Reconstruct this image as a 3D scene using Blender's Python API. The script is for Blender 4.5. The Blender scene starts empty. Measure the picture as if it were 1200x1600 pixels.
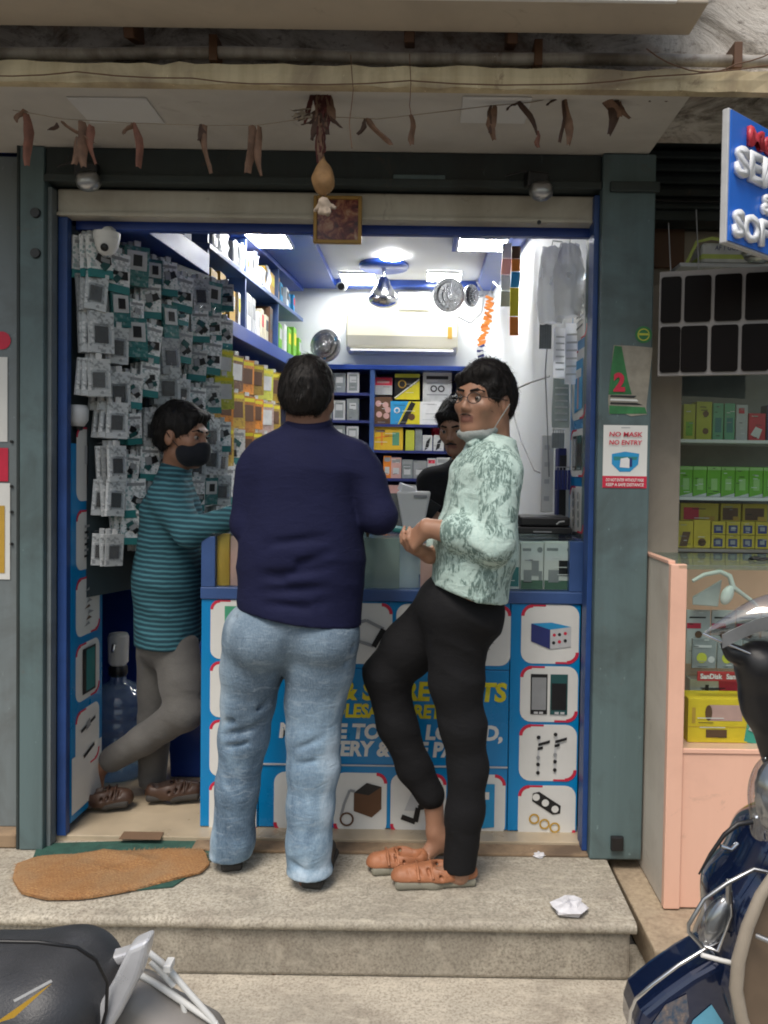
import bpy, bmesh, math, random
import numpy as np
from mathutils import Vector, Matrix, Euler

random.seed(7)
RNG = np.random.default_rng(7)
SC = bpy.context.scene
COL = SC.collection

# ------------------------------------------------------------------ camera
FPX = 1250.0                      # focal length in photograph pixels (1200 x 1600)
CZ = 1.36                         # eye height above the shop platform (z = 0)
PITCH = math.radians(1.5)
ROLL = 0.0145
cp, sp_ = math.cos(PITCH), math.sin(PITCH)
cr, sr = math.cos(ROLL), math.sin(ROLL)
C_F = Vector((0, cp, -sp_))
_u0 = Vector((0, sp_, cp)); _r0 = Vector((1, 0, 0))
C_R = cr * _r0 + sr * _u0
C_U = -sr * _r0 + cr * _u0
PPX = 660 - FPX * sr * math.tan(PITCH)
PPY = 735 + FPX * cr * math.tan(PITCH)
cam_d = bpy.data.cameras.new('camera'); cam = bpy.data.objects.new('camera', cam_d); COL.objects.link(cam)
cam_d.sensor_width = 36.0; cam_d.lens = FPX / 1600 * 36.0
cam_d.shift_x = -(PPX - 600) / 1600.0; cam_d.shift_y = -(800 - PPY) / 1600.0
cam_d.clip_start = 0.05; cam_d.clip_end = 600
mw = Matrix.Identity(4)
for i in range(3):
    mw[i][0] = C_R[i]; mw[i][1] = C_U[i]; mw[i][2] = -C_F[i]
mw[2][3] = CZ
cam.matrix_world = mw
SC.camera = cam

# ------------------------------------------------------------------ sky, sun, exposure
world = bpy.data.worlds.new('World'); SC.world = world; world.use_nodes = True
wn = world.node_tree
bg = wn.nodes['Background']
sky = wn.nodes.new('ShaderNodeTexSky'); sky.sky_type = 'NISHITA'; sky.sun_disc = False
sky.sun_elevation = math.radians(60); sky.sun_rotation = math.radians(200)
sky.air_density = 1.6; sky.dust_density = 4.0; sky.ozone_density = 1.0
wn.links.new(sky.outputs[0], bg.inputs[0]); bg.inputs[1].default_value = 0.12
sun_d = bpy.data.lights.new('sun', 'SUN'); sun = bpy.data.objects.new('sun', sun_d); COL.objects.link(sun)
sun_d.energy = 2.2; sun_d.angle = math.radians(22); sun_d.color = (1.0, 0.95, 0.88)
_el, _az = math.radians(60), math.radians(200)
_sd = Vector((math.sin(_az) * math.cos(_el), math.cos(_az) * math.cos(_el), math.sin(_el)))
sun.rotation_euler = _sd.to_track_quat('Z', 'Y').to_euler()
vs = SC.view_settings
vs.view_transform = 'Standard'; vs.look = 'None'; vs.gamma = 1.0; vs.exposure = 0.12; vs.use_curve_mapping = False
SC.render.engine = 'CYCLES'
SC.cycles.filter_width = 1.9
SC.cycles.max_bounces = 8; SC.cycles.transparent_max_bounces = 24
SC.cycles.sample_clamp_indirect = 6.0

def P(px, py, d):
    """the point of the place that stands d metres in front of the camera plane behind photograph pixel (px, py)"""
    r = C_F + ((px - PPX) / FPX) * C_R - ((py - PPY) / FPX) * C_U
    r = r * (d / r.y)
    return Vector((r.x, r.y, r.z + CZ))
def G(px, py, z):
    r = C_F + ((px - PPX) / FPX) * C_R - ((py - PPY) / FPX) * C_U
    r = r * ((z - CZ) / r.z)
    return Vector((r.x, r.y, z))

# ------------------------------------------------------------------ tags
def tag(o, label=None, cat=None, group=None, kind=None):
    if label: o['label'] = label
    if cat: o['category'] = cat
    if group: o['group'] = group
    if kind: o['kind'] = kind
    return o
def thing(name, label, cat, loc=(0, 0, 0), rz=0.0, group=None):
    o = bpy.data.objects.new(name, None); o.empty_display_size = 0.1
    COL.objects.link(o); o.location = loc; o.rotation_euler = (0, 0, rz)
    return tag(o, label, cat, group)
def org(o):
    v = Vector((0, 0, 0))
    while o is not None:
        v += Vector(o.location); o = o.parent
    return v
ORD = ['first', 'second', 'third', 'fourth', 'fifth', 'sixth', 'seventh', 'eighth', 'ninth', 'tenth', 'eleventh', 'twelfth', 'thirteenth', 'fourteenth', 'fifteenth', 'sixteenth']

# ------------------------------------------------------------------ materials
def nodes_of(name):
    m = bpy.data.materials.new(name); m.use_nodes = True
    nt = m.node_tree; b = nt.nodes['Principled BSDF']
    return m, nt, b
def c4(c): return (c[0], c[1], c[2], 1.0)
def NN(nt, t, **kw):
    n = nt.nodes.new(t)
    for k, v in kw.items(): setattr(n, k, v)
    return n
def objco(nt, scale=(1, 1, 1), rot=(0, 0, 0), kind='Object'):
    tc = NN(nt, 'ShaderNodeTexCoord'); mp = NN(nt, 'ShaderNodeMapping')
    mp.inputs['Scale'].default_value = scale; mp.inputs['Rotation'].default_value = rot
    nt.links.new(tc.outputs[kind], mp.inputs[0]); return mp.outputs[0]
def noise(nt, vec, scale, detail=4, rough=0.55, dist=0.0):
    n = NN(nt, 'ShaderNodeTexNoise'); n.inputs['Scale'].default_value = scale
    n.inputs['Detail'].default_value = detail; n.inputs['Roughness'].default_value = rough
    n.inputs['Distortion'].default_value = dist
    nt.links.new(vec, n.inputs['Vector']); return n.outputs['Fac']
def ramp(nt, fac, stops):
    r = NN(nt, 'ShaderNodeValToRGB'); e = r.color_ramp.elements
    while len(e) < len(stops): e.new(0.5)
    for el, (p, c) in zip(e, stops):
        el.position = p; el.color = c4(c) if len(c) == 3 else c
    nt.links.new(fac, r.inputs[0]); return r.outputs[0]
def mixc(nt, fac, a, b, mode='MIX'):
    n = NN(nt, 'ShaderNodeMix', data_type='RGBA', blend_type=mode)
    for i, x in ((6, a), (7, b)):
        if hasattr(x, 'is_output'): nt.links.new(x, n.inputs[i])
        else: n.inputs[i].default_value = c4(x)
    if hasattr(fac, 'is_output'): nt.links.new(fac, n.inputs[0])
    else: n.inputs[0].default_value = fac
    return n.outputs[2]
def bumpn(nt, b, h, strength, dist=0.01):
    n = NN(nt, 'ShaderNodeBump'); n.inputs['Strength'].default_value = strength; n.inputs['Distance'].default_value = dist
    nt.links.new(h, n.inputs['Height']); nt.links.new(n.outputs[0], b.inputs['Normal'])
_MC = {}
def M(name, col, rough=0.6, metal=0.0, var=0.25, vscale=6.0, col2=None, bump=0.0, bscale=60.0, spec=0.5, stretch=(1, 1, 1), lo=0.35, hi=0.7, coat=0.0, world=False):
    """generic procedural surface: two tones mixed by a noise, a fine bump, a roughness that wanders"""
    if name in _MC: return _MC[name]
    m, nt, b = nodes_of(name)
    if world:
        g = NN(nt, 'ShaderNodeNewGeometry'); mp = NN(nt, 'ShaderNodeMapping'); mp.inputs['Scale'].default_value = stretch
        nt.links.new(g.outputs['Position'], mp.inputs[0]); v = mp.outputs[0]
    else: v = objco(nt, stretch)
    f = noise(nt, v, vscale, 6, 0.6)
    c2 = col2 if col2 else tuple(x * (1 - var) for x in col)
    nt.links.new(ramp(nt, f, [(lo, c2), (hi, col)]), b.inputs['Base Color'])
    b.inputs['Metallic'].default_value = metal
    r = NN(nt, 'ShaderNodeMapRange'); r.inputs['To Min'].default_value = max(0.02, rough - 0.1); r.inputs['To Max'].default_value = min(1, rough + 0.1)
    nt.links.new(f, r.inputs['Value']); nt.links.new(r.outputs[0], b.inputs['Roughness'])
    b.inputs['Specular IOR Level'].default_value = spec
    b.inputs['Coat Weight'].default_value = coat
    if bump: bumpn(nt, b, noise(nt, v, bscale, 5, 0.6), bump, 0.004)
    _MC[name] = m
    return m
def flat(name, col, rough=0.55, metal=0.0, spec=0.5):
    """small printed area: nearly even ink with a faint mottling"""
    return M(name, col, rough, metal, 0.12, 25.0, spec=spec)
def emitter(name, col, strength):
    m, nt, b = nodes_of(name)
    b.inputs['Base Color'].default_value = c4((0.8, 0.8, 0.8)); b.inputs['Emission Color'].default_value = c4(col)
    b.inputs['Emission Strength'].default_value = strength
    return m
def clear(name, tint=(1, 1, 1), gloss=0.04, rough=0.03, haze=0.0, hazecol=(0.8, 0.85, 0.88), bump=0.0, bscale=30, thru=False):
    """thin clear glass or film: transparent with a Fresnel reflection and an optional milky share"""
    m = bpy.data.materials.new(name); m.use_nodes = True; nt = m.node_tree
    for n in list(nt.nodes):
        if n.type != 'OUTPUT_MATERIAL': nt.nodes.remove(n)
    out = [n for n in nt.nodes if n.type == 'OUTPUT_MATERIAL'][0]
    t = NN(nt, 'ShaderNodeBsdfTransparent'); t.inputs[0].default_value = c4(tint)
    g = NN(nt, 'ShaderNodeBsdfGlossy'); g.inputs['Roughness'].default_value = rough
    fr = NN(nt, 'ShaderNodeLayerWeight'); fr.inputs[0].default_value = 0.5
    pw = NN(nt, 'ShaderNodeMath', operation='POWER'); pw.inputs[1].default_value = 4.0; nt.links.new(fr.outputs['Facing'], pw.inputs[0])
    ad = NN(nt, 'ShaderNodeMath', operation='MULTIPLY_ADD'); ad.inputs[1].default_value = 0.6; ad.inputs[2].default_value = gloss; nt.links.new(pw.outputs[0], ad.inputs[0])
    mx = NN(nt, 'ShaderNodeMixShader'); nt.links.new(ad.outputs[0], mx.inputs[0]); nt.links.new(t.outputs[0], mx.inputs[1]); nt.links.new(g.outputs[0], mx.inputs[2])
    res = mx.outputs[0]
    if bump:
        v = objco(nt); bn = NN(nt, 'ShaderNodeBump'); bn.inputs['Strength'].default_value = bump; bn.inputs['Distance'].default_value = 0.01
        nt.links.new(noise(nt, v, bscale, 3), bn.inputs['Height']); nt.links.new(bn.outputs[0], g.inputs['Normal'])
    if haze:
        d = NN(nt, 'ShaderNodeBsdfTranslucent' if thru else 'ShaderNodeBsdfDiffuse'); d.inputs[0].default_value = c4(hazecol)
        m2 = NN(nt, 'ShaderNodeMixShader'); m2.inputs[0].default_value = haze
        nt.links.new(res, m2.inputs[1]); nt.links.new(d.outputs[0], m2.inputs[2]); res = m2.outputs[0]
    nt.links.new(res, out.inputs[0])
    return m

# ------------------------------------------------------------------ mesh builder
class MB:
    def __init__(s): s.v = []; s.f = []; s.m = []; s.s = []; s.mats = []
    def mi(s, mat):
        if mat not in s.mats: s.mats.append(mat)
        return s.mats.index(mat)
    def add(s, vs_, fs, mat, smooth=False):
        n = len(s.v); k = s.mi(mat)
        s.v += [tuple(v) for v in vs_]
        for f in fs: s.f.append([n + i for i in f]); s.m.append(k); s.s.append(smooth)
        return s
    def box(s, x0, x1, y0, y1, z0, z1, mat):
        vs_ = [(x, y, z) for z in (z0, z1) for y in (y0, y1) for x in (x0, x1)]
        return s.add(vs_, [(0, 2, 3, 1), (4, 5, 7, 6), (0, 1, 5, 4), (2, 6, 7, 3), (0, 4, 6, 2), (1, 3, 7, 5)], mat)
    def obox(s, c, size, mat, rot=(0, 0, 0)):
        R = Euler(rot).to_matrix(); c = Vector(c); h = [x / 2 for x in size]
        vs_ = [c + R @ Vector((x * h[0], y * h[1], z * h[2])) for z in (-1, 1) for y in (-1, 1) for x in (-1, 1)]
        return s.add(vs_, [(0, 2, 3, 1), (4, 5, 7, 6), (0, 1, 5, 4), (2, 6, 7, 3), (0, 4, 6, 2), (1, 3, 7, 5)], mat)
    def hexa(s, b, t, mat):
        """eight corners: b four bottom, t four top, same order"""
        return s.add(list(b) + list(t), [(3, 2, 1, 0), (4, 5, 6, 7), (0, 1, 5, 4), (1, 2, 6, 5), (2, 3, 7, 6), (3, 0, 4, 7)], mat)
    def tube(s, pts, r, mat, n=8, caps=True):
        pts = [Vector(p) for p in pts]; k = len(pts)
        rs = r if isinstance(r, (list, tuple)) else [r] * k
        vs_ = []; up = None
        for i, p in enumerate(pts):
            t = (pts[min(i + 1, k - 1)] - pts[max(i - 1, 0)]).normalized()
            if up is None: up = Vector((0, 0, 1)) if abs(t.z) < 0.9 else Vector((1, 0, 0))
            a = t.cross(up)
            if a.length < 1e-5: a = t.cross(Vector((0, 1, 0)))
            a.normalize(); b = a.cross(t).normalized(); up = b
            for j in range(n):
                th = 2 * math.pi * j / n
                vs_.append(p + (a * math.cos(th) + b * math.sin(th)) * rs[i])
        fs = [(i * n + j, i * n + (j + 1) % n, (i + 1) * n + (j + 1) % n, (i + 1) * n + j) for i in range(k - 1) for j in range(n)]
        s.add(vs_, fs, mat, True)
        if caps:
            s.add(vs_[:n], [tuple(range(n))[::-1]], mat); s.add(vs_[-n:], [tuple(range(n))], mat)
        return s
    def cyl(s, p, q, r, mat, n=14, r2=None):
        return s.tube([p, q], [r, r if r2 is None else r2], mat, n)
    def lathe(s, prof, c, mat, n=20, axis='z', rot=None):
        c = Vector(c); vs_ = []
        for r, h in prof:
            for j in range(n):
                th = 2 * math.pi * j / n
                v = Vector((r * math.cos(th), r * math.sin(th), h))
                if axis == 'y': v = Vector((v.x, -v.z, v.y))
                if rot is not None: v = rot @ v
                vs_.append(c + v)
        k = len(prof)
        fs = [(i * n + j, i * n + (j + 1) % n, (i + 1) * n + (j + 1) % n, (i + 1) * n + j) for i in range(k - 1) for j in range(n)]
        s.add(vs_, fs, mat, True)
        if prof[0][0] > 1e-4: s.add(vs_[:n], [tuple(range(n))[::-1]], mat)
        if prof[-1][0] > 1e-4: s.add(vs_[-n:], [tuple(range(n))], mat)
        return s
    def ball(s, c, r, mat, nu=14, nv=9, rot=None):
        r = r if isinstance(r, (tuple, list)) else (r, r, r)
        vs_ = []; c = Vector(c)
        for i in range(nv + 1):
            a = math.pi * i / nv
            for j in range(nu):
                b = 2 * math.pi * j / nu
                v = Vector((r[0] * math.sin(a) * math.cos(b), r[1] * math.sin(a) * math.sin(b), -r[2] * math.cos(a)))
                vs_.append(c + (rot @ v if rot is not None else v))
        fs = [(i * nu + j, i * nu + (j + 1) % nu, (i + 1) * nu + (j + 1) % nu, (i + 1) * nu + j) for i in range(nv) for j in range(nu)]
        return s.add(vs_, fs, mat, True)
    def prism(s, pts, y0, y1, mat):
        """outline in (x, z), extruded along y"""
        n = len(pts)
        vs_ = [(x, y0, z) for x, z in pts] + [(x, y1, z) for x, z in pts]
        fs = [tuple(range(n)), tuple(range(2 * n - 1, n - 1, -1))] + [((i + 1) % n, i, n + i, n + (i + 1) % n) for i in range(n)]
        return s.add(vs_, fs, mat)
    def sheet(s, rows, mat, thick=0.0, smooth=True):
        """rows of points as a surface; with thick a second skin is offset along the mean normal"""
        R = len(rows); Cn = len(rows[0]); vs_ = [Vector(p) for r in rows for p in r]
        fs = [(i * Cn + j, i * Cn + j + 1, (i + 1) * Cn + j + 1, (i + 1) * Cn + j) for i in range(R - 1) for j in range(Cn - 1)]
        s.add(vs_, fs, mat, smooth)
        if thick:
            nrm = (vs_[1] - vs_[0]).cross(vs_[Cn] - vs_[0]).normalized() * thick
            v2 = [v + nrm for v in vs_]
            s.add(v2, [f[::-1] for f in fs], mat, smooth)
            ed = [(j, j + 1) for j in range(Cn - 1)] + [((R - 1) * Cn + j + 1, (R - 1) * Cn + j) for j in range(Cn - 1)] + [((i + 1) * Cn, i * Cn) for i in range(R - 1)] + [(i * Cn + Cn - 1, (i + 1) * Cn + Cn - 1) for i in range(R - 1)]
            N = len(vs_)
            s.add(vs_ + v2, [(a, b, N + b, N + a) for a, b in ed], mat)
        return s
    def mesh(s, name, off=(0, 0, 0)):
        me = bpy.data.meshes.new(name)
        ox, oy, oz = off
        me.from_pydata([(v[0] - ox, v[1] - oy, v[2] - oz) for v in s.v], [], s.f)
        for m in s.mats: me.materials.append(m)
        me.polygons.foreach_set('material_index', s.m); me.polygons.foreach_set('use_smooth', s.s)
        me.update(); return me
    def build(s, name, parent=None, bevel=0.0, at=None, local=False, seg=2):
        """parent: part of that thing (points in place coordinates unless local). No parent: top level with its origin at `at`."""
        off = (0, 0, 0) if local else (org(parent) if parent is not None else (at if at is not None else (0, 0, 0)))
        o = bpy.data.objects.new(name, s.mesh(name, off)); COL.objects.link(o)
        if parent is not None: o.parent = parent
        elif at is not None: o.location = at
        if bevel:
            b = o.modifiers.new('bevel', 'BEVEL'); b.width = bevel; b.segments = seg; b.limit_method = 'ANGLE'; b.angle_limit = math.radians(40)
        return o
def put(me, name, loc, rot=(0, 0, 0), parent=None, scale=None):
    o = bpy.data.objects.new(name, me); COL.objects.link(o)
    o.location = loc; o.rotation_euler = rot
    if scale: o.scale = scale
    if parent is not None: o.parent = parent
    return o
def rrect(x0, z0, x1, z1, r, n=5):
    pts = []
    for cx, cz, a0 in ((x1 - r, z1 - r, 0), (x0 + r, z1 - r, 90), (x0 + r, z0 + r, 180), (x1 - r, z0 + r, 270)):
        for i in range(n + 1):
            a = math.radians(a0 + 90 * i / n); pts.append((cx + r * math.cos(a), cz + r * math.sin(a)))
    return pts
class Decal(MB):
    """flat print in the x-z plane facing -y; each layer lies 0.4 mm in front of the one below"""
    def __init__(s): super().__init__(); s.y = 0.0
    def poly(s, pts, mat):
        s.y -= 0.0004
        return s.add([(x, s.y, z) for x, z in pts], [tuple(range(len(pts)))], mat)
    def rect(s, x0, z0, x1, z1, mat): return s.poly([(x0, z0), (x1, z0), (x1, z1), (x0, z1)], mat)
    def disc(s, x, z, r, mat, n=18, rz=None):
        rz = rz or r
        return s.poly([(x + r * math.cos(2 * math.pi * i / n), z + rz * math.sin(2 * math.pi * i / n)) for i in range(n)], mat)
    def ring(s, x, z, r0, r1, mat, a0=0, a1=360, n=20):
        s.y -= 0.0004; A = [math.radians(a0 + (a1 - a0) * i / n) for i in range(n + 1)]
        vs_ = [(x + r1 * math.cos(a), s.y, z + r1 * math.sin(a)) for a in A] + [(x + r0 * math.cos(a), s.y, z + r0 * math.sin(a)) for a in A]
        return s.add(vs_, [(i + 1, i, n + 1 + i, n + 2 + i) for i in range(n)], mat)
    def line(s, pts, w, mat):
        for (x0, z0), (x1, z1) in zip(pts, pts[1:]):
            L = math.hypot(x1 - x0, z1 - z0) or 1; nx, nz = -(z1 - z0) / L * w / 2, (x1 - x0) / L * w / 2
            s.poly([(x0 + nx, z0 + nz), (x0 - nx, z0 - nz), (x1 - nx, z1 - nz), (x1 + nx, z1 + nz)], mat)
        return s
def text(parent, string, mat, loc, w=None, h=0.05, rz=0.0, depth=0.0, bold=0.0, name='lettering', shear=0.0, center=True):
    """lettering as a mesh, letters h tall; w squeezes the line to that width; loc = middle (or left) of the base line"""
    cu = bpy.data.curves.new('t', 'FONT'); cu.body = string; cu.size = 1.0; cu.offset = bold; cu.shear = shear
    cu.extrude = 0.0; cu.resolution_u = 3
    o = bpy.data.objects.new('t', cu); COL.objects.link(o)
    me = bpy.data.meshes.new_from_object(o.evaluated_get(bpy.context.evaluated_depsgraph_get()))
    bpy.data.objects.remove(o); bpy.data.curves.remove(cu)
    n = len(me.vertices); co = np.zeros(n * 3); me.vertices.foreach_get('co', co); co = co.reshape(-1, 3)
    x0, x1 = co[:, 0].min(), co[:, 0].max(); z0, z1 = max(co[:, 1].min(), -0.02), co[:, 1].max()
    kx = (w / (x1 - x0)) if w else h / 0.7
    kz = h / (z1 - min(0, z0)) if w else h / 0.7
    xx = (co[:, 0] - ((x0 + x1) / 2 if center else x0)) * kx; zz = co[:, 1] * kz
    out = np.stack([xx, np.full(n, -depth), zz], 1)
    me.vertices.foreach_set('co', out.ravel())
    me.materials.clear(); me.materials.append(mat); me.update()
    if depth:
        bm = bmesh.new(); bm.from_mesh(me)
        g = bmesh.ops.extrude_face_region(bm, geom=bm.faces[:])
        bmesh.ops.translate(bm, vec=(0, depth, 0), verts=[v for v in g['geom'] if isinstance(v, bmesh.types.BMVert)])
        bm.to_mesh(me); bm.free()
    ob = bpy.data.objects.new(name, me); COL.objects.link(ob)
    if parent is not None:
        ob.parent = parent; ob.location = Vector(loc) - org(parent)
    else: ob.location = loc
    ob.rotation_euler = (0, 0, rz)
    return ob

# ------------------------------------------------------------------ distance-field modelling for bodies, cloth and bodywork
def vnoise(p, seed=0):
    """smooth value noise on an (n,3) array, about -1..1"""
    i = np.floor(p).astype(np.int64); f = p - i; f = f * f * (3 - 2 * f)
    def h(a):
        n = (a[:, 0] * 374761393 + a[:, 1] * 668265263 + a[:, 2] * 2147483647 + seed * 97531) & 0x7fffffff
        n = ((n ^ (n >> 13)) * 1274126177) & 0x7fffffff
        return ((n ^ (n >> 16)) & 0xffff) / 32767.5 - 1
    r = 0
    for dx in (0, 1):
        for dy in (0, 1):
            for dz in (0, 1):
                w = (f[:, 0] if dx else 1 - f[:, 0]) * (f[:, 1] if dy else 1 - f[:, 1]) * (f[:, 2] if dz else 1 - f[:, 2])
                r = r + w * h(i + np.array([dx, dy, dz]))
    return r
class Frame:
    def __init__(s, o=(0, 0, 0), R=None):
        s.o = np.array(o, float); s.R = np.eye(3) if R is None else np.array(R, float)   # columns: local axes in the place
    def w(s, p): return s.o + s.R @ np.array(p, float)
WF = Frame()
def rc(a, b, ra, rb, k=0.02, fr=WF, sc=(1, 1, 1), op='u'): return dict(t='rc', a=np.array(a, float), b=np.array(b, float), ra=ra, rb=rb, k=k, fr=fr, sc=np.array(sc, float), op=op)
def el(c, r, k=0.02, fr=WF, op='u'): return dict(t='el', a=np.array(c, float), r=np.array(r, float), k=k, fr=fr, op=op)
def bxs(c, h, rad=0.01, k=0.01, fr=WF, op='u'): return dict(t='bx', a=np.array(c, float), r=np.array(h, float), rad=rad, k=k, fr=fr, op=op)
def half(p, n, k=0.005): return dict(t='hs', a=np.array(p, float), n=np.array(n, float) / np.linalg.norm(n), k=k, op='s', fr=WF)   # removes the side the normal points to
def chain(pts, rs, k=0.02, **kw): return [rc(pts[i], pts[i + 1], rs[i], rs[i + 1], k, **kw) for i in range(len(pts) - 1)]
def _bound(q):
    if q['t'] == 'rc':
        c = (q['a'] + q['b']) / 2; R = np.linalg.norm(q['a'] - q['b']) / 2 + max(q['ra'], q['rb']) / q['sc'].min()
    elif q['t'] == 'bx': c = q['a']; R = np.linalg.norm(q['r']) + q['rad']
    else: c = q['a']; R = q['r'].max()
    return q['fr'].w(c), R + q['k'] * 1.2 + 0.012
def _dist(q, p):
    if q['t'] == 'hs': return -((p - q['a']) @ q['n'])
    p = (p - q['fr'].o) @ q['fr'].R
    if q['t'] == 'rc':
        s = q['sc']; pa = (p - q['a']) * s; ba = (q['b'] - q['a']) * s
        h = np.clip(pa @ ba / max(ba @ ba, 1e-9), 0, 1)
        return (np.linalg.norm(pa - h[:, None] * ba, axis=1) - (q['ra'] + (q['rb'] - q['ra']) * h)) / s.max()
    if q['t'] == 'el':
        e = p - q['a']; k0 = np.linalg.norm(e / q['r'], axis=1); k1 = np.linalg.norm(e / q['r'] ** 2, axis=1)
        return k0 * (k0 - 1) / np.maximum(k1, 1e-6)
    e = np.abs(p - q['a']) - q['r']
    return np.linalg.norm(np.maximum(e, 0), axis=1) + np.minimum(e.max(1), 0) - q['rad']
def sdf_mesh(name, prims, mat, parent=None, res=0.005, wrinkle=(), at=None, mats=None, matfn=None, smooth_it=1):
    bs = [_bound(q) for q in prims if q['op'] == 'u']
    lo = np.min([c - R for c, R in bs], 0); hi = np.max([c + R for c, R in bs], 0)
    n = np.ceil((hi - lo) / res).astype(int) + 2
    F = np.full(n, 0.05, np.float32)
    ax = [lo[i] + np.arange(n[i]) * res for i in range(3)]
    for q in prims:
        if q['t'] == 'hs': a, b = np.zeros(3, int), n
        else:
            c, R = _bound(q)
            a = np.maximum(np.floor((c - R - lo) / res).astype(int), 0); b = np.minimum(np.ceil((c + R - lo) / res).astype(int) + 1, n)
        if (b <= a).any(): continue
        g = np.stack(np.meshgrid(ax[0][a[0]:b[0]], ax[1][a[1]:b[1]], ax[2][a[2]:b[2]], indexing='ij'), -1).reshape(-1, 3)
        d = _dist(q, g).reshape(tuple(b - a)).astype(np.float32)
        S = F[a[0]:b[0], a[1]:b[1], a[2]:b[2]]; k = q['k']
        if q['op'] == 'u':
            h = np.maximum(k - np.abs(S - d), 0) / k; S[...] = np.minimum(S, d) - h * h * k * 0.25
        else:
            e = -d; h = np.maximum(k - np.abs(S - e), 0) / k; S[...] = np.maximum(S, e) + h * h * k * 0.25
    if wrinkle:
        idx = np.argwhere(np.abs(F) < 0.03); pw = lo + idx * res
        add = np.zeros(len(idx))
        for (amp, sc, rot, seed, ridge) in wrinkle:
            R = np.array(Euler(rot).to_matrix())
            v = vnoise((pw @ R) * np.array(sc), seed)
            if ridge: v = 1 - 2 * np.abs(v) ** 0.8
            add += amp * v
        F[idx[:, 0], idx[:, 1], idx[:, 2]] -= add.astype(np.float32)
    F[0], F[-1], F[:, 0], F[:, -1], F[:, :, 0], F[:, :, -1] = [0.05] * 6
    s = F < 0
    cs = [(i, j, k) for i in (0, 1) for j in (0, 1) for k in (0, 1)]
    def sub(A, o): return A[o[0]:A.shape[0] - 1 + o[0], o[1]:A.shape[1] - 1 + o[1], o[2]:A.shape[2] - 1 + o[2]]
    cnt = sum(sub(s, o).astype(np.int8) for o in cs)
    act = (cnt > 0) & (cnt < 8)
    ci = np.argwhere(act); vid = np.full(act.shape, -1, np.int64); vid[act] = np.arange(len(ci))
    acc = np.zeros((len(ci), 3)); wt = np.zeros(len(ci))
    val = {o: F[ci[:, 0] + o[0], ci[:, 1] + o[1], ci[:, 2] + o[2]].astype(float) for o in cs}
    for o in cs:
        for axx in range(3):
            if o[axx]: continue
            e = list(o); e[axx] = 1; e = tuple(e)
            m_ = (val[o] < 0) != (val[e] < 0)
            t = np.where(m_, val[o] / np.where(m_, val[o] - val[e], 1), 0)
            pt = np.array(o, float)[None] + np.zeros((len(ci), 1)); pt[:, axx] = t
            acc += pt * m_[:, None]; wt += m_
    V = lo + (ci + acc / wt[:, None]) * res
    Q = []
    for axx in range(3):
        A = [slice(1, -1)] * 3; B = [slice(1, -1)] * 3
        A[axx] = slice(0, -1); B[axx] = slice(1, None)
        sa, sb = s[tuple(A)], s[tuple(B)]
        e = np.argwhere(sa != sb); fl = sa[sa != sb]
        base = e.copy()
        for i in range(3):
            if i != axx: base[:, i] += 1
        u, w = [(1, 2), (2, 0), (0, 1)][axx]
        def cell(du, dw):
            c = base.copy(); c[:, u] += du; c[:, w] += dw
            return vid[c[:, 0], c[:, 1], c[:, 2]]
        q = np.stack([cell(-1, -1), cell(0, -1), cell(0, 0), cell(-1, 0)], 1)
        q[~fl] = q[~fl][:, ::-1]; Q.append(q)
    Q = np.concatenate(Q); Q = Q[(Q >= 0).all(1)]
    for _ in range(smooth_it):                       # light Laplacian pass
        sm = np.zeros_like(V); c_ = np.zeros(len(V))
        for a, b in ((0, 1), (1, 2), (2, 3), (3, 0)):
            np.add.at(sm, Q[:, a], V[Q[:, b]]); np.add.at(c_, Q[:, a], 1)
            np.add.at(sm, Q[:, b], V[Q[:, a]]); np.add.at(c_, Q[:, b], 1)
        V = V * 0.5 + 0.5 * sm / np.maximum(c_, 1)[:, None]
    off = np.array(org(parent) if parent is not None else (at if at is not None else (0, 0, 0)))
    me = bpy.data.meshes.new(name)
    me.vertices.add(len(V)); me.vertices.foreach_set('co', (V - off).ravel())
    me.loops.add(len(Q) * 4); me.loops.foreach_set('vertex_index', Q.ravel().astype(np.int32))
    me.polygons.add(len(Q)); me.polygons.foreach_set('loop_start', np.arange(len(Q), dtype=np.int32) * 4)
    me.polygons.foreach_set('use_smooth', np.ones(len(Q), bool))
    for m_ in (mats or [mat]): me.materials.append(m_)
    if matfn is not None: me.polygons.foreach_set('material_index', matfn(V[Q].mean(1)).astype(np.int32))
    me.update(); me.validate()
    o = bpy.data.objects.new(name, me); COL.objects.link(o)
    if parent is not None: o.parent = parent
    elif at is not None: o.location = at
    return o
# ================================================================== MATERIALS OF THE PLACE
def granite(name, c1, c2, c3, sc=140, stain=(0.16, 0.12, 0.09)):
    m, nt, b = nodes_of(name); v = objco(nt)
    f1 = noise(nt, v, sc, 3, 0.7); f2 = noise(nt, v, 5, 6, 0.65, 0.5); f3 = noise(nt, v, 1.9, 5, 0.6, 0.3)
    a = ramp(nt, f1, [(0.36, c2), (0.5, c1), (0.66, c3)])
    a = mixc(nt, 0.25, a, c1)
    a = mixc(nt, ramp(nt, f2, [(0.45, (0, 0, 0)), (0.75, (0.55, 0.55, 0.55))]), a, stain)
    a = mixc(nt, ramp(nt, f3, [(0.42, (0, 0, 0)), (0.60, (0.5, 0.5, 0.5))]), a, tuple(x * 0.5 for x in c1))
    f4 = noise(nt, objco(nt, (1, 3, 1), (0, 0, 0.5)), 14, 5, 0.65, 0.4); a = mixc(nt, ramp(nt, f4, [(0.52, (0, 0, 0)), (0.66, (0.4, 0.4, 0.4))]), a, tuple(min(1, x * 1.35) for x in c1))
    nt.links.new(a, b.inputs['Base Color']); b.inputs['Roughness'].default_value = 0.75
    bumpn(nt, b, f1, 0.35, 0.003); return m
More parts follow.
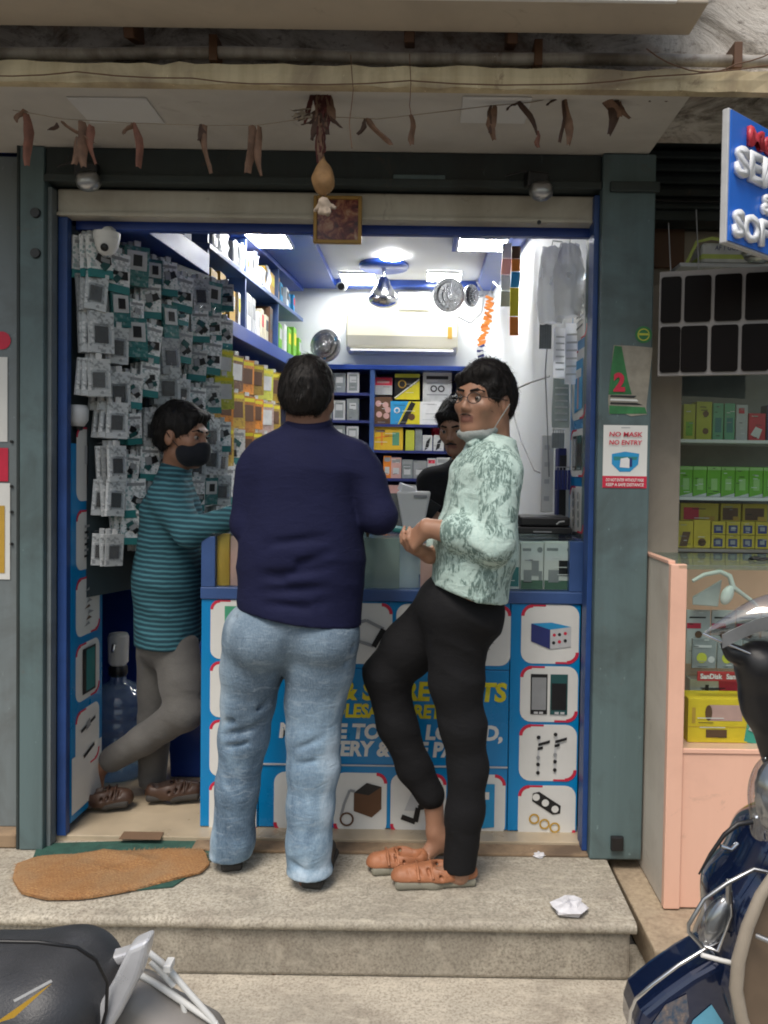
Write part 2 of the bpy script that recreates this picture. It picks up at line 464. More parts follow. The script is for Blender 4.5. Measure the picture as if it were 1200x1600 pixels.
m_granite = granite('granite', (0.43, 0.39, 0.315), (0.17, 0.15, 0.12), (0.62, 0.575, 0.49), 120)
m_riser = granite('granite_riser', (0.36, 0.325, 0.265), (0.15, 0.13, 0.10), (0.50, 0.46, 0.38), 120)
m_pave = granite('paving', (0.47, 0.425, 0.35), (0.24, 0.21, 0.165), (0.60, 0.55, 0.46), 110)
m_slab = granite('beige_slab', (0.38, 0.30, 0.21), (0.28, 0.215, 0.15), (0.46, 0.37, 0.26), 60)
m_asphalt = M('asphalt', (0.09, 0.085, 0.08), 0.9, 0, 0.4, 3, bump=0.5, bscale=120)
def weathered(name, base, grime, streak, rough=0.6, sc=2.0, amount=0.5, scratch=True, metal=0.0):
    """old paint with vertical grime runs and worn flecks"""
    m, nt, b = nodes_of(name); v = objco(nt); vs2 = objco(nt, (9, 9, 0.7)); vf = objco(nt, (1, 1, 0.5))
    f1 = noise(nt, vs2, sc, 5, 0.6); f2 = noise(nt, v, 3.0, 6, 0.6, 0.6); f3 = noise(nt, vf, 45, 4, 0.7)
    a = mixc(nt, ramp(nt, f1, [(0.42, (0, 0, 0)), (0.72, (amount,) * 3)]), base, streak)
    a = mixc(nt, ramp(nt, f2, [(0.47, (0, 0, 0)), (0.68, (min(1, amount * 1.4),) * 3)]), a, grime)
    f5 = noise(nt, v, 7.0, 7, 0.7, 1.2); a = mixc(nt, ramp(nt, f5, [(0.62, (0, 0, 0)), (0.70, (0.6 * amount,) * 3)]), a, (0.13, 0.075, 0.045))
    if scratch: a = mixc(nt, ramp(nt, f3, [(0.66, (0, 0, 0)), (0.73, (0.5, 0.5, 0.5))]), a, tuple(min(1, x * 1.8 + 0.03) for x in base))
    nt.links.new(a, b.inputs['Base Color']); b.inputs['Roughness'].default_value = rough; b.inputs['Metallic'].default_value = metal
    bumpn(nt, b, f2, 0.25, 0.006); return m
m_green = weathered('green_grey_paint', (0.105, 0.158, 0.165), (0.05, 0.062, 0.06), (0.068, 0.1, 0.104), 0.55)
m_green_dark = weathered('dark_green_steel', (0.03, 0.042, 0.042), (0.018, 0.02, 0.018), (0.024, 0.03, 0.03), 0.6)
m_door = weathered('grey_steel_door', (0.17, 0.20, 0.21), (0.09, 0.09, 0.085), (0.12, 0.145, 0.15), 0.6)
m_soffit = weathered('soffit_plaster', (0.55, 0.52, 0.47), (0.42, 0.39, 0.35), (0.5, 0.47, 0.42), 0.8, amount=0.4, scratch=False)
m_soffit_panel = M('soffit_lamp_cover', (0.66, 0.65, 0.63), 0.5, 0, 0.08, 3)
m_yellow = weathered('yellow_limewash', (0.56, 0.47, 0.30), (0.27, 0.21, 0.14), (0.40, 0.32, 0.19), 0.9, amount=0.95)
m_signunder = weathered('beige_sign_board', (0.47, 0.41, 0.33), (0.36, 0.31, 0.25), (0.42, 0.37, 0.3), 0.7, amount=0.35, scratch=False)
m_bar = weathered('dirty_white_bar', (0.55, 0.52, 0.44), (0.36, 0.32, 0.25), (0.46, 0.42, 0.34), 0.6, amount=0.55, scratch=False)
m_beigecol = weathered('beige_plaster', (0.30, 0.26, 0.21), (0.2, 0.17, 0.14), (0.25, 0.21, 0.17), 0.8, amount=0.5, scratch=False)
def peel():
    m, nt, b = nodes_of('peeling_wall'); v = objco(nt, (1, 1, 1.6))
    f1 = noise(nt, v, 4.5, 8, 0.7, 0.8); f2 = noise(nt, v, 38, 6, 0.75); f3 = noise(nt, v, 2.2, 4, 0.6)
    a = ramp(nt, f1, [(0.36, (0.10, 0.085, 0.07)), (0.44, (0.3, 0.27, 0.23)), (0.53, (0.55, 0.51, 0.46)), (0.7, (0.72, 0.69, 0.64))])
    a = mixc(nt, ramp(nt, f2, [(0.54, (0, 0, 0)), (0.66, (0.7, 0.7, 0.7))]), a, (0.16, 0.13, 0.11))
    a = mixc(nt, ramp(nt, f3, [(0.56, (0, 0, 0)), (0.7, (0.6, 0.6, 0.6))]), a, (0.3, 0.15, 0.08))
    nt.links.new(a, b.inputs['Base Color']); b.inputs['Roughness'].default_value = 0.9; bumpn(nt, b, f1, 0.9, 0.02); return m
m_peel = peel()
m_pipe = weathered('old_pipe', (0.42, 0.40, 0.37), (0.12, 0.10, 0.08), (0.2, 0.17, 0.14), 0.5, amount=0.9)
m_inwall = M('white_interior_paint', (0.74, 0.76, 0.76), 0.6, 0, 0.06, 3)
m_ceiling = M('white_ceiling', (0.76, 0.77, 0.78), 0.6, 0, 0.05, 3)
m_blue = M('royal_blue_laminate', (0.018, 0.06, 0.32), 0.35, 0, 0.25, 4)
m_bluepost = M('blue_jamb', (0.02, 0.07, 0.26), 0.45, 0, 0.35, 5)
m_cyan = M('cyan_blue_vinyl', (0.0, 0.23, 0.55), 0.3, 0, 0.12, 3, bump=0.03, bscale=8)
m_rail = M('blue_grey_rail', (0.05, 0.11, 0.30), 0.35, 0, 0.25, 6)
m_tile = M('beige_floor_tile', (0.50, 0.41, 0.29), 0.3, 0, 0.25, 5)
m_white = M('white_print', (0.74, 0.74, 0.71), 0.45, 0, 0.06, 12)
m_red = flat('red_print', (0.62, 0.02, 0.06)); m_black = flat('black_plastic', (0.012, 0.012, 0.014), 0.4)
m_yelp = flat('yellow_print', (0.72, 0.62, 0.02)); m_grey = flat('grey_print', (0.3, 0.31, 0.32)); m_lgrey = flat('light_grey_print', (0.55, 0.56, 0.57))
m_teal = flat('teal_print', (0.03, 0.22, 0.22)); m_dteal = flat('deep_teal_print', (0.015, 0.09, 0.09)); m_greenp = flat('green_print', (0.16, 0.45, 0.03)); m_orange = flat('orange_print', (0.75, 0.22, 0.02))
m_gold = flat('amber_print', (0.55, 0.33, 0.04)); m_brown = flat('brown_print', (0.12, 0.055, 0.025)); m_pink = flat('pink_print', (0.6, 0.35, 0.32)); m_skyb = flat('sky_blue_print', (0.02, 0.3, 0.6)); m_olive = flat('yellow_green_print', (0.5, 0.52, 0.05)); m_navyp = flat('navy_print', (0.02, 0.03, 0.16))
m_cream = flat('cream_plastic', (0.72, 0.66, 0.5), 0.4); m_paper = flat('paper_white', (0.78, 0.78, 0.78), 0.7)
m_chrome = M('chrome', (0.75, 0.76, 0.78), 0.18, 1.0, 0.1, 8); m_steel = M('brushed_steel', (0.5, 0.51, 0.52), 0.35, 1.0, 0.15, 9)
m_packw = M('pack_white', (0.66, 0.67, 0.67), 0.35, 0, 0.25, 14); m_packg = M('pack_grey', (0.28, 0.31, 0.32), 0.35, 0, 0.35, 14)
m_wplast = M('white_plastic', (0.74, 0.74, 0.72), 0.4, 0, 0.05, 5); m_wire = M('grey_cable', (0.35, 0.35, 0.36), 0.5); m_wwire = M('white_cable', (0.7, 0.7, 0.7), 0.5)
m_glass = clear('clear_glass', (0.93, 0.97, 0.96), 0.03, 0.02); m_film = clear('plastic_film', (0.96, 0.98, 0.99), 0.3, 0.2, 0.55, (0.97, 0.98, 1.0), 1.0, 40, True)
m_filmf = clear('front_film', (0.97, 0.98, 0.99), 0.35, 0.16, 0.5, (1.0, 1.0, 1.0), 1.0, 45)
m_milky = clear('milky_film', (0.9, 0.92, 0.94), 0.08, 0.3, 0.9, (0.97, 0.98, 1.0), 0.6, 60, True)
m_blister = clear('blister_film', (0.97, 0.98, 0.99), 0.05, 0.12, 0.06, bump=0.5, bscale=60)
m_peach = weathered('peach_laminate', (0.80, 0.48, 0.36), (0.62, 0.36, 0.27), (0.72, 0.42, 0.31), 0.4, amount=0.35, scratch=False)
m_panelgrey = weathered('warm_grey_board', (0.60, 0.55, 0.48), (0.42, 0.37, 0.31), (0.52, 0.47, 0.41), 0.6, amount=0.5, scratch=False)

def struct(o): return tag(o, kind='structure')
def sbox(name, x0, x1, y0, y1, z0, z1, mat, bevel=0.0):
    return struct(MB().box(x0, x1, y0, y1, z0, z1, mat).build(name, bevel=bevel))

# ================================================================== GROUND, STEP, FLOOR
struct(MB().add([(-250, -250, -0.2), (250, -250, -0.2), (250, 250, -0.2), (-250, 250, -0.2)], [(0, 1, 2, 3)], m_asphalt).build('ground'))
sbox('pavement', -4.0, 4.0, 0.9, 2.60, -0.30, -0.190, m_pave, 0.006)
XE = 0.668
pl = thing('granite_step', 'granite step with a rounded nosing in front of the phone shop', 'step', (-0.7, 2.6, -0.19))
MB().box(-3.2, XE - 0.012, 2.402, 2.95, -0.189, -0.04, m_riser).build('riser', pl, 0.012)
prof = [(2.378 + 0.018 * (1 - math.sin(a)), -0.018 + -0.018 * math.cos(a) * 1.0) for a in [math.pi * i / 8 for i in range(9)]]
nos = MB()
yz = [(2.95, -0.036), (2.96, 0.0)]
ring = [(2.95, -0.0385)] + [(2.396 - 0.018 * math.sin(math.pi * i / 8), -0.020 - 0.018 * math.cos(math.pi * i / 8)) for i in range(9)] + [(2.95, -0.002)]
xs = [-3.2 + (XE + 3.2) * i / 40 for i in range(41)]
rows = []
for i, x in enumerate(xs):
    w = 0.0018 * math.sin(x * 5.1) + 0.0012 * math.sin(x * 13.7)
    rows.append([(x, y + (w if y < 2.5 else 0), z) for y, z in ring])
nos.sheet(rows, m_granite, 0, True)
for r_, fl in ((rows[0], 0), (rows[-1], 1)):
    nos.add(r_, [tuple(range(len(r_)))[::(-1 if fl else 1)]], m_granite)
nos.build('tread', pl)
sl = thing('stone_slab', 'low beige stone slab under the peach counter next door', 'slab', (0.95, 2.5, -0.19))
MB().hexa([(0.735, 2.335, -0.189), (2.2, 2.335, -0.189), (2.2, 3.2, -0.189), (0.70, 3.2, -0.189)], [(0.705, 2.325, -0.045), (2.2, 2.325, -0.045), (2.2, 3.2, -0.04), (0.69, 3.2, -0.04)], m_slab).build('slab', sl, 0.008)
br = MB()
for i in range(7):
    c = Vector((0.72 + random.random() * 0.1, 2.27 + random.random() * 0.05, -0.175 + random.random() * 0.05))
    br.obox(c, (0.03 + random.random() * 0.03, 0.03 + random.random() * 0.02, 0.025 + random.random() * 0.02), m_slab, (random.random() * 3, random.random() * 3, random.random() * 3))
tag(br.build('stone_rubble', at=(0.76, 2.29, -0.19), bevel=0.004), 'broken bits of beige stone in front of the low slab', 'rubble', kind='stuff')
FLZ = 0.018
sbox('shop_floor', -1.6, 1.0, 2.87, 6.2, -0.1, FLZ, m_tile, 0.003)
m_dirtsill = weathered('dirty_sill', (0.30, 0.21, 0.13), (0.13, 0.09, 0.06), (0.2, 0.14, 0.09), 0.9, amount=0.9)
tag(MB().box(-0.80, 0.607, 2.795, 2.868, -0.002, 0.010, m_dirtsill).build('door_sill', at=(0, 2.83, 0), bevel=0.004), 'dirty brown sill strip under the blue counter', 'sill')

# ================================================================== SHOP SHELL
CEIL = 2.66
sbox('wall_back', -1.6, 1.2, 5.62, 5.75, 0, 2.9, m_inwall)
struct(MB().add([(x, y, z) for z in (0, 2.9) for x, y in ((-1.70, 2.905), (-1.56, 2.905), (-1.56, 3.735), (-1.245, 3.735), (-1.085, 5.7), (-1.70, 5.7))], [(5, 4, 3, 2, 1, 0), (6, 7, 8, 9, 10, 11)] + [(i, (i + 1) % 6, 6 + (i + 1) % 6, 6 + i) for i in range(6)], m_blue).build('wall_left'))
struct(MB().hexa([(0.632, 2.90, 0), (0.78, 3.052, 0), (0.78, 5.7, 0), (0.47, 5.7, 0)], [(0.632, 2.90, 2.9), (0.78, 3.052, 2.9), (0.78, 5.7, 2.9), (0.47, 5.7, 2.9)], m_inwall).build('wall_right'))
ce = struct(MB().box(-1.55, 1.15, 2.92, 5.7, CEIL, CEIL + 0.1, m_ceiling).build('ceiling'))
cb = MB()                      # blue border of the false ceiling, a 4 cm drop
cb.box(-1.5, 1.1, 2.93, 4.02, CEIL - 0.045, CEIL - 0.001, m_blue)
cb.box(-1.5, -0.62, 4.021, 5.6, CEIL - 0.045, CEIL - 0.001, m_blue)
cb.box(0.36, 1.1, 4.021, 5.6, CEIL - 0.045, CEIL - 0.001, m_blue)
cb.box(0.15, 0.359, 4.021, 4.62, CEIL - 0.045, CEIL - 0.001, m_blue)
cb.box(-0.619, 0.359, 5.50, 5.6, CEIL - 0.045, CEIL - 0.001, m_blue)
cb.build('ceiling_border', ce)
# outside: wall over the opening, beam, soffit, sign board
sbox('facade_wall', -4, 5, 2.41, 2.8, 2.505, 7.5, m_peel)
sbox('upper_wall', -4, 5, 2.81, 6.2, 2.70, 7.4, m_soffit)
so = struct(MB().box(-3.2, 0.765, 2.335, 2.86, 2.462, 2.503, m_soffit).build('soffit'))
for nm, (xa, ya, xb, yb) in (('left', (95, 150, 243, 191)), ('right', (715, 149, 832, 191))):
    a = G(xa + 8, ya, 2.462); b = G(xb - 12, yb, 2.462)
    e = MB(); w = abs(b.x - a.x) if abs(b.x - a.x) > 0.2 else 0.24
    x0 = min(a.x, b.x); y0, y1 = sorted((a.y, b.y))
    e.box(x0, x0 + w, y0, y1, 2.456, 2.4619, m_soffit_panel)
    tag(e.build('ceiling_panel_light', at=(x0 + w / 2, (y0 + y1) / 2, 2.462), bevel=0.003), 'unlit square panel lamp in the soffit, %s of the hanging charm' % nm, 'panel lamp', 'unlit square lamps in the soffit')
rg0 = random.Random(8); fb_ = MB(); rows_ = []
for i in range(121):
    x = -4 + 5.9 * i / 120; j1, j2 = rg0.uniform(-.004, .003), rg0.uniform(-.006, .004)
    rows_.append([(x, 2.334, 2.4475), (x, 2.302 + rg0.uniform(-.003, .003), 2.448 + j1), (x, 2.298 + rg0.uniform(-.003, .003), 2.478), (x, 2.301 + rg0.uniform(-.003, .003), 2.506 + j2), (x, 2.334, 2.508 + j2), (x, 2.409, 2.510 + j2)])
fb_.sheet(rows_, m_yellow, 0, False)
yb = tag(fb_.build('beam_fascia', at=(0, 2.32, 2.48)), 'yellow limewashed beam edge running across above the shop', 'beam')
pp = thing('conduit_pipe', 'dirty grey pipe running along the wall above the yellow beam', 'pipe', (0, 2.37, 2.57))
pts = [(-2.2 + 4.4 * i / 30, 2.365 + 0.004 * math.sin(i), 2.564 + 0.004 * math.sin(i * 0.7)) for i in range(31)]
MB().tube(pts, 0.017, m_pipe, 12).build('pipe', pp)
for px in (335, 840, 1150):
    q = P(px, 88, 2.36)
    MB().box(q.x - 0.012, q.x + 0.012, 2.34, 2.409, 2.535, 2.61, m_brown).build('bracket', pp, 0.002)
MB().box(-3.2, 0.60, 2.803, 2.9, 2.504, 2.70, m_soffit).build('bulkhead', so)
sg = thing('shop_sign_board', 'underside of a beige sign board projecting over the shop', 'sign board', (-0.5, 2.22, 2.62))
MB().box(-3.2, 0.738, 2.142, 2.30, 2.602, 3.5, m_signunder).build('box', sg, 0.004)
MB().box(-3.2, 0.65, 2.128, 2.141, 2.597, 3.5, m_wplast).build('front_panel', sg, 0.002)
for px in (205, 640, 800):
    q = P(px, 48, 2.34)
    MB().obox((q.x, 2.355, 2.642), (0.03, 0.10, 0.09), m_brown, (0.3, 0, 0)).build('bracket', sg, 0.004)

for i_, (lb_, pts_) in enumerate((('thin dark cable sagging along the yellow beam', ((-30, 118), (120, 112), (300, 122), (440, 131), (640, 126), (860, 132), (1010, 120), (1230, 98))), ('thin brown cable hanging from the pipe over the yellow beam', ((640, 84), (642, 130), (640, 165), (644, 185))), ('pale twine hanging from the pipe beside the charm', ((548, 86), (552, 140), (546, 190), (550, 232))), ('dark wire draped over the pipe at the right end', ((1010, 76), (1060, 104), (1110, 112), (1150, 100), (1215, 78))))):
    t_ = thing('loose_cable', lb_, 'cable', P(pts_[0][0], pts_[0][1], 2.28), group='loose cables on the beam')
    q_ = [P(x, y, 2.285) for x, y in pts_]; MB().tube([q_[k].lerp(q_[k + 1], u) + Vector((0, 0, -0.006 * math.sin(math.pi * u))) for k in range(len(q_) - 1) for u in (0, 0.33, 0.66)] + [q_[-1]], 0.0018 if i_ in (0, 3) else 0.0014, m_brown, 6).build('cable', t_)
# pillars
pr = thing('pillar', 'green grey painted pillar right of the opening, with a mask poster', 'pillar', (0.70, 2.9, 0))
MB().box(0.607, 0.79, 2.78, 3.05, 0, 2.460, m_green).build('shaft', pr, 0.006)
MB().box(0.63, 0.80, 2.763, 2.7795, 2.325, 2.36, m_green_dark).build('strap', pr, 0.004)
q = P(963, 1318, 2.78)
MB().box(q.x - 0.022, q.x + 0.022, 2.762, 2.7795, q.z - 0.02, q.z + 0.03, m_black).build('shutter_lock', pr, 0.004)
plf = thing('pillar', 'green grey steel pillar left of the opening, with bolt holes', 'pillar', (-1.355, 2.9, 0))
MB().box(-1.405, -1.322, 2.79, 3.0, 0, 2.460, m_green).build('shaft', plf, 0.004)
for py in (333, 396):
    q = P(56, py, 2.789)
    MB().cyl((q.x, 2.7897, q.z), (q.x, 2.780, q.z), 0.018, m_black, 16, 0.016).build('bolt', plf)
MB().tube([(-1.413, 2.80, 0), (-1.413, 2.80, 2.47)], 0.007, m_green_dark, 8).build('edge_rod', plf)
gd = thing('shutter_guide', 'thin grey steel channel beside the left pillar', 'shutter guide', (-1.31, 2.83, 0))
MB().box(-1.321, -1.306, 2.815, 2.86, 0, 2.33, m_door).build('channel', gd, 0.002)
gd2 = thing('shutter_guide', 'dark blue steel channel beside the right pillar', 'shutter guide', (0.60, 2.84, 0))
MB().box(0.588, 0.6065, 2.82, 2.90, 0.012, 2.33, m_bluepost).build('channel', gd2, 0.002)
# lintel
li = thing('shutter_housing', 'dark green steel beam across the top of the opening', 'shutter box', (-0.35, 2.83, 2.34))
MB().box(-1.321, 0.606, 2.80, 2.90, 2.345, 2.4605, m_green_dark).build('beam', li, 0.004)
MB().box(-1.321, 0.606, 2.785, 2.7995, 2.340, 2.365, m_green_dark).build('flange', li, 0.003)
q = P(655, 280, 2.799); MB().box(q.x - 0.09, q.x + 0.09, 2.788, 2.7995, q.z - 0.012, q.z + 0.012, m_green).build('handle', li, 0.003)
sb = thing('shutter_bar', 'dirty white bottom bar of the rolled up shutter', 'shutter bar', (-0.35, 2.88, 2.24))
MB().box(-1.305, 0.62, 2.855, 2.92, 2.243, 2.338, m_bar).build('bar', sb, 0.006)
MB().box(-1.305, 0.62, 2.848, 2.8545, 2.243, 2.254, m_bar).build('lip', sb, 0.001)
q = P(842, 348, 2.854); MB().cyl((q.x, 2.8545, q.z), (q.x, 2.846, q.z), 0.007, m_black).build('screw', sb)
# blue frame of the opening
bj = thing('door_jamb', 'dark blue jamb strip at the left edge of the opening', 'jamb', (-1.29, 2.9, 0))
MB().box(-1.3055, -1.272, 2.862, 2.898, FLZ, 2.242, m_bluepost).build('post', bj, 0.003)
bj2 = thing('door_jamb', 'dark blue jamb panel at the right edge of the opening', 'jamb', (0.6, 2.94, 0))
MB().box(0.600, 0.640, 2.905, 2.96, FLZ, 2.242, m_bluepost).build('post', bj2, 0.003)
bh = thing('door_head', 'blue laminate strip across the opening under the shutter bar', 'door head', (-0.35, 2.94, 2.2))
MB().box(-1.27, 0.599, 2.925, 2.96, 2.215, 2.60, m_blue).build('board', bh, 0.003)
# left door leaf beyond the pillar
dl = thing('steel_door', 'grey steel door leaf covered with stickers at the left edge', 'door', (-1.6, 2.9, 0))
MB().box(-1.95, -1.42, 2.86, 2.90, 0.05, 2.45, m_door).build('leaf', dl, 0.004)
for (px, y0, y1, w, mt, nm) in ((-8, 518, 546, 22, m_red, 'red'), (-8, 558, 690, 20, m_white, 'white'), (-8, 700, 752, 21, m_red, 'red'), (-8, 755, 905, 24, m_white, 'white'), (-8, 790, 895, 16, m_gold, 'yellow')):
    a = P(px, y1, 2.858); b = P(px + w, y0, 2.858); D = Decal()
    if y1 - y0 < 30: D.disc((a.x + b.x) / 2, (a.z + b.z) / 2, (b.z - a.z) / 2, mt)
    else: D.rect(a.x, a.z, b.x, b.z, mt)
    o = D.build('sticker', dl, at=None, local=True); o.location = Vector((0, 2.857 - 0.002 * (nm == 'yellow'), 0)) - org(dl)
for py in (690, 760, 800, 850): 
    q = P(18, py, 2.855); MB().cyl((q.x, 2.859, q.z), (q.x, 2.852, q.z), 0.005, m_black).build('rivet', dl)
tag(MB().box(-1.95, -1.42, 2.80, 2.95, 0.0, 0.05, m_dirtsill).build('door_sill', at=(-1.65, 2.87, 0), bevel=0.006), 'crumbling brown sill under the grey steel door', 'sill')
# little lamps under the beam
def outside_lamp(px, py, lab):
    q = P(px, py, 2.76); t = thing('outdoor_lamp', lab, 'lamp', (q.x, 2.76, q.z), group='round lamps under the beam')
    MB().obox((q.x - 0.015, 2.775, q.z + 0.045), (0.075, 0.05, 0.05), m_black, (0.2, 0, 0.2)).build('bracket', t, 0.006)
    MB().lathe([(0.012, 0.03), (0.03, 0.028), (0.042, 0.008), (0.04, -0.012), (0.026, -0.026), (0.0, -0.03)], (q.x, 2.752, q.z), m_steel, 18, rot=Euler((0.7, 0, 0)).to_matrix()).build('reflector', t)
    MB().tube([(q.x - 0.02, 2.77, q.z + 0.06), (q.x - 0.06, 2.775, q.z + 0.075), (q.x - 0.12, 2.78, q.z + 0.06)], 0.004, m_black, 6).build('cable', t)
outside_lamp(140, 285, 'small round lamp under the beam above the left of the opening')
outside_lamp(845, 300, 'small round lamp under the beam above the right of the opening')

# lit panels in the shop ceiling
m_led = emitter('lit_led_panel', (0.98, 0.985, 0.97), 56.0)
def led(xa, ya, xb, yb, lab, z=CEIL - 0.006):
    a = G(xa, ya, z); b = G(xb, yb, z)
    x0, x1 = sorted((G(xa, yb, z).x, b.x)); y0, y1 = sorted((a.y, b.y))
    t = thing('ceiling_light', lab, 'ceiling light', ((x0 + x1) / 2, (y0 + y1) / 2, z + 0.006), group='lit square lamps in the shop ceiling')
    MB().box(x0, x1, y0, y1, z - 0.012, z - 0.001, m_led).build('diffuser', t)
    f = MB(); w = 0.012
    f.box(x0 - w, x0 - 0.001, y0 - w, y1 + w, z - 0.014, z + 0.004, m_wplast); f.box(x1 + 0.001, x1 + w, y0 - w, y1 + w, z - 0.014, z + 0.004, m_wplast)
    f.box(x0, x1, y0 - w, y0 - 0.001, z - 0.014, z + 0.004, m_wplast); f.box(x0, x1, y1 + 0.001, y1 + w, z - 0.014, z + 0.004, m_wplast)
    f.build('frame', t)
ZB = CEIL - 0.045
led(386, 361, 456, 384, 'lit square ceiling lamp above the left wall shelves', ZB - 0.006)
led(716, 370, 786, 389, 'lit square ceiling lamp above the right wall', ZB - 0.006)
led(537, 425, 588, 438, 'lit square ceiling lamp above the left end of the air conditioner')
led(668, 424, 718, 437, 'lit square ceiling lamp above the right end of the air conditioner')
q = G(612, 399, CEIL)
t = thing('ceiling_light', 'round lit ceiling lamp in the middle of the shop ceiling', 'ceiling light', (q.x, q.y, CEIL))
MB().lathe([(0.0, -0.02), (0.07, -0.018), (0.075, -0.006), (0.075, -0.001)], (q.x, q.y, CEIL), m_led, 20).build('diffuser', t)

# ================================================================== RIGHT NEIGHBOUR (setting)
nc = thing('wall_column', 'beige plastered column beside the neighbouring display', 'column', (0.87, 3.0, 0))
MB().box(0.80, 0.945, 2.93, 3.2, -0.04, 2.05, m_beigecol).build('shaft', nc, 0.006)
sbox('neighbour_back_wall', 0.946, 2.4, 3.42, 3.5, -0.05, 2.6, m_beigecol)
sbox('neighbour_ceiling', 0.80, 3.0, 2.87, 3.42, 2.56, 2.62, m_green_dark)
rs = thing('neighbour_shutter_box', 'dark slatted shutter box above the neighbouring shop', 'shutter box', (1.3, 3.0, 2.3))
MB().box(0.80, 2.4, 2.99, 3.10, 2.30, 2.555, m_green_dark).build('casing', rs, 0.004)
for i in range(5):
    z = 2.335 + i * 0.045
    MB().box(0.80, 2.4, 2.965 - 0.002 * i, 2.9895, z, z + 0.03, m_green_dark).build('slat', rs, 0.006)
MB().tube([(0.80, 2.95, 2.36), (1.0, 2.94, 2.352), (1.2, 2.95, 2.36), (1.6, 2.95, 2.35)], 0.006, m_black, 6).build('cable', rs)
nb = thing('fascia_board', 'brown grey board above the neighbouring phone display', 'board', (1.05, 3.15, 1.8))
MB().box(0.80, 1.7, 3.12, 3.16, 1.76, 2.30, m_beigecol).build('board', nb, 0.003)
a = P(1035, 418, 3.10); b = P(1070, 352, 3.10)
MB().box(0.81, b.x, 3.095, 3.119, a.z, b.z, m_brown).build('frame', nb, 0.003)
a = P(1112, 345, 3.1); b = P(1135, 305, 3.1)
MB().box(a.x, b.x, 3.06, 3.119, a.z, b.z, m_wplast).build('switch_box', nb, 0.004)
sbox('street_wall', -6.0, -1.955, 2.87, 3.0, -0.19, 2.6, m_beigecol)
sbox('street_wall', 2.41, 6.0, 2.87, 3.0, -0.19, 2.6, m_beigecol)
# ================================================================== COUNTER
YC = 2.955                                      # front face of the counter
def cx(px, d=YC): return P(px, 1050, d).x
def cz(py, d=YC, px=620): return P(px, py, d).z
CTOP = 1.118
ZR0, ZR1 = 0.872, 0.918                          # blue rail under the glass
X0, X1 = -0.800, 0.590
ct = thing('shop_counter', 'blue phone repair counter with round cornered product stickers and glass display top', 'counter', (-0.1, 3.15, FLZ))
MB().box(X0 + 0.01, X1 - 0.01, YC + 0.012, 3.40, FLZ, ZR0, m_black).build('carcase', ct)
MB().box(X0 - 0.012, X0 + 0.009, YC + 0.012, 3.40, FLZ, CTOP - 0.008, m_navyp).build('side_panel', ct, 0.002)
MB().box(X1 - 0.0095, X1 + 0.006, YC + 0.012, 3.40, FLZ, CTOP - 0.008, m_navyp).build('side_panel', ct, 0.002)
xl, xr = -0.595, 0.335                           # column seams
za, zb_ = cz(1045), cz(1196)
zf = FLZ + 0.002
def panel(x0, x1, z0, z1, y=0.0): return MB().box(x0 + 0.0012, x1 - 0.0012, YC + y, YC + 0.0115, z0 + 0.0012, z1 - 0.0012, m_cyan).build('blue_panel', ct, 0.002)
panel(X0 - 0.012, xl, zf, ZR0, -0.004); panel(xr, X1 + 0.006, zf, ZR0, -0.004)
panel(xl, xr, za, ZR0); panel(xl, xr, zb_, za); panel(xl, xr, zf, zb_)
MB().box(xl + 0.002, xr - 0.002, YC - 0.006, YC - 0.0003, zb_ - 0.003, zb_ + 0.002, m_lgrey).build('seam_strip', ct)
MB().box(X0 - 0.014, X1 + 0.010, YC - 0.012, 3.40, ZR0 + 0.001, ZR1, m_rail).build('rail', ct, 0.004)
for x in (X0 + 0.0, X1 - 0.03):
    MB().box(x - 0.012, x + 0.04, YC - 0.010, YC + 0.03, ZR1 + 0.0005, CTOP - 0.012, m_rail).build('corner_post', ct, 0.003)
MB().box(X0 + 0.03, X1 - 0.03, YC + 0.0, YC + 0.006, ZR1 + 0.001, CTOP - 0.011, m_glass).build('glass_front', ct)
MB().box(X0 - 0.012, X1 + 0.006, YC - 0.014, 3.42, CTOP - 0.010, CTOP, clear('counter_glass', (0.86, 0.94, 0.92), 0.05, 0.03)).build('glass_top', ct, 0.002)
MB().box(X0 - 0.011, X1 + 0.005, 3.38, 3.40, ZR1 + 0.001, CTOP - 0.011, m_inwall).build('back_panel', ct)

# stickers --------------------------------------------------------
def sticker(x0, z0, x1, z1, icon, y=None, parent=None, rz=0.0, corners='tlbr', origin=None, name='sticker'):
    w, h = x1 - x0, z1 - z0; r = 0.2 * min(w, h)
    D = Decal(); D.poly(rrect(0, 0, w, h, r), m_white)
    t = 0.016 * min(1, w / 0.2)
    if 'tl' in corners:
        D.ring(r, h - r, r - t * 0.7, r + 0.001, m_red, 90, 180, 10); D.rect(r, h - t * 0.45, w * 0.42, h, m_red)
    if 'br' in corners:
        D.ring(w - r, r, r - t * 0.7, r + 0.001, m_red, 270, 360, 10); D.rect(w * 0.6, 0, w - r, t * 0.45, m_red)
    if 'tr' in corners: D.ring(w - r, h - r, r - t * 0.7, r + 0.001, m_red, 0, 90, 10)
    if 'bl' in corners: D.ring(r, r, r - t * 0.7, r + 0.001, m_red, 180, 270, 10)
    pa = parent or ct
    o = D.build(name, pa, local=True)
    base = Vector((x0, (YC if y is None else y) - 0.0012, z0)) if origin is None else Vector(origin)
    o.location = base - org(pa); o.rotation_euler = (0, 0, rz)
    E = Decal(); E.y = -0.003; s = min(w, h)
    ic_draw(E, icon, w, h, s)
    if E.f:
        e = E.build('print', o, local=True)
    return o
